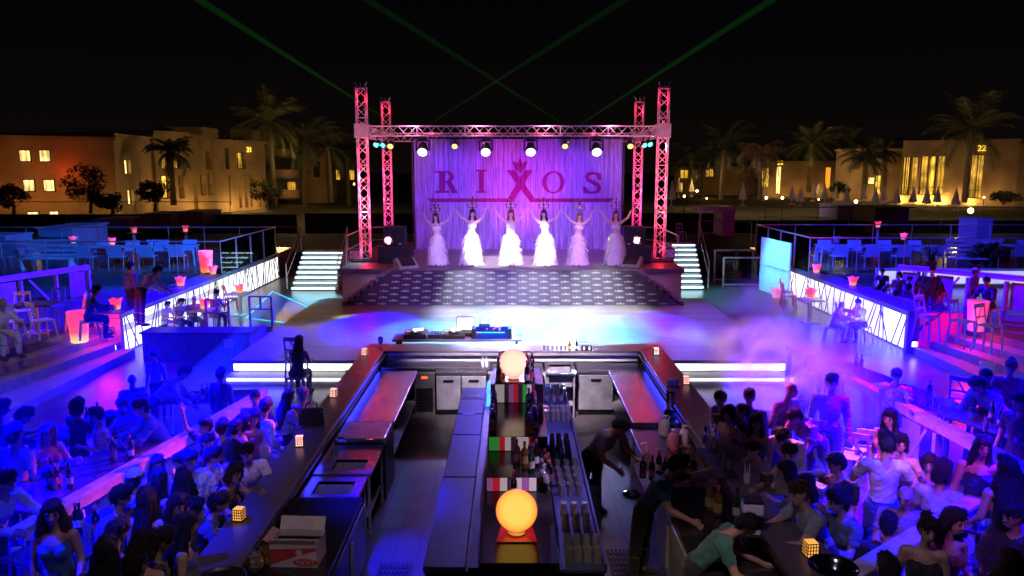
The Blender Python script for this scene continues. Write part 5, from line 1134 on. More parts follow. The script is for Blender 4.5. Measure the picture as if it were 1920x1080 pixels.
# bottles and glasses on these tables
for gi,(px,py,w) in enumerate([(165,800,'table nearest the left steps'),(110,905,'far left corner table'),(225,850,'table along the left rail'),(160,1005,'near left corner table'),(395,745,'table before the control booth'),(1470,790,'table in the haze'),(1735,752,'middle table beyond the right rail'),(1872,800,'near table beyond the right rail'),(1600,700,'far table beyond the right rail'),(1850,985,'low table in the near right corner')]):
    h = (.8 if gi in (4,9) else 1.0)+.006*(gi+1)
    for k in range(3):
        p = atz(px+rb.uniform(-22,22),py+rb.uniform(-12,12),h+.002); pk = [1,0,2][k]; put(PROTOS[pk], p, rb.uniform(0,6), f'{KN[pk]} on the {w}', None, 1.0)
    for k in range(4): put1(G_HI, atz(px+rb.uniform(-25,25),py+rb.uniform(-13,13),h+.002), f'drinking glass on the {w}', f'glasses on the {w}', False, 1.0)
for px,py,w in ((1602,850,'turned towards the crowd'),(1622,842,'second of the row'),(1646,838,'third of the row')): stool(f'white slat back chair among the crowd right of the bar, {w}', atz(px,py+60,0), 2.6+.4*(px-1602)/44, FW, .48)
for px,py,w in ((1800,720,'behind the right rail'),): stool('grey green shell chair behind the right rail', atz(px,py+70,0), 2.4, mat('sage_shell', (.2,.28,.26), .5), .5)
for px,py,w in ((1735,640,'nearest the pink planter'),(1800,650,'in the middle'),(1850,660,'furthest from the planter')): stool(f'white bar stool on the right terrace, {w}', atz(px,py,z1), .5, FW, .62, name='bar_stool')
planter('white tub planter below the right steps', atz(1848,722,.0), WHITE, .7)
# small glass screens near the left steps
t = thing('glass_screen', 'framed glass screen at the foot of the left steps', 'screen', (-9.6,12.7,0)); MB().b2(-1.6,0,-.01,.01,.05,1.3).build('pane', glass('misty_glass', (.8,.8,.78), .2), t); MB().b2(.003,.07,-.03,.03,0,1.32).build('post', mat('bronze_frame', (.25,.14,.1), .4, .5), t); MB().b2(-1.6,0,-.02,.02,1.302,1.34).build('top_rail', MATS['bronze_frame'], t)

# shadow in the cyan light, painted as a dark blue sheet on the floor
q = [atz(*p,0) for p in ((511,547),(578,577),(535,606),(462,597))]; t = thing('painted_shadow', 'dark blue diamond shaped painted shadow with a thin cyan edge', 'painted shadow', q[0]); L_ = [p-q[0] for p in q]
MB().prism([(p.x,p.y) for p in L_],.003,.012).build('panel', mat('shadow_blue', (.01,.02,.12), .3, 0, .3, 2), t)
e_ = MB(); [e_.bar(L_[i]+Vector((0,0,.015)),L_[(i+1)%4]+Vector((0,0,.015)),.04,.012) for i in (0,2,3)]; e_.build('painted_glow_edge', emis('painted_cyan_glow', (.05,.7,1), 1.2), t)  # glowing rim painted for the cyan lit floor around the shadow

def slat_bench(label, x, y, w, rz):
    t = thing('slatted_bench', label, 'bench', (x,y,z2), rz)
    MB().b2(-w/2,w/2,-.3,.3,.38,.43).build('seat', WOODW, t, bevel=.006)
    for k in range(4): MB().bar((-w/2,.3+.03*k,.5+.17*k),(w/2,.3+.03*k,.5+.17*k),.02,.11,(0,-.2,1)).build('slat', WOODW, t)
    for s in (-1,1): MB().b2(s*(w/2-.1)-.03,s*(w/2-.1)+.03,-.28,.3,0,.379).build('leg', WOODW, t); MB().bar((s*(w/2-.1),.33,.38),(s*(w/2-.1),.44,1.12),.05,.04).build('back_post', WOODW, t)
slat_bench('white slatted bench on the right upper terrace, nearest the leafy shrub', 17.2, 28.3, 2.2, .0)
slat_bench('white slatted bench at the far right of the upper terrace', 20.4, 28.2, 2.4, -.05)
slat_bench('white slatted bench facing the long left terrace table', -17.0, 28.2, 1.9, .05)
for i,(x,y) in enumerate(((15.2,27.9),(18.8,27.8),(13.1,24.6))):
    t = thing('potted_grass', 'spiky potted plant on the right terrace, '+['beside the nearer slatted bench','between the two slatted benches','beside the blue lit rail'][i], 'plant', (x,y,z2 if i < 2 else ZTL)); MB().lathe([(0,0),(.16,0),(.2,.35),(.17,.35),(0,.3)],16).build('pot', BOXB, t, smooth=True)
    g_ = MB(); r = random.Random(i)
    for k in range(70): a = r.uniform(0,6.28); L_ = r.uniform(.35,.75); h = Vector((math.cos(a),math.sin(a),0)); b0 = h*.08+Vector((0,0,.33)); m_ = b0+h*L_*.25+Vector((0,0,L_*.8)); e = b0+h*L_*.7+Vector((0,0,L_*.75)); w_ = Vector((-h.y,h.x,0))*.014; g_.add([b0-w_,b0+w_,m_+w_,e,m_-w_],[(0,1,2,3,4)])
    g_.build('foliage', MATS['terrace_leaves'], t)
# ================================================================ PEOPLE
def ico(sub):
    bm = bmesh.new(); bmesh.ops.create_icosphere(bm, subdivisions=sub, radius=1); v = [tuple(q.co) for q in bm.verts]; f = [tuple(w.index for w in q.verts) for q in bm.faces]; bm.free(); return v, f
ICO = ico(2)[0]; ICO1 = ico(1)[0]
def hull(mb, blobs, pts=ICO):
    bm = bmesh.new()
    for c, r in blobs:
        r = r if isinstance(r, (tuple,list)) else (r,r,r)
        for p in pts: bm.verts.new((c[0]+p[0]*r[0], c[1]+p[1]*r[1], c[2]+p[2]*r[2]))
    res = bmesh.ops.convex_hull(bm, input=bm.verts); 
    bmesh.ops.delete(bm, geom=[g for g in res['geom_interior'] if isinstance(g, bmesh.types.BMVert)], context='VERTS')
    bm.verts.index_update(); mb.add([tuple(v.co) for v in bm.verts],[tuple(v.index for v in f.verts) for f in bm.faces]); bm.free()
def remesh(mb, vox, it=2, fac=.5):
    me = bpy.data.meshes.new('tmp'); me.from_pydata(mb.v,[],mb.f); o = bpy.data.objects.new('tmp', me); COL.objects.link(o)
    m = o.modifiers.new('r','REMESH'); m.mode = 'VOXEL'; m.voxel_size = vox
    s = o.modifiers.new('s','SMOOTH'); s.factor = fac; s.iterations = it
    dg = bpy.context.evaluated_depsgraph_get(); e = o.evaluated_get(dg).to_mesh()
    V = np.empty(len(e.vertices)*3); e.vertices.foreach_get('co', V); Nn = np.empty(len(e.vertices)*3); e.vertices.foreach_get('normal', Nn)
    F = [tuple(p.vertices) for p in e.polygons]; o.evaluated_get(dg).to_mesh_clear(); bpy.data.objects.remove(o); bpy.data.meshes.remove(me)
    return V.reshape(-1,3), Nn.reshape(-1,3), F
def make_mesh(name, V, F, mats, mi=None):
    me = bpy.data.meshes.new(name); me.from_pydata([tuple(v) for v in V],[],F)
    for m in mats: me.materials.append(m)
    if mi is not None: me.polygons.foreach_set('material_index', mi)
    me.polygons.foreach_set('use_smooth',[True]*len(me.polygons)); return me
SKIN = mat('skin', (.42,.25,.17), .5, 0, .1, 8); EYE = mat('eye_dark', (.02,.015,.012), .15); LIP = mat('lips', (.35,.08,.07), .45)
ARCH = {}
def nz(v): return Vector(v).normalized()
def archetype(key, P):
    """one continuous body for a pose; returns body mesh data, bone list and the head frame"""
    fem = P.get('f', False); lean = math.radians(P.get('lean',3)); side = math.radians(P.get('side',0)); hz = P.get('hip',.93)
    R = Matrix.Rotation(side,3,'Y') @ Matrix.Rotation(lean,3,'X'); hip = Vector((0,P.get('hipy',0),hz)); T = lambda x,y,z: hip+R@Vector((x,y,z))
    sw = .165 if fem else .19; hw = .095 if fem else .09; k = .92 if fem else 1.0
    B = []; mb = MB()
    def bone(lab, blobs): 
        hull(mb, blobs); 
        for (c0,r0_),(c1,r1_) in zip(blobs, blobs[1:]): B.append((lab, Vector(c0), Vector(c1), (min(r0_) if isinstance(r0_,tuple) else r0_), (min(r1_) if isinstance(r1_,tuple) else r1_)))
    pel = (.15*k+.02*fem,.105,.10); wst = (.125*k,.09,.08); cst = (.155*k,.115*k,.14)
    bone('hips', [(T(0,0,0),pel),(T(0,0,.17),wst)])
    bone('torso', [(T(0,0,.15),wst),(T(0,-.01,.34),cst)])
    bone('torso', [(T(0,-.01,.34),cst),(T(0,.0,.45),(.13*k,.075,.05))])
    for s in (-1,1): bone('torso', [(T(s*.05,0,.43),.07*k),(T(s*sw*.95,0,.445),.062*k)])
    if fem:
        for s in (-1,1): bone('torso', [(T(s*.07,-.07,.33),.062),(T(s*.07,-.085,.31),.055)])
    hp, hy, hr = [math.radians(a) for a in P.get('head',(0,0,0))]
    RH = R @ Matrix.Rotation(hy,3,'Z') @ Matrix.Rotation(hp,3,'X') @ Matrix.Rotation(hr,3,'Y') if not P.get('headup') else Matrix.Rotation(hy,3,'Z') @ Matrix.Rotation(hp,3,'X')
    nb = T(0,.005,.5); hc = nb+(R@Vector((0,-.01,.08)))+RH@Vector((0,-.015,.115)); H = lambda x,y,z: hc+RH@Vector((x,y,z))
    bone('neck', [(T(0,.01,.44),.06*k),(H(0,.01,-.07),.05*k)])
    hull(mb, [(H(0,.012,.035),(.074,.094,.082)),(H(0,-.01,-.02),(.066,.08,.07))]); hull(mb, [(H(0,-.01,-.02),(.064,.078,.06)),(H(0,-.052,-.088),(.03,.032,.022))])
    B.append(('head', H(0,0,.03), H(0,-.02,-.06), .085, .06))
    hull(mb, [(H(0,-.088,.012),(.012,.014,.012)),(H(0,-.106,-.024),(.017,.016,.012))]); hull(mb, [(H(-.03,-.08,.03),(.022,.014,.01)),(H(.03,-.08,.03),(.022,.014,.01))])
    for s in (-1,1): hull(mb, [(H(s*.078,.012,.012),(.011,.022,.03)),(H(s*.076,.01,-.02),(.009,.014,.014))])
    arms = {}
    for s, n_ in ((1,'L'),(-1,'R')):
        sh = T(s*sw,0,.445); du, df = nz(P['ua'+n_]), nz(P['fa'+n_]); el = sh+du*.285*k; wr = el+df*.25*k; arms[n_] = (sh,el,wr,df)
        bone('uarm'+n_, [(sh,.058*k),(el,.042*k)]); bone('farm'+n_, [(el,.043*k),(el.lerp(wr,.35),.042*k),(wr,.028*k)])
        hd = nz(P.get('hd'+n_, df)); up = nz(P.get('hn'+n_, (-s,0,0))); sd = hd.cross(up).normalized(); up = sd.cross(hd)
        hull(mb, [(wr-hd*.01,.024*k),(wr+hd*.05+sd*.018,.022*k),(wr+hd*.05-sd*.018,.022*k),(wr+hd*.085+sd*.025,.014),(wr+hd*.085-sd*.025,.014)])
        B.append(('hand'+n_, wr, wr+hd*.09, .025, .03)); arms[n_] += (hd,up,sd)
    hull_leg = {}
    for s, n_ in ((1,'L'),(-1,'R')):
        h0 = T(s*hw,0,-.03); dt, ds = nz(P.get('th'+n_,(s*.05,-.02,-1))), nz(P.get('sh'+n_,(s*.02,.04,-1))); kn = h0+dt*.41; an = kn+ds*.40; ft = nz(P.get('ft'+n_,(s*.2,-1,0)))
        bone('thigh'+n_, [(h0,.088*(1.04 if fem else 1)),(kn,.056)]); bone('shin'+n_, [(kn,.056),(kn.lerp(an,.35),.055),(an,.036)])
        he = an+Vector((0,.02,-.045)); bone('foot'+n_, [(he,(.034,.04,.03)),(an+ft*.08+Vector((0,0,-.045)),(.038,.04,.03)),(an+ft*.15+Vector((0,0,-.06)),(.034,.035,.02))])
    V, Nn, F = remesh(mb, .0165, 2)
    # fingers: five separate chains rooted in each palm
    fb = MB()
    for s, n_ in ((1,'L'),(-1,'R')):
        sh,el,wr,df,hd,up,sd = arms[n_]; cl = math.radians(P.get('curl',35))
        for j,(o,L_) in enumerate(((.03,.07),(.011,.08),(-.009,.075),(-.028,.058))):
            b0 = wr+hd*.088+sd*o; a1 = cl*(.6+.12*j); d1 = hd*math.cos(a1)+up*math.sin(a1)*-1; b1 = b0+d1*L_*.55; a2 = a1*2.1; d2 = hd*math.cos(a2)-up*math.sin(a2); b2_ = b1+d2*L_*.45
            hull(fb, [(b0-d1*.012,.0088),(b1,.008)], ICO1); hull(fb, [(b1,.008),(b2_,.0065)], ICO1)
        b0 = wr+hd*.03+sd*.03; d1 = (hd*.7+sd*.65-up*.3).normalized(); b1 = b0+d1*.045; d2 = (hd*.9+sd*.25-up*.4).normalized()
        hull(fb, [(b0,.0115),(b1,.0095)], ICO1); hull(fb, [(b1,.0095),(b1+d2*.03,.0075)], ICO1)
    eb = MB()
    for s in (-1,1): c = H(s*.031,-.083,.012); eb.ell(c, (.014,.009,.008), 8, 5); eb.ell(H(s*.033,-.088,.036), (.02,.008,.005), 8, 4)
    lb = MB(); lb.ell(H(0,-.094,-.056), (.022,.01,.007), 8, 5)
    n0 = len(V); AV = [tuple(v) for v in V]; AF = list(F); mi = [0]*len(F)
    for m_, q in ((0,fb),(1,eb),(2,lb)):
        o = len(AV); AV += q.v; AF += [tuple(i+o for i in f) for f in q.f]; mi += [m_]*len(q.f)
    # label every vertex with its nearest bone
    D_ = np.empty((len(B), n0)); TT = np.empty((len(B), n0))
    for i,(lab,a,b,ra,rb_) in enumerate(B):
        a, b = np.array(a), np.array(b); ab = b-a; t_ = np.clip(((V-a)@ab)/max(1e-9,ab@ab),0,1); D_[i] = np.linalg.norm(V-a-t_[:,None]*ab,axis=1)-(ra+(rb_-ra)*t_); TT[i] = t_
    w_ = D_.argmin(0); lab = np.array([b[0] for b in B]); L = lab[w_]; tt = TT[w_,np.arange(n0)]
    zmin = V[:,2].min() if P.get('ground',True) else 0
    A = dict(V=V,N=Nn,F=F,L=L,t=tt,body=(AV,AF,mi),hc=hc,RH=RH,R=R,hip=hip,zmin=zmin,fem=fem,hz=(Matrix.Identity(3)@hc).z-zmin,arms=arms,cache={},P=P,T=T,H=H)
    ARCH[key] = A; return A
def cloth(A, kind):
    """a garment cut from the posed body surface and eased outward"""
    if kind in A['cache']: return A['cache'][kind]
    L, t, V, Nn = A['L'], A['t'], A['V'], A['N']
    up = np.array(A['R']@Vector((0,0,1))); rel = (V-np.array(A['hip']))@up; fr = np.array(A['R']@Vector((0,1,0))); ry = (V-np.array(A['hip']))@fr
    core = np.isin(L,['torso','hips']); s = np.zeros(len(V),bool)
    ua = np.char.startswith(L,'uarm'); fa = np.char.startswith(L,'farm'); th = np.char.startswith(L,'thigh'); sn = np.char.startswith(L,'shin'); ft = np.char.startswith(L,'foot')
    off = .012
    if kind == 'tshirt': s = (core & (rel > -.08)) | (ua & (t < .62)) | (th & (rel > -.09)); off = .016
    if kind == 'shirt': s = (core & (rel > -.1)) | ua | (fa & (t < .93)) | (th & (rel > -.1)); off = .015
    if kind == 'top': s = (core & (rel > -.02) & (rel < .4+.03*(ry > 0))); off = .012
    if kind == 'bra': s = (core & (rel > .24) & (rel < .37)); off = .012
    if kind == 'dress': s = (core & (rel < .4)) | (th & (t < .6)); off = .02
    if kind == 'trousers': s = ((L == 'hips') & (rel < .06)) | th | (sn & (t < .92)); off = .017
    if kind == 'shorts': s = ((L == 'hips') & (rel < .06)) | (th & (t < .85)); off = .022
    if kind in ('shoeL','shoeR'): s = L == 'foot'+kind[-1]; off = .012
    rr = np.sin(V[:,0]*41+V[:,2]*23)*np.sin(V[:,1]*37+V[:,2]*31)*.005+np.sin(V[:,2]*95+6*np.sin(V[:,0]*19)+V[:,1]*40)*.0035
    Vo = V+Nn*(off+rr)[:,None]; idx = -np.ones(len(V),int); FF = []; vs = []
    for f in A['F']:
        if sum(s[i] for i in f) >= 3:
            q = []
            for i in f:
                if idx[i] < 0: idx[i] = len(vs); vs.append(Vo[i])
                q.append(int(idx[i]))
            FF.append(tuple(q))
    A['cache'][kind] = (vs, FF); return vs, FF
def hairmesh(A, kind):
    key = 'hair_'+kind
    if key in A['cache']: return A['cache'][key]
    H = A['H']; mb = MB(); T = A['T']; dn = Vector((0,0,-1))
    hull(mb, [(H(0,.02,.055),(.087,.106,.082)),(H(0,.045,.0),(.083,.085,.065))]); hull(mb, [(H(0,-.05,.085),(.066,.045,.04)),(H(.02,-.02,.11),(.06,.06,.04))]); hull(mb, [(H(0,.05,-.04),(.066,.05,.05)),(H(0,.03,.02),(.08,.07,.04))])
    if kind in ('long','wavy'):
        g = 1.25 if kind == 'wavy' else 1.0; b0 = H(0,.05,-.03); b1 = T(0,.09,.42); b2_ = T(0,.125,.27); b3 = T(.01,.12,.17)
        hull(mb, [(b0,(.085*g,.06,.07)),(b1,(.1*g,.05*g,.06))]); hull(mb, [(b1,(.1*g,.05*g,.06)),(b2_,(.1*g,.04*g,.06))]); hull(mb, [(b2_,(.1*g,.04,.06)),(b3,(.07,.025,.04))])
        for s in (-1,1): hull(mb, [(H(s*.07,.01,.02),(.026,.05,.05)),(H(s*.08*g,.02,-.1),(.03*g,.045,.05))]); hull(mb, [(H(s*.08*g,.02,-.1),(.03*g,.045,.05)),(T(s*.1*g,.0,.4),(.04*g,.05,.05))])
    if kind == 'bun': hull(mb, [(H(0,.11,.09),.045),(H(0,.12,.1),.042)]); hull(mb, [(H(0,.06,-.02),(.07,.05,.06)),(H(0,.07,-.05),(.05,.03,.03))])
    if kind == 'bob':
        for s in (-1,1): hull(mb, [(H(s*.07,.01,.03),(.028,.06,.05)),(H(s*.075,.02,-.08),(.03,.06,.04))])
        hull(mb, [(H(0,.06,0),(.08,.05,.06)),(H(0,.07,-.09),(.075,.04,.04))])
    V, Nn, F = remesh(mb, .014, 1, .4); r = np.sin(V[:,0]*160+7*np.sin(V[:,2]*9))*.0035*(kind != 'short')+RS.uniform(-.0035,.0035,len(V))*(1.8 if kind in ('short','wavy') else 1)
    W = V+Nn*r[:,None]; OV = [tuple(v) for v in W]; OF = list(F); rh = random.Random(len(V)); cr_ = H(0,.03,.14); dwn = kind in ('long','wavy','bob')
    for _ in range(420 if dwn else 330):   # loose locks that break up the outline
        i = rh.randrange(len(W)); p = Vector(W[i]); n = Vector(Nn[i]); fl_ = (p-cr_); fl_ = (fl_*(.5 if dwn else 1)+Vector((0,0,-.09 if dwn else -.01))); fl_ = fl_-n*fl_.dot(n)
        if fl_.length < 1e-4: continue
        fl_.normalize(); s_ = n.cross(fl_)*rh.uniform(.004,.009); L_ = rh.uniform(.04,.1) if dwn else rh.uniform(.025,.06); a = p-fl_*L_*.5-n*.004; e = p+fl_*L_*.6+n*rh.uniform(.005,.026); k = len(OV)
        OV += [tuple(a-s_),tuple(a+s_),tuple(p+s_+n*.006),tuple(e),tuple(p-s_+n*.006)]; OF.append((k,k+1,k+2,k+3,k+4))
    A['cache'][key] = (OV, OF); return A['cache'][key]
def capmesh(A):
    H = A['H']; mb = MB(); n = 20; vs = []; fs = []
    for k in range(6):
        a = math.pi/2*k/5
        for i in range(n): u = 2*math.pi*i/n; vs.append(H(.095*math.cos(u)*math.cos(a), .018+.112*math.sin(u)*math.cos(a), .045+.09*math.sin(a)))
    for k in range(5):
        for i in range(n): fs.append((k*n+i,k*n+(i+1)%n,(k+1)*n+(i+1)%n,(k+1)*n+i))
    mb.add(vs,fs); pts = [H(.08*math.cos(math.pi*j/8),-.09-.075*math.sin(math.pi*j/8),.045-.02*math.sin(math.pi*j/8)) for j in range(9)]; mb.add(pts+[p+Vector((0,0,.008)) for p in pts],[tuple(range(9)),tuple(range(17,8,-1))]); return mb
D = (0,0,-1)
POSES = {
 'stand':  dict(uaL=(.22,.06,-1),faL=(.08,-.25,-1),uaR=(-.22,.06,-1),faR=(-.08,-.2,-1),thL=(.08,-.03,-1),thR=(-.1,.03,-1)),
 'standf': dict(f=1,uaL=(.2,.06,-1),faL=(.1,-.7,-.5),uaR=(-.2,.06,-1),faR=(-.05,-.15,-1),thL=(.02,-.08,-1),thR=(-.06,.03,-1),head=(5,15,4)),
 'drink':  dict(uaL=(.25,-.15,-1),faL=(-.15,-.9,.35),uaR=(-.25,.05,-1),faR=(.1,-.5,-.8),head=(6,-12,0),curl=60),
 'phone':  dict(uaL=(.35,-.45,-.8),faL=(-.35,-.65,.6),uaR=(-.35,-.45,-.8),faR=(.35,-.65,.6),head=(4,0,0),curl=60,lean=1),
 'talk':   dict(lean=8,uaL=(.3,-.3,-.9),faL=(.1,-.9,.1),uaR=(-.25,.1,-1),faR=(.2,-.6,-.6),head=(8,22,0)),
 'talkf':  dict(f=1,lean=7,uaL=(.3,-.3,-.9),faL=(-.2,-.9,.3),uaR=(-.25,.1,-1),faR=(.2,-.6,-.6),head=(8,-22,4)),
 'lean':   dict(lean=28,hipy=.12,uaL=(.25,-.75,-.75),faL=(-.3,-1,-.08),uaR=(-.25,-.75,-.75),faR=(.3,-1,-.08),head=(-14,15,0),thL=(.06,.1,-1),thR=(-.06,.12,-1)),
 'leanf':  dict(f=1,lean=30,hipy=.12,uaL=(.3,-.8,-.7),faL=(-.5,-.8,.5),uaR=(-.25,-.75,-.75),faR=(.4,-1,-.05),head=(-20,-18,6),thL=(.06,.1,-1),thR=(-.06,.12,-1)),
 'bend':   dict(lean=48,hipy=.15,uaL=(.2,-.5,-.95),faL=(-.1,-.8,-.5),uaR=(-.2,-.5,-.95),faR=(.1,-.8,-.5),head=(-12,-10,0),thL=(.06,.1,-1),thR=(-.06,.14,-1)),
 'sit':    dict(hip=.62,lean=16,uaL=(.25,-.5,-.85),faL=(-.3,-.95,.05),uaR=(-.25,-.5,-.85),faR=(.3,-.95,.0),thL=(.16,-1,-.12),shL=(.02,.12,-1),thR=(-.16,-1,-.12),shR=(-.02,.12,-1),head=(6,18,0)),
 'sitf':   dict(f=1,hip=.62,lean=14,uaL=(.25,-.5,-.85),faL=(-.3,-.9,.35),uaR=(-.25,-.3,-.95),faR=(.2,-.95,-.1),thL=(.08,-1,-.12),shL=(.02,.12,-1),thR=(-.08,-1,-.12),shR=(-.02,.12,-1),head=(2,-15,0)),
 'lowsit': dict(hip=.5,lean=10,uaL=(.25,-.35,-.9),faL=(-.2,-.9,-.2),uaR=(-.25,-.35,-.9),faR=(.2,-.9,-.2),thL=(.16,-1,-.05),shL=(.02,-.05,-1),thR=(-.16,-1,-.05),shR=(-.02,-.05,-1),head=(4,-20,0)),
 'wave':   dict(uaL=(.3,-.2,-.9),faL=(-.2,-.85,.1),uaR=(-.55,-.25,.55),faR=(.05,-.15,1),head=(-4,-10,0),curl=10),
 'armback':dict(f=1,lean=10,uaL=(.7,.1,.35),faL=(-.6,.5,.25),uaR=(-.3,-.6,-.7),faR=(.2,-.9,.1),head=(2,20,0)),
 'reach':  dict(lean=32,hipy=.1,uaL=(.75,-.55,-.25),faL=(.85,-.5,.05),uaR=(-.2,-.5,-.9),faR=(.1,-.9,-.3),head=(-6,35,0),thL=(.08,.08,-1),thR=(-.1,.12,-1)),
 'hunch':  dict(lean=40,hipy=.15,uaL=(.25,-.45,-.9),faL=(-.1,-.9,-.3),uaR=(-.25,-.45,-.9),faR=(.1,-.9,-.3),head=(12,10,0),thL=(.07,.06,-1),thR=(-.07,.14,-1)),
 'dance':  dict(f=1,lean=0,uaL=(.8,-.1,.62),faL=(.42,-.05,1),hdL=(.95,-.1,.25),hnL=(0,0,1),uaR=(-.8,-.1,.62),faR=(-.42,-.05,1),hdR=(-.95,-.1,.25),hnR=(0,0,1),curl=14,head=(2,0,0),thL=(.05,0,-1),thR=(-.05,.02,-1)),
 'dance3': dict(f=1,lean=-3,side=-5,uaL=(.85,-.2,.45),faL=(.5,-.1,1),hdL=(.7,-.1,.6),hnL=(0,0,1),uaR=(-.7,-.15,.75),faR=(-.35,-.05,1),hdR=(-.9,-.1,.1),hnR=(0,0,1),curl=18,head=(4,-14,6),thL=(.03,.04,-1),thR=(-.09,-.04,-1)),
 'dance2': dict(f=1,lean=0,side=4,uaL=(.75,-.15,.7),faL=(.3,-.05,1),hdL=(.8,-.1,.6),hnL=(0,0,1),uaR=(-.72,-.1,.6),faR=(-.6,-.05,.8),hdR=(-.95,-.1,.35),hnR=(0,0,1),curl=12,head=(2,8,-4),thL=(.07,0,-1),thR=(-.05,.02,-1)),
}
TINT = {}
def cmat(c, kind='cloth'):
    k = kind+'_%02d%02d%02d' % tuple(int(x*99) for x in c)
    if k not in MATS:
        if kind == 'hair': mat(k, c, .62, 0, .5, 22, .5, stretch=(5,5,1), spec=.25)
        elif kind == 'skin': mat(k, c, .48, 0, .12, 9)
        elif kind == 'print': mat(k, c, .8, 0, .75, 14, .1)
        else: mat(k, c, .85, 0, .3, 7, .45, sheen=.2)
    return MATS[k]
def shared(A, key, name, data, m, mi=None, mats=None):
    ck = 'mesh_'+key
    if ck not in A['cache']: A['cache'][ck] = make_mesh(name, data[0], data[1], mats or [m], mi)
    return A['cache'][ck]
def garment(parent, name, A, key, data, m):
    me = shared(A, key, name, data, m); o = bpy.data.objects.new(name, me); COL.objects.link(o); o.parent = parent
    o.material_slots[0].link = 'OBJECT'; o.material_slots[0].material = m; return o
SK = {'t':(.42,.25,.17),'d':(.2,.11,.07),'p':(.66,.48,.4)}
HAIR = {'k':(.012,.009,.008),'b':(.05,.025,.012),'r':(.25,.05,.02),'y':(.35,.2,.08),'g':(.25,.24,.24)}
def person(label, pose, loc, yaw, s=1.0, hair='short', hc='k', top=('tshirt',(.1,.1,.3)), bot=('trousers',(.03,.03,.05)), skin='t', group=None, extra=None):
    A = ARCH.get(pose) or archetype(pose, POSES[pose])
    me = shared(A, 'body', 'person', A['body'], SKIN, A['body'][2], [SKIN,EYE,LIP]); o = bpy.data.objects.new('person', me); COL.objects.link(o)
    o.material_slots[0].link = 'OBJECT'; o.material_slots[0].material = cmat(SK[skin],'skin')
    o.location = Vector(loc)-Vector((0,0,A['zmin']*s)); o.rotation_euler = (0,0,yaw); o.scale = (s,)*3; tag(o, label, 'person', group)
    if hair == 'cap': garment(o,'cap',A,'cap',(lambda q:(q.v,q.f))(capmesh(A)) if 'mesh_cap' not in A['cache'] else None,cmat((.6,.6,.62))); garment(o,'hair',A,'h_short',hairmesh(A,'short'),cmat(HAIR['k'],'hair')).scale = (.985,)*3
    elif hair: garment(o,'hair',A,'h_'+hair,hairmesh(A,hair),cmat(HAIR[hc],'hair'))
    if top:
        nm = {'tshirt':'t_shirt','shirt':'shirt','top':'top','bra':'bandeau','dress':'dress'}[top[0]]; garment(o,nm,A,'c_'+top[0],cloth(A,top[0]),cmat(top[1],top[2] if len(top)>2 else 'cloth'))
    if bot: garment(o,{'trousers':'trousers','shorts':'shorts'}[bot[0]],A,'c_'+bot[0],cloth(A,bot[0]),cmat(bot[1]))
    if pose in ('sit','sitf','lowsit'):
        wd = label.split(); k_ = min(len(wd),11)
        while k_ > 4 and wd[k_-1] in ('the','a','with','and','of','in','to','his','her','its','by','at','on','behind','before','near','left','right','bar','pale','dark','white','next','next','below','shaven','hair','tied','long','brown','t-shirt','two','glowing','blue'): k_ -= 1
        stool('white stool under the '+' '.join(wd[:k_]).rstrip(','), o.location+Vector((0,0,A['zmin']*s)) if False else (loc[0],loc[1],loc[2]), yaw, FW, (POSES[pose]['hip']-.1-A['zmin'])*s, name='bar_stool', back=False)
    if not pose.startswith('dance'): [garment(o,'shoe',A,'c_'+q,cloth(A,q),cmat((.03,.03,.03))) for q in ('shoeL','shoeR')]
    return o
def at_head(label, px, py, pose, yaw, s=.92, z=0, **k):
    A = ARCH.get(pose) or archetype(pose, POSES[pose]); hh = A['hz']*s+z; p = atz(px,py,hh); y = math.radians(yaw)
    h = rotz((A['hc'].x*s, A['hc'].y*s, 0), y); return person(label, pose, (p.x-h[0], p.y-h[1], z), y, s, **k)
NV, BK, WH, GY, BLU = (.03,.04,.12), (.015,.015,.02), (.68,.66,.66), (.3,.3,.32), (.1,.16,.4)
LTB, PK, OL, RD = (.35,.42,.6), (.6,.3,.35), (.14,.15,.08), (.35,.03,.05)
ts = lambda c,k='cloth': ('tshirt',c,k); sh = lambda c,k='cloth': ('shirt',c,k); tp = lambda c: ('top',c); dr = lambda c: ('dress',c); tr = lambda c: ('trousers',c)
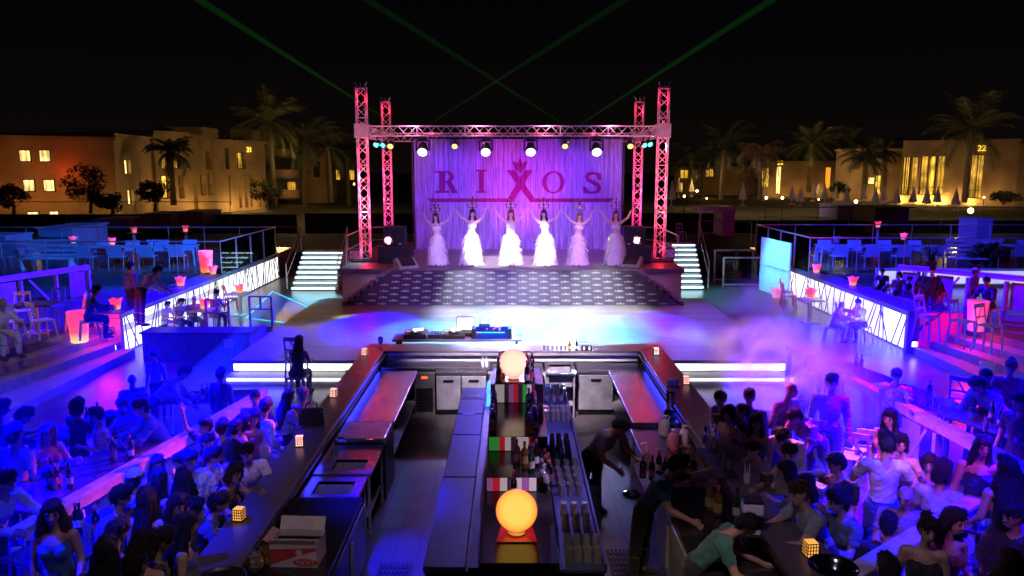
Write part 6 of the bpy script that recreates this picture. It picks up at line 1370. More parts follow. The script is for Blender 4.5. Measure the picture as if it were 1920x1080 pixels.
# --- crowd between the left rail and the counter: (label, head px, head py, pose, yaw, extra)
CROWD = [
 ('bearded man waving one raised arm beside the left rail',384,800,'wave',-30,.88,'short','k',ts(BK),tr(NV)),
 ('dark haired person in a navy top next to the waving man',418,802,'stand',160,.88,'short','k',sh(NV),tr(BK)),
 ('dark haired person in a black top, third from the waving man',442,804,'talk',150,.88,'short','k',sh(BK),tr(BK)),
 ('dark haired woman in black standing behind the tall light shirted man',456,792,'standf',120,.88,'bob','k',tp(BK),tr(BK)),
 ('woman with a bare shoulder facing the tall light shirted man',477,782,'talkf',60,.88,'long','k',tp((.2,.05,.1)),tr(NV)),
 ('tall man in a pale blue shirt with his back to the bar lanterns',499,762,'talk',140,.92,'short','k',sh(LTB),tr(GY)),
 ('dark haired man looking over the tall light shirted man',478,746,'stand',10,.9,'short','k',ts(BLU),tr(BK)),
 ('woman in a striped top seated next to the black handbag',541,745,'sitf',150,.95,'long','k',sh((.45,.45,.5),'print'),tr(BK)),
 ('faint grey haired person beyond the black handbag',569,742,'sit',170,.95,'short','g',sh(GY),tr(GY)),
 ('man with pink lit hair and a dark jacket in the middle of the left crowd',390,830,'drink',70,.88,'short','k',sh(BK),tr(BK)),
 ('man in a white patterned shirt facing right in the left crowd',399,856,'talk',80,.9,'short','k',sh(WH,'print'),tr(NV)),
 ('dark haired woman in black between the patterned shirt and the white t-shirt',440,845,'standf',150,.88,'bob','k',tp(BK),tr(BK)),
 ('man in a white t-shirt with dark sleeves leaning towards the left counter',464,850,'lean',25,.95,'short','k',ts(WH),tr(NV)),
 ('woman facing out with long brown hair near the middle of the left rail',295,871,'standf',20,.88,'long','b',tp((.25,.1,.15)),tr(BK)),
 ('man with a lilac t-shirt looking left in the left crowd',338,867,'talk',-50,.88,'short','k',ts((.45,.4,.5)),tr(BK)),
 ('tall dark haired man in a light blue shirt, right of the lilac t-shirt',357,864,'drink',60,.92,'short','k',sh(LTB),tr(NV)),
 ('man in a pale baseball cap with his back turned by the left rail',254,896,'stand',165,.92,'cap','k',ts(BLU),tr(NV)),
 ('bearded man in a dark blue shirt in front of the capped man',228,932,'talk',75,.95,'short','k',sh((.05,.07,.25)),tr(BK)),
 ('woman with very long dark hair standing right of the bearded man',275,937,'standf',170,.95,'long','k',tp(NV),tr(BK)),
 ('woman with long dark hair and a pink lit shoulder behind the long haired woman',299,900,'standf',150,.9,'long','k',tp(BK),tr(BK)),
 ('woman with thick wavy dark hair in the centre of the left crowd',344,901,'standf',175,.95,'wavy','k',tp(BK),tr(BK)),
 ('woman in a strapless top resting her elbows on the left counter',440,888,'leanf',70,.92,'bob','b',dr((.1,.02,.05)),None),
 ('woman in profile with a pale face, right of the very long haired woman',332,948,'talkf',80,.92,'long','k',tp(BK),tr(BK)),
 ('dark haired person bowing the head next to the left counter',360,952,'bend',90,.92,'short','k',sh(BK),tr(BK)),
 ('dark haired person bent low over the left counter, nearest the orange lantern',410,944,'lean',95,.92,'short','k',ts(NV),tr(BK)),
 ('woman with long dark hair and a blue top close to the left counter edge',348,987,'standf',110,.95,'long','k',tp((.06,.06,.3)),tr(BK)),
 ('dark haired person in a blue shirt below the bearded man',222,997,'talk',130,.95,'short','k',sh((.04,.05,.2)),tr(BK)),
 ('woman with dark hair and bare shoulders in the near left crowd',268,1024,'standf',165,.98,'bob','k',dr(BK),None),
 ('round headed dark haired person at the bottom of the left crowd, leftmost',200,1035,'stand',175,.98,'wavy','k',ts(BK),tr(BK)),
 ('dark haired person in a dark jacket beside the counter in the near left crowd',303,1015,'talk',100,.96,'short','k',sh(BK),tr(BK)),
 ('dark head close to the camera at the lower edge of the left crowd',255,1062,'stand',160,1.0,'short','k',ts(NV),tr(BK)),
 ('woman facing the camera with loose hair and a teal necklace in the left corner',98,962,'standf',10,1.0,'wavy','b',tp((.02,.12,.13)),tr(BK)),
 # beyond the left rail
 ('man seen from behind in a grey blue t-shirt, second table from the steps',29,815,'stand',170,.98,'short','k',ts((.3,.33,.45)),tr(BK)),
 ('broad person in a blue shirt bending behind the man in the grey blue t-shirt',45,780,'bend',120,1.0,'short','k',sh(BLU),tr(BK)),
 ('blonde woman with a pink lit arm at the left tables',90,812,'talkf',60,.95,'long','y',tp((.3,.05,.1)),tr(BK)),
 ('person with dark hair holding a white card near the left steps',146,762,'phone',150,.92,'bob','k',ts(BK),tr(BK)),
 ('person in a loose pink shirt next to the white card',180,778,'drink',-60,.88,'short','k',ts(PK),tr(GY)),
 ('person in a dark blue shirt seated with the back to the left rail',205,788,'sit',150,.98,'short','k',sh((.04,.05,.3)),tr(BK)),
 ('man in a blue shirt leaning over the table by the left rail',264,766,'lean',-60,.98,'short','k',sh((.06,.1,.5)),tr(BK)),
 ('man in a white patterned shirt sitting behind the table by the left rail',228,760,'lowsit',20,.95,'short','k',ts(WH,'print'),tr(BK)),
 ('bald man in a flowered shirt standing below the left steps',248,713,'stand',40,.85,None,'k',ts((.4,.35,.45),'print'),tr(NV)),
 ('man in a white t-shirt and dark trousers walking beside the control booth',288,668,'stand',-15,.8,'short','k',ts(WH),tr(BK)),
 ('man in an open white shirt stooping before the control booth',345,700,'bend',100,.95,'short','k',sh(WH),tr(BK)),
 ('dark figure standing in the shade right of the control booth',415,702,'stand',160,.85,'short','k',sh(BK),tr(BK)),
 ('person cut by the left picture edge with a pink lit arm',4,765,'talk',90,.95,'short','k',ts(PK),tr(BK)),
 ('man in a light blue shirt at the dark corner table on the far left',12,905,'lean',70,1.0,'short','k',sh(LTB),tr(BK)),
 ('dark haired person seated at the far corner table beyond the left rail',92,893,'sit',20,.95,'short','k',sh(BK),tr(BK)),
 # lit wall seats on the left
 ('woman with her hair tied back in a white top before the left glowing wall',406,551,'sitf',60,.9,'bun','k',ts(WH),tr(GY)),
 ('bald man in a striped t-shirt seated before the left glowing wall',364,562,'sit',40,.85,None,'k',ts((.35,.35,.4),'print'),tr(GY)),
 ('dark haired person in grey between the bald man and the boy',340,566,'sit',60,.85,'short','k',ts(GY),tr(BK)),
 ('child in a white top, leftmost sitter before the left glowing wall',314,571,'sit',70,.75,'short','k',ts(WH),tr(GY)),
 ('woman with long brown hair sitting on the tall stool at the dance floor',561,640,'sitf',175,.95,'long','b',tp(NV),tr(BK)),
 # right of the bar
 ('man in a cream shirt bowing over the right counter in pink light',1467,818,'hunch',-40,1.0,'short','k',sh((.7,.62,.55)),tr(NV)),
 ('woman stretching one arm behind her head in front of the cream shirt',1480,852,'armback',-50,.98,'short','k',tp((.5,.25,.3)),tr(BK)),
 ('faint dark haired person leaning on the right counter beside the shakers',1412,845,'lean',-70,.9,'short','k',ts((.2,.1,.2)),tr(BK)),
 ('woman with a pink lit cheek and dark hair near the dim lantern',1366,775,'standf',-60,.92,'bob','k',tp((.3,.1,.2)),tr(BK)),
 ('woman with shoulder length hair and a bare pink arm right of the dim lantern',1419,792,'standf',-40,.95,'long','k',dr((.04,.02,.1)),None),
 ('man in a blue checked shirt at the edge of the smoke',1405,745,'stand',-20,.98,'short','k',sh(BLU,'print'),tr(NV)),
 ('man with an outlined bald head inside the pink smoke',1484,732,'talk',30,.98,None,'k',sh(PK),tr(NV)),
 ('person bending down beside the table in the smoke',1490,782,'bend',-60,.98,'short','k',ts(PK),tr(BK)),
 ('tall man in a loose open shirt standing by the right rail',1560,718,'stand',-10,1.05,'short','k',sh((.3,.2,.4)),tr(NV)),
 ('dark haired man at the far end of the right rail',1519,680,'stand',10,.95,'short','k',sh(NV),tr(BK)),
 ('short haired person in dark blue nearest the stacked napkin cups',1350,748,'talk',-70,.92,'short','k',sh((.04,.05,.3)),tr(BK)),
 ('person with dark hair in the gap between the two women by the dim lantern',1392,772,'stand',-90,.86,'short','k',ts(BK),tr(BK)),
 ('bearded man in a black t-shirt sitting on a chair turned left',1567,870,'lowsit',-60,1.08,'short','k',ts(BK),tr((.04,.06,.2))),
 ('woman with long straight dark hair in a pink dress near the white chairs',1668,784,'standf',-60,1.0,'long','k',dr((.5,.2,.28)),None),
 ('man in a white t-shirt and jeans with his back turned in the right crowd',1661,830,'phone',165,1.06,'short','k',ts(WH),tr((.06,.08,.3))),
 ('woman with raised hands facing the man in the white t-shirt',1688,832,'phone',-15,.95,'bob','k',tp(BK),tr(BK)),
 ('blurred shaven headed man below the man in the white t-shirt',1697,932,'lowsit',-20,1.05,None,'k',ts((.25,.2,.2)),tr(BK)),
 ('person in a pale grey top seen from behind, seated near the right rail',1768,884,'lowsit',140,1.08,'bob','k',ts((.5,.5,.52)),tr(BK)),
 ('woman with her hand at her chin facing the pale grey top',1742,868,'sitf',-20,.95,'bob','b',ts((.4,.3,.4)),tr(BK)),
 ('woman in a black vest holding a glass behind the slanting rail, left one',1843,838,'standf',-30,1.05,'long','k',tp(BK),tr(BK)),
 ('woman with big dark hair in black behind the slanting rail, right one',1890,880,'standf',160,1.08,'wavy','k',tp(BK),tr(BK)),
 ('woman with a large curly head of hair facing the camera in the near right corner',1788,978,'standf',10,1.0,'wavy','k',tp((.2,.04,.08)),tr(BK)),
 ('bare shouldered woman in a dark cap shape hairdo beside the curly haired woman',1740,995,'standf',-25,.98,'bun','k',dr(BK),None),
 ('dark head just above the bottom edge beside the slanting rail',1664,1070,'stand',170,1.0,'short','k',ts(NV),tr(BK)),
 ('pink lit curly head in the bottom right corner',1896,1066,'stand',150,1.05,'wavy','b',ts(PK),tr(BK)),
 ('dark haired man sitting low right behind the slanting rail',1667,985,'lowsit',160,1.0,'short','k',ts(BK),tr(BK)),
 ('short haired person in dark clothes at the far right low table',1900,968,'lowsit',-60,1.1,'short','k',sh(BK),tr(BK)),
 ('man in a grey t-shirt typing on his phone at the right counter',1497,925,'lean',-80,1.02,'short','b',ts((.2,.24,.22)),tr(BK)),
 ('woman with a hair bun and olive shirt at the right counter',1572,940,'sitf',-70,1.1,'bun','k',ts((.1,.13,.08)),tr(BK)),
 ('woman with dark hair leaning on the counter above the man in grey',1473,882,'leanf',-75,.95,'bob','k',ts(PK),tr(BK)),
 ('curly haired person behind the man with the phone',1511,908,'stand',-60,.9,'wavy','k',ts((.3,.1,.3)),tr(BK)),
 # beyond the right rail
 ('person in a white frilled top by the far table beyond the right rail',1681,705,'talk',-40,.95,'short','k',ts(WH,'print'),tr(BK)),
 ('man in a white and blue shirt bending over bottles beyond the right rail',1832,722,'bend',-70,1.1,'short','k',sh((.45,.5,.65)),tr(BK)),
 ('person with tied hair sitting below the right steps',1895,690,'sitf',-20,1.1,'bun','b',ts(RD),tr(BK)),
 ('dark haired person with a pink lit face behind the bending man',1848,706,'talk',-80,.95,'short','k',sh(BK),tr(BK)),
 ('person with a bare pink lit forearm at the near right table',1912,755,'drink',-70,1.05,'short','k',ts(BK),tr(BK)),
 # lit wall seats on the right
 ('man in a white shirt seated before the right glowing wall',1609,568,'sit',-70,.9,'short','k',sh(WH),tr(BK)),
 ('pale blurred person facing the man in white before the right glowing wall',1578,572,'sit',60,.85,None,'k',ts(PK),tr(GY)),
]
for q in CROWD: at_head(q[0],q[1],q[2],q[3],q[4],q[5],hair=q[6],hc=q[7],top=q[8],bot=q[9])
# terraces
ZT = .762
for q in [('person in a pale robe seated at the far left of the left terrace',6,568,'sit',60,1.0,None,'k',sh((.6,.55,.58)),tr((.55,.5,.55))),
 ('dark blue lit person leaning on the left low wall between two pots',295,508,'bend',150,1.0,'short','k',sh((.5,.5,.55)),tr(BK)),
 ('dark figure behind the left rail of the terrace',245,500,'stand',150,.9,'short','k',sh(BLU),tr(BK)),
 ('person in dark clothes among the blue lit terrace tables on the left',180,545,'sit',120,.95,'short','k',sh(NV),tr(BK)),
 ('red lit figure standing behind the right terrace rail',1748,508,'stand',-30,.85,'short','k',sh(BK),tr(BK)),
 ('person reclining on the far right of the right terrace',1850,528,'sit',-60,.95,'short','k',sh(NV),tr(BK)),
 ]: at_head(q[0],q[1],q[2],q[3],q[4],q[5],ZT,hair=q[6],hc=q[7],top=q[8],bot=q[9])
for lab,px,py,pose,yaw,sc,hr,top in [('first reflected dark head behind the right low wall, nearest the dim pot',1655,528,'lowsit',-40,.74,'short',ts(BK)),('second reflected head behind the right low wall, pink lit',1684,536,'lowsit',-20,.76,'bob',tp(PK)),('third reflected head behind the right low wall, right of the pink lit one',1698,540,'lowsit',40,.7,'short',ts(NV)),
 ('fourth reflected head behind the right low wall, with long hair',1716,546,'lowsit',20,.72,'long',tp(BK)),('fifth reflected head behind the right low wall, in a pale top',1736,550,'lowsit',-30,.72,'long',tp(WH)),('reflected woman with big hair behind the right low wall next to the red end wall',1760,556,'lowsit',-20,.78,'wavy',tp(RD))]:
    r_ = ray(px,py); t_ = 11.55/r_[0]; person(lab, pose, (11.55, r_[1]*t_, ZT), math.radians(yaw), sc, hr, 'k', top, tr(BK), 't', 'people sitting behind the right low wall')  # crowd heads mirrored in glass, built as seated people
person('man in a pale cap beside the pink planter on the right terrace','stand',(12.6,20.9,ZT),.6,.8,'cap','k',ts(BLU),tr(BK))
# behind the bar
at_head('bartender in a violet white shirt hunched over the station',1163,800,'hunch',40,1.0,.013,hair='short',top=ts((.3,.2,.36)),bot=tr(BK))
at_head('bartender in a teal t-shirt reaching across the right counter',1272,872,'reach',60,1.0,.013,hair='short',top=ts((.01,.09,.2)),bot=tr(BK))
at_head('bartender in a green t-shirt at the near end of the right run',1400,985,'hunch',70,1.0,.013,hair='short',top=ts((.03,.13,.11)),bot=tr(BK))
# --- dancers
FEA = mat('white_feathers', (.8,.76,.8), .8, 0, .1, 6); GOLD = mat('gold_metal', (.7,.5,.2), .25, 1, .2, 8)
def feather_skirt(seed):
    r = random.Random(seed); mb = MB(); pr_ = [(1.02,.13),(.9,.19),(.7,.24),(.45,.27),(.2,.3),(.03,.33)]
    def rad(z):
        for (z1_,a),(z0_,b) in zip(pr_,pr_[1:]):
            if z >= z0_: u = (z-z0_)/(z1_-z0_); return b+(a-b)*u
        return .38
    mb.lathe([(rad(z)-.05,z) for z in (1.02,.9,.7,.45,.2,.05)],24)
    for k in range(15):
        z = 1.02-.063*k
        for i in range(20+k):
            a = 2*math.pi*(i+r.random())/(20+k); L_ = r.uniform(.13,.22); o = rad(z)-.03; z0_ = z+r.uniform(-.03,.03); h = Vector((math.cos(a),math.sin(a),0)); s = Vector((-h.y,h.x,0)); p0 = h*o+Vector((0,0,z0_)); p1 = h*(rad(max(.03,z0_-L_*.6))+r.uniform(.01,.07))+Vector((0,0,max(.02,z0_-L_*.6))); p2 = h*(rad(max(.03,z0_-L_))+r.uniform(.02,.13))+s*r.uniform(-.06,.06)+Vector((0,0,max(.01,z0_-L_))); w_ = s*r.uniform(.016,.032)
            mb.add([p0-w_*.5,p0+w_*.5,p1+w_,p2,p1-w_],[(0,1,2,3,4)])
    return mb
def crown(A):
    H = A['H']; mb = MB(); b = H(0,0,.1); top = H(0,0,.47); mb.tube([b,top],[.022,.012],8); mb.ell(H(0,.01,.1),(.07,.08,.05),14,8)
    for z, L_, n in ((.2,.17,6),(.32,.12,5)):
        for i in range(n):
            a = 2*math.pi*i/n+.3+z; u = Vector((math.cos(a),math.sin(a)*.6,0)); p = H(0,0,z); e = p+u*L_+Vector((0,0,.05)); mb.tube([p,p+u*L_*.5-Vector((0,0,.02)),p+u*L_,e],.008,6); mb.ell(e+Vector((0,0,.028)),(.024,.024,.03),8,6)
    mb.ell(top+Vector((0,0,.03)),(.026,.026,.034),8,6); return mb
def headband(A):
    H = A['H']; mb = MB(); pts = [H(.09*math.cos(a),.015+.108*math.sin(a),.05) for a in [2*math.pi*i/20 for i in range(21)]]; mb.tube(pts,.014,6); mb.ell(H(0,-.1,.065),(.02,.014,.025),8,6); return mb
DN = [(821,'dance3','b','dancer in a feather skirt and candle crown, leftmost of the six',.98,'bra',0),(884,'dance2','k','dark haired dancer in a brightly lit feather skirt, second from the left',1.05,'bra',4),(958,'dance','r','red haired dancer in a white corset and candle crown in the centre',1.05,'top',0),
      (1022,'dance3','k','dancer with very long black hair and candle crown, right of the centre',1.04,'bra',-4),(1083,'dance2','y','fair haired dancer in a candle crown, second from the right',1.0,'bra',6),(1153,'dance','r','red haired dancer in dim violet light at the right end of the row',1.03,'bra',-6)]
sk_meshes = [feather_skirt(3), feather_skirt(9)]
for i,(px,pose,hc,lab,s,top,yw) in enumerate(DN):
    p = atz(px,497,1.451); o = person(lab, pose, (p.x,p.y,1.452), math.radians(yw), s*1.06, 'long', hc, (top,(.8,.77,.8)), None, 'p', 'dancers on the stage'); A = ARCH[pose]
    garment(o,'feather_skirt',A,'skirt%d' % (i%2),(sk_meshes[i%2].v,sk_meshes[i%2].f),FEA).location.z = A['zmin']+.0
    c = crown(A); garment(o,'candle_crown',A,'crown',(c.v,c.f),GOLD); h = headband(A); garment(o,'headband',A,'band',(h.v,h.f),GOLD)
# ================================================================ LIGHT
w = bpy.data.worlds.new('World'); SC.world = w; w.use_nodes = True
WN, WL = w.node_tree.nodes, w.node_tree.links; bg = WN['Background']; tc = WN.new('ShaderNodeTexCoord'); sp_ = WN.new('ShaderNodeSeparateXYZ'); WL.new(tc.outputs['Generated'], sp_.inputs[0]); rp = WN.new('ShaderNodeValToRGB')
rp.color_ramp.elements[0].color = (.95,.6,.5,1); rp.color_ramp.elements[1].color = (.16,.2,.42,1); rp.color_ramp.elements[1].position = .22; WL.new(sp_.outputs[2], rp.inputs[0]); WL.new(rp.outputs[0], bg.inputs[0]); bg.inputs[1].default_value = .0036   # town glow low in the night sky
def spot(name, loc, tgt, col, power, ang=40, blend=.6, size=.1):
    l = bpy.data.lights.new(name,'SPOT'); l.energy = power; l.color = col; l.spot_size = math.radians(ang); l.spot_blend = blend; l.shadow_soft_size = size
    o = bpy.data.objects.new(name, l); COL.objects.link(o); o.location = loc; d = Vector(tgt)-Vector(loc); o.rotation_euler = d.to_track_quat('-Z','Y').to_euler(); return o
def point(name, loc, col, power, size=.1):
    l = bpy.data.lights.new(name,'POINT'); l.energy = power; l.color = col; l.shadow_soft_size = size
    o = bpy.data.objects.new(name, l); COL.objects.link(o); o.location = loc; return o
BL, VI = (.012,.0,1), (.22,.02,1)
# stage: purple wash on the curtain, white follow spots on the dancers
for x in (-3.2,-1.2,1.6,3.6): spot('curtain_wash',(x,28.2,5.7),(x,32,3.6),(.2,.05,1),900,75,.8)
spot('curtain_centre',(.3,27.6,1.7),(.3,32,4.2),(.9,.04,.75),1500,56,.9)
for x in (-3.0,0.3,3.3): spot('curtain_low',(x,28.3,5.6),(x,31.6,1.6),(.4,.1,.95),220,55,.9)
spot('front_white',(-2,12,10.5),(-.75,26.9,2.0),(1,.82,.93),90000,6.5,.4); spot('front_white',(2,12,10.5),(.75,26.9,2.0),(1,.72,.95),60000,6.5,.5); spot('front_lilac',(3,12,10.5),(2.2,26.9,2.0),(.7,.3,1),9000,7,.6); spot('front_lilac',(-3,12,10.5),(-2.2,26.9,2.0),(.45,.3,1),8000,6,.6)
spot('front_violet',(0,12,10),(.4,27,2.2),(.45,.22,1),8000,26,.8)
spot('stage_floor_yellow',(-1,28,5.8),(-1.6,25.72,1.45),(.8,.85,.05),2600,50,.7); spot('stage_floor_yellow',(2,28,5.8),(2.2,25.7,1.45),(.7,.8,.08),1700,50,.7); spot('stage_floor_violet',(.3,28.5,5.8),(.3,29.5,1.45),(.5,.12,.9),700,80,.8)
spot('steps_front',(0,13,7),(0,24.6,.9),(.45,.26,.95),7500,44,.7)
spot('side_pink',(-7,20,8),(-5,27,1.6),(1,.2,.35),450,40,.8); spot('side_pink',(7,20,8),(5,27,1.6),(1,.12,.35),500,40,.8)
# red lamps at each tower's foot and head; unseen points added along its height
for x,y,_ in towers:
    for z,p in ((1.95,24),(2.7,20),(3.5,18),(4.4,17),(5.3,16),(6.2,16),(7.2,20)): point('tower_fill',(x,y,z),(1,.02,.07),p,.05)
    spot('tower_uplight',(x,y,1.82),(x,y,8),(1,.06,.12),8000,17,.4,.06); spot('tower_downlight',(x,y,7.5),(x,y,1.5),(1,.03,.08),8000,17,.4,.06)
    spot('tower_front',(x*.8,y-7,2.2),(x,y,4.6),(1,.34,.46),1600,34,.6)  # unseen spot added to brighten the tower from the front
for x in (-3.5,-1.2,1.2,3.5): point('beam_lamp',(x,27.6,6.3),(1,.3,.6),26,.08); point('beam_lamp_rear',(x,33.8,6.2),(1,.05,.15),22,.08)
# cyan
spot('cyan_left',(-4.9,29,5.7),(-8.2,26.5,0),(.01,.55,1),30000,52,.7); spot('cyan_right',(5.4,29,5.7),(8.2,28.5,.2),(.05,.8,.9),1700,60,.7)
spot('cyan_left_rail',(-4.9,28.5,5.7),(-10.5,28,1.5),(.1,.7,1),1500,30,.7); spot('cyan_board',(5.4,28.2,5.7),(10,29,1.2),(.2,.95,1),3800,30,.7)
# dance floor: overlapping coloured pools from the moving heads
DF = (0,27.6,5.6)
spot('dance_cyan',DF,(.2,20.7,.5),(.03,.52,1),26000,29,.6); spot('dance_cyan',(-1.5,27.6,5.6),(-2.6,20.4,.5),(.1,.55,1),9000,16,.5); spot('dance_cyan',(3,27.6,5.6),(2.9,20.8,.5),(.08,.45,1),9000,17,.5)
for x,tx in ((-2.2,-1.0),(.4,.9),(2.6,2.8)): spot('dance_white',(x,27.6,5.6),(tx,23.4,.5),(.9,.92,1),5200,32,.9)
spot('dance_white_low',(-1,27.6,5.6),(-1.4,19.0,.5),(.55,.62,1),5200,24,.95); spot('dance_white_low',(2,27.6,5.6),(1.6,18.6,.5),(.52,.58,1),4800,26,.95)
spot('dance_blue',(-4,27.6,5.6),(-3.9,21.3,.5),(.0,.0,1),56000,20,.6); spot('dance_blue',(4,27.6,5.6),(4.1,21.6,.5),(.01,.0,1),56000,17,.7); spot('dance_blue',(-2,27.6,5.6),(-1.6,21.8,.5),(.0,.0,1),14000,9,.5)
spot('dance_yellow',(-1.6,27.6,5.6),(-5.0,22.4,.5),(1,.95,.12),9000,4.5,.5); spot('dance_yellow',(-1.2,27.6,5.6),(-5.6,21.0,.5),(1,.95,.2),3500,4,.5); spot('dance_yellow',(2,27.6,5.6),(4.8,19.6,.5),(.8,.95,.2),5000,8,.9); spot('dance_yellow',(2,27.6,5.6),(2.6,18.0,.5),(.9,.95,.4),1500,5,.9)
spot('dance_wash',(0,27.5,5.7),(0,18.5,.5),(.26,.2,1),3000,78,.95)
# crowd: narrow blue beams from high outside, magenta and violet accents from the stage side
B0 = (.0,.0,1)
for lx,ly,tx,ty,p,an in ((-8.5,13,-5.9,11.8,30000,17),(-8,10,-6.3,9.0,26000,15),(-7.5,15,-4.4,12.2,20000,14),(-9,18,-7.2,14.2,34000,17),(-7,8,-4.0,8.8,14000,13),(-9,20,-6.4,16.6,26000,15),(-6.5,11.5,-3.8,10.4,16000,12),(-8,7,-6.4,7.2,16000,14)): spot('crowd_beam_left',(lx,ly,9),(tx,ty,.6),B0,p*18,an,.7)
for lx,ly,tx,ty,p,an in ((8.5,14,6.0,12.6,30000,17),(7.5,10,5.2,10.6,30000,15),(9,17,8.3,14.8,30000,17),(8,8,5.9,8.4,12000,14),(9,12,8.4,11.2,24000,15),(9.5,21,9.0,18.6,26000,16),(6.5,13,4.3,12.6,16000,13)): spot('crowd_beam_right',(lx,ly,9),(tx,ty,.6),(.008,.0,1),p*22,an,.7)
spot('crowd_fill_left',(-7.5,16,9.5),(-6.6,10.4,0),B0,40000,44,.8); spot('crowd_fill_right',(8.6,16,9.5),(7.2,10.8,0),B0,60000,44,.8)
spot('rail_magenta_left',(1.5,15.2,4.6),(-4.75,9.6,.9),(1,.04,.55),5500,13,.7); spot('rail_violet_left',(.8,16,4.6),(-4.3,12.2,.9),(.5,.05,1),4200,14,.7); spot('crowd_pink_left',(.5,15.5,5),(-3.6,10.8,1.3),(1,.12,.5),3600,8,.6)
spot('crowd_magenta_right',(1.2,16.5,5.2),(4.3,10.0,1.2),(1,.06,.6),8000,13,.7); spot('crowd_violet_right',(4.4,3.0,7.5),(5.4,9.8,1.2),(.4,.02,1),6000,13,.7); spot('rail_violet_right',(1.5,13.5,5.2),(6.2,11.2,.9),(.5,.05,1),5200,20,.8); spot('rail_slant_violet',(3.5,3.5,6.0),(4.6,8.0,1.1),(.45,.05,1),900,20,.8)
spot('crowd_hot_right',(2.4,16.5,6),(3.75,9.9,1.5),(1,.28,.75),8000,7,.6); spot('crowd_hot_shirt',(3.2,2.4,7.2),(4.75,9.3,1.35),(.65,.25,1),4200,8,.6); spot('crowd_hot_left',(.5,14,5.2),(-3.5,7.0,1.6),(1,.25,.8),2400,7,.6); spot('crowd_hot_left',(-.6,3,7.0),(-3.5,9.3,1.5),(.3,.05,1),900,9,.7)
spot('counter_dim_right',(.3,3.4,6.6),(3.4,7.4,1.1),(.5,.36,.62),620,30,.8); spot('crowd_low_right',(6.5,6,8),(4.2,8.0,1),B0,26000,20,.8); spot('crowd_low_left',(-6.5,5.5,8),(-3.9,7.4,1),B0,20000,20,.8)
for sx in (-1,1): spot('bar_glare',(sx*2.2,27.5,5.6),(sx*2.25,13.4,.9),(.12,.3,1),1500,5,.8,.25); spot('bar_glare_blue',(sx*1.2,27.5,5.6),(sx*2.2,12.6,.9),(.05,.03,1),2200,5,.8,.25)
spot('deck_edge',(-5,27.6,5.6),(-5.6,19.0,.5),(.2,.14,1),4200,24,.9); spot('deck_edge',(5,27.6,5.6),(5.6,19.0,.5),(.22,.14,1),3600,24,.9)
spot('crowd_near_left',(-8.5,3.5,7),(-5.8,9.0,1),B0,2600,34,.8)
spot('terrace_blue_left',(-6,27,7.5),(-13,22.5,1),BL,60000,50,.8); spot('terrace_blue_right',(6,27,7.5),(14,22,1),(.02,.0,1),60000,52,.8)
spot('upper_blue_left',(-5,24,8),(-15,30,1.4),(.01,.12,1),17000,50,.8); spot('upper_blue_right',(5,24,8),(16,30,1.4),(.02,.03,1),26000,55,.8)
spot('booth_blue',(-4.0,27,7),(-7.6,18,.4),BL,60000,24,.7)
# bar: unseen fill spots from above, dim violet, blue and warm
spot('bar_violet',(0,17.5,7.5),(0,11,.5),(.35,.15,.8),90,80,.9); spot('bar_front',(0,3.5,8),(0,13.5,.6),(.62,.36,.7),30,62,.9)
spot('bar_floor_blue',(-2.2,10.2,2.9),(-1.4,8.7,0),(.0,.0,1),2200,46,.9); spot('island_blue',(-.2,14.5,4.2),(-.3,11.9,.9),(.0,.0,1),500,34,.8); spot('bar_warm_right',(.4,4.6,5.5),(1.55,7.4,.2),(1,.7,.48),380,27,.8); spot('far_counter_white',(0,12.2,5.0),(.2,15.5,1.1),(.92,.72,.95),4600,54,.9)
spot('counter_warm_left',(-1,4,7),(-2.8,8,1.15),(.75,.55,.65),420,46,.9)
spot('steps_wash_left',(-6,9,7),(-11.5,16.5,.4),(.8,.72,.66),700,26,.8); spot('steps_wash_right',(6,9,7),(12,16.5,.4),(.8,.68,.6),600,26,.8)  # unseen spots added to lift the dark steps
spot('floor_wash_right',(6,27,6.5),(7.5,21,.2),(.24,.1,.9),5000,60,.9); spot('glass_sparkle',(1.6,8.2,4.6),(.72,9.0,1.0),(.62,.42,.95),900,26,.7); spot('glass_sparkle',(1.7,10.4,4.6),(.7,12.0,1.0),(.55,.35,1),1000,30,.7); spot('station_light',(.3,8.6,4.4),(2.2,10.6,.9),(.75,.45,.6),260,26,.8)  # unseen spots added to brighten the right floor and the dark glasses
# glowing things that light their surroundings
for sx in (-1,1):
    for y in (21,24,27): point('wall_light',(sx*9.6,y,.8),(.95,.95,1),7,.3)
point('planter_red_left',(-10.3,19.2,1.0),(1,.03,.02),55,.25); point('planter_red_right',(11.4,18.7,1.1),(1,.02,.03),75,.25); point('terrace_red_right',(14,18.5,2.4),(1,.02,.05),120,.3); point('terrace_warm_left',(-13,18,3),(.8,.4,.5),70,.3)
# hotel facades: warm up lights, street light wash
def glow(px, py, d, p, col=(1,.5,.13), r=.35): point('facade_glow', atd(px,py,d), col, p*1.5, r)
for px,py,d,p in ((15,385,56,22),(64,330,57,14),(125,385,58.5,26),(190,388,60,22),(240,385,62,24),(312,375,70.2,34),(345,378,72.4,38),(368,388,74.3,34),(382,388,75.4,30),(395,388,76.4,40),(440,386,79.8,36),(452,388,80.8,44),(474,388,82.2,38),(492,386,83.6,34),(545,350,94,40),(572,350,94,30)): glow(px,py,d,p)
glow(128,320,59,46,(1,.07,.015)); glow(20,320,55.5,26,(1,.2,.03)); glow(64,380,57,24,(1,.3,.05))
for px in (1690,1722,1739,1754,1768,1819):
    u, z = uz(px,380,r0,r1); P, d, L_ = wall_frame(r0,r1); q = P+d*u+Vector((d.y,-d.x,0))*.45; point('pilaster_uplight',(q.x,q.y,.5),(1,.55,.12),150,.12)
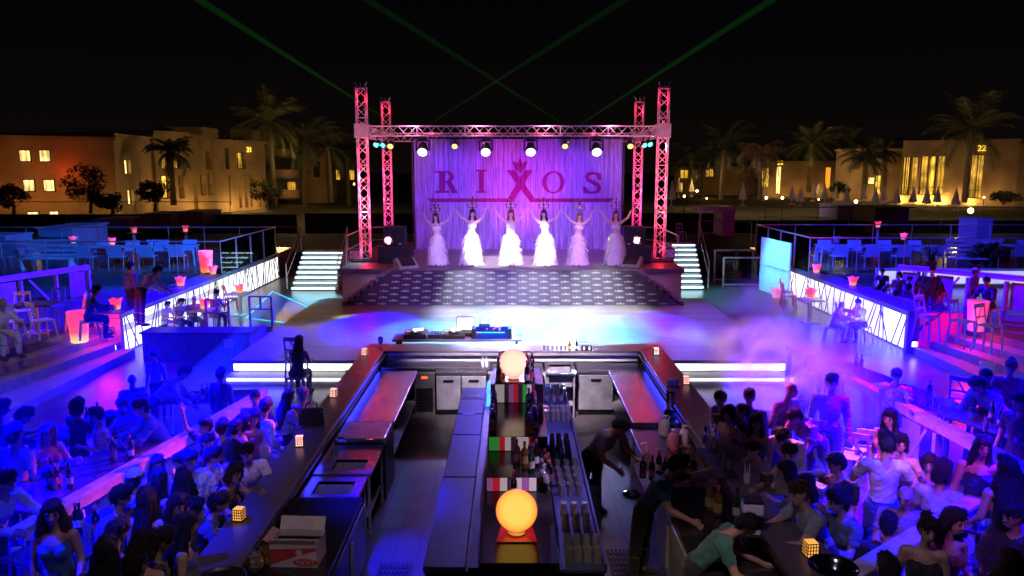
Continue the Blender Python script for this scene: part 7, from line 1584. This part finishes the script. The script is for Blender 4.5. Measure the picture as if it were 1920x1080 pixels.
for px,py,d,p in ((1710,368,97,40),(1800,368,93.6,46),(1860,368,91,50),(1780,320,90,50),(1640,362,103,60),(1580,362,105,50),(1540,362,115.5,50),(1490,362,116.5,50),(1440,362,118.5,50),(1460,362,117.5,50),(1330,345,116,80),(620,330,106,40)): glow(px,py,d,p)
for px,py,d,p in ((520,290,66,420),(575,300,72,240),(1352,300,82,200),(1424,320,78,200),(1516,300,86,420),(1619,330,82,140),(1808,290,70,520),(1310,330,90,240),(640,310,84,240),(1588,300,102,260)): glow(px,py,d,p,(1,.6,.22))
spot('parasol_wash',(10,46,9),(30,70,.5),(.7,.4,.55),5000,70,.9)
# visible beams in the night air
def volmat(name, col, st, scat=None):
    m, nt, N, L = new_mat(name); N.remove(N['Principled BSDF']); e = N.new('ShaderNodeEmission'); e.inputs[0].default_value = (*col,1); e.inputs[1].default_value = st; L.new(e.outputs[0], N['Material Output'].inputs['Volume']); return m
def beam(label, p0, p1, r0_, r1_, m, name='laser_beam', grp='green laser beams'):
    p0, p1 = Vector(p0), Vector(p1); o = MB().cyl(Vector(), p1-p0, r0_, r1_, 16).build(name, m, loc=p0); tag(o, label, 'light beam', grp); return o
LZ = volmat('laser_green', (.01,.22,.012), .19); LZ2 = volmat('laser_green_faint', (.01,.2,.02), .1)
beam('green laser beam at the far left of the sky', atd(728,226,36), atd(352,-14,15), .03,.075, LZ); beam('green laser beam from the top centre left, crossing the other', atd(1062,236,36), atd(668,-14,15), .03,.075, LZ2); beam('green laser beam leaning right, crossing the other in the middle', atd(800,236,36), atd(1192,-14,15), .03,.075, LZ2); beam('green laser beam at the right of the sky', atd(1084,236,36), atd(1468,-14,15), .03,.075, LZ)
beam('broad blue light beam falling over the control booth', (-6.75,20.6,1.05), (-6.6,15.6,.1), .06,.55, volmat('blue_beam', (.01,.02,1), .5), 'light_beam', None)
def smoke(label, c, r, col, dens, em, sc):
    m, nt, N, L = new_mat('smoke_'+label[:6]); N.remove(N['Principled BSDF']); v = N.new('ShaderNodeVolumePrincipled'); v.inputs['Color'].default_value = (*col,1)
    tc = N.new('ShaderNodeTexCoord'); nz = N.new('ShaderNodeTexNoise'); nz.inputs['Scale'].default_value = sc; nz.inputs['Detail'].default_value = 6; nz.inputs['Distortion'].default_value = .8; L.new(tc.outputs['Object'], nz.inputs['Vector'])
    ln = N.new('ShaderNodeVectorMath'); ln.operation = 'LENGTH'; dv = N.new('ShaderNodeVectorMath'); dv.operation = 'DIVIDE'; dv.inputs[1].default_value = r; L.new(tc.outputs['Object'], dv.inputs[0]); L.new(dv.outputs[0], ln.inputs[0])
    a = N.new('ShaderNodeMapRange'); a.inputs[1].default_value = .1; a.inputs[2].default_value = 1; a.inputs[3].default_value = 1; a.inputs[4].default_value = 0; L.new(ln.outputs['Value'], a.inputs[0])
    b_ = N.new('ShaderNodeMapRange'); b_.inputs[1].default_value = .45; b_.inputs[2].default_value = .66; L.new(nz.outputs[0], b_.inputs[0])
    mu = N.new('ShaderNodeMath'); mu.operation = 'MULTIPLY'; L.new(a.outputs[0], mu.inputs[0]); L.new(b_.outputs[0], mu.inputs[1]); m2 = N.new('ShaderNodeMath'); m2.operation = 'MULTIPLY'; m2.inputs[1].default_value = dens; L.new(mu.outputs[0], m2.inputs[0]); L.new(m2.outputs[0], v.inputs['Density'])
    L.new(v.outputs[0], N['Material Output'].inputs['Volume'])
    o = MB().ell((0,0,0), r, 20, 12).build('smoke', m, loc=c); o['kind'] = 'stuff'; o['label'] = label; return o
smoke('pink violet smoke drifting over the crowd right of the bar', (4.6,12.9,1.35), (1.7,2.2,1.0), (.95,.88,.95), 2.2, 0, 1.7)
smoke('violet smoke over the edge of the dance floor on the right', (7.2,19.5,1.1), (2.2,3.0,1.1), (.85,.75,1), .9, 0, 1.5)
def haze(label, x0, x1, y0_, y1_, z1_, dens, col):
    m, nt, N, L = new_mat('haze_'+label[:9]); N.remove(N['Principled BSDF']); v = N.new('ShaderNodeVolumeScatter'); v.inputs['Color'].default_value = (*col,1); v.inputs['Density'].default_value = dens; v.inputs['Anisotropy'].default_value = .2; L.new(v.outputs[0], N['Material Output'].inputs['Volume'])
    o = MB().b2(x0,x1,y0_,y1_,.03,z1_).build('haze', m); o['kind'] = 'stuff'; o['label'] = label
haze('thin blue haze hanging over the crowd left of the bar',-9.6,-3.2,6,16.7,2.2,.0035,(.4,.4,1)); haze('thin violet haze hanging over the crowd right of the bar',3.3,10.4,6,16.7,2.2,.003,(.7,.6,1))
spot('smoke_pink',(2.6,17.5,6.0),(4.5,12.8,1.3),(1,.4,.85),7000,20,.8); spot('smoke_violet',(4,24,7),(7.0,19.5,1),(.18,.0,1),7000,26,.8)
# ================================================================ CAMERA
cam = bpy.data.cameras.new('camera'); co = bpy.data.objects.new('camera', cam); COL.objects.link(co); co.location = (0,0,CH)
co.rotation_euler = (math.pi/2-TH,0,0); cam.sensor_fit = 'HORIZONTAL'; cam.sensor_width = 36; cam.lens = 36*FPX/1920; cam.clip_end = 2000; cam.clip_start = .05; SC.camera = co
SC.view_settings.view_transform = 'Standard'; SC.view_settings.look = 'None'; SC.view_settings.exposure = 0; SC.view_settings.gamma = 1
SC.cycles.use_denoising = True
try: SC.cycles.denoiser = 'OPENIMAGEDENOISE'
except Exception: pass
SC.cycles.max_bounces = 6; SC.cycles.diffuse_bounces = 2; SC.cycles.glossy_bounces = 3; SC.cycles.transparent_max_bounces = 16; SC.cycles.transmission_bounces = 4; SC.cycles.volume_bounces = 0
SC.cycles.sample_clamp_indirect = 4; SC.cycles.caustics_reflective = False; SC.cycles.caustics_refractive = False; SC.cycles.volume_step_rate = 2; SC.cycles.use_light_tree = True; SC.cycles.use_adaptive_sampling = True; SC.cycles.adaptive_threshold = .02
for q in PROTOS + [G_HI, G_WINE]:
    if q.name not in USED: 
        for ch in list(q.children): bpy.data.objects.remove(ch)
        bpy.data.objects.remove(q)
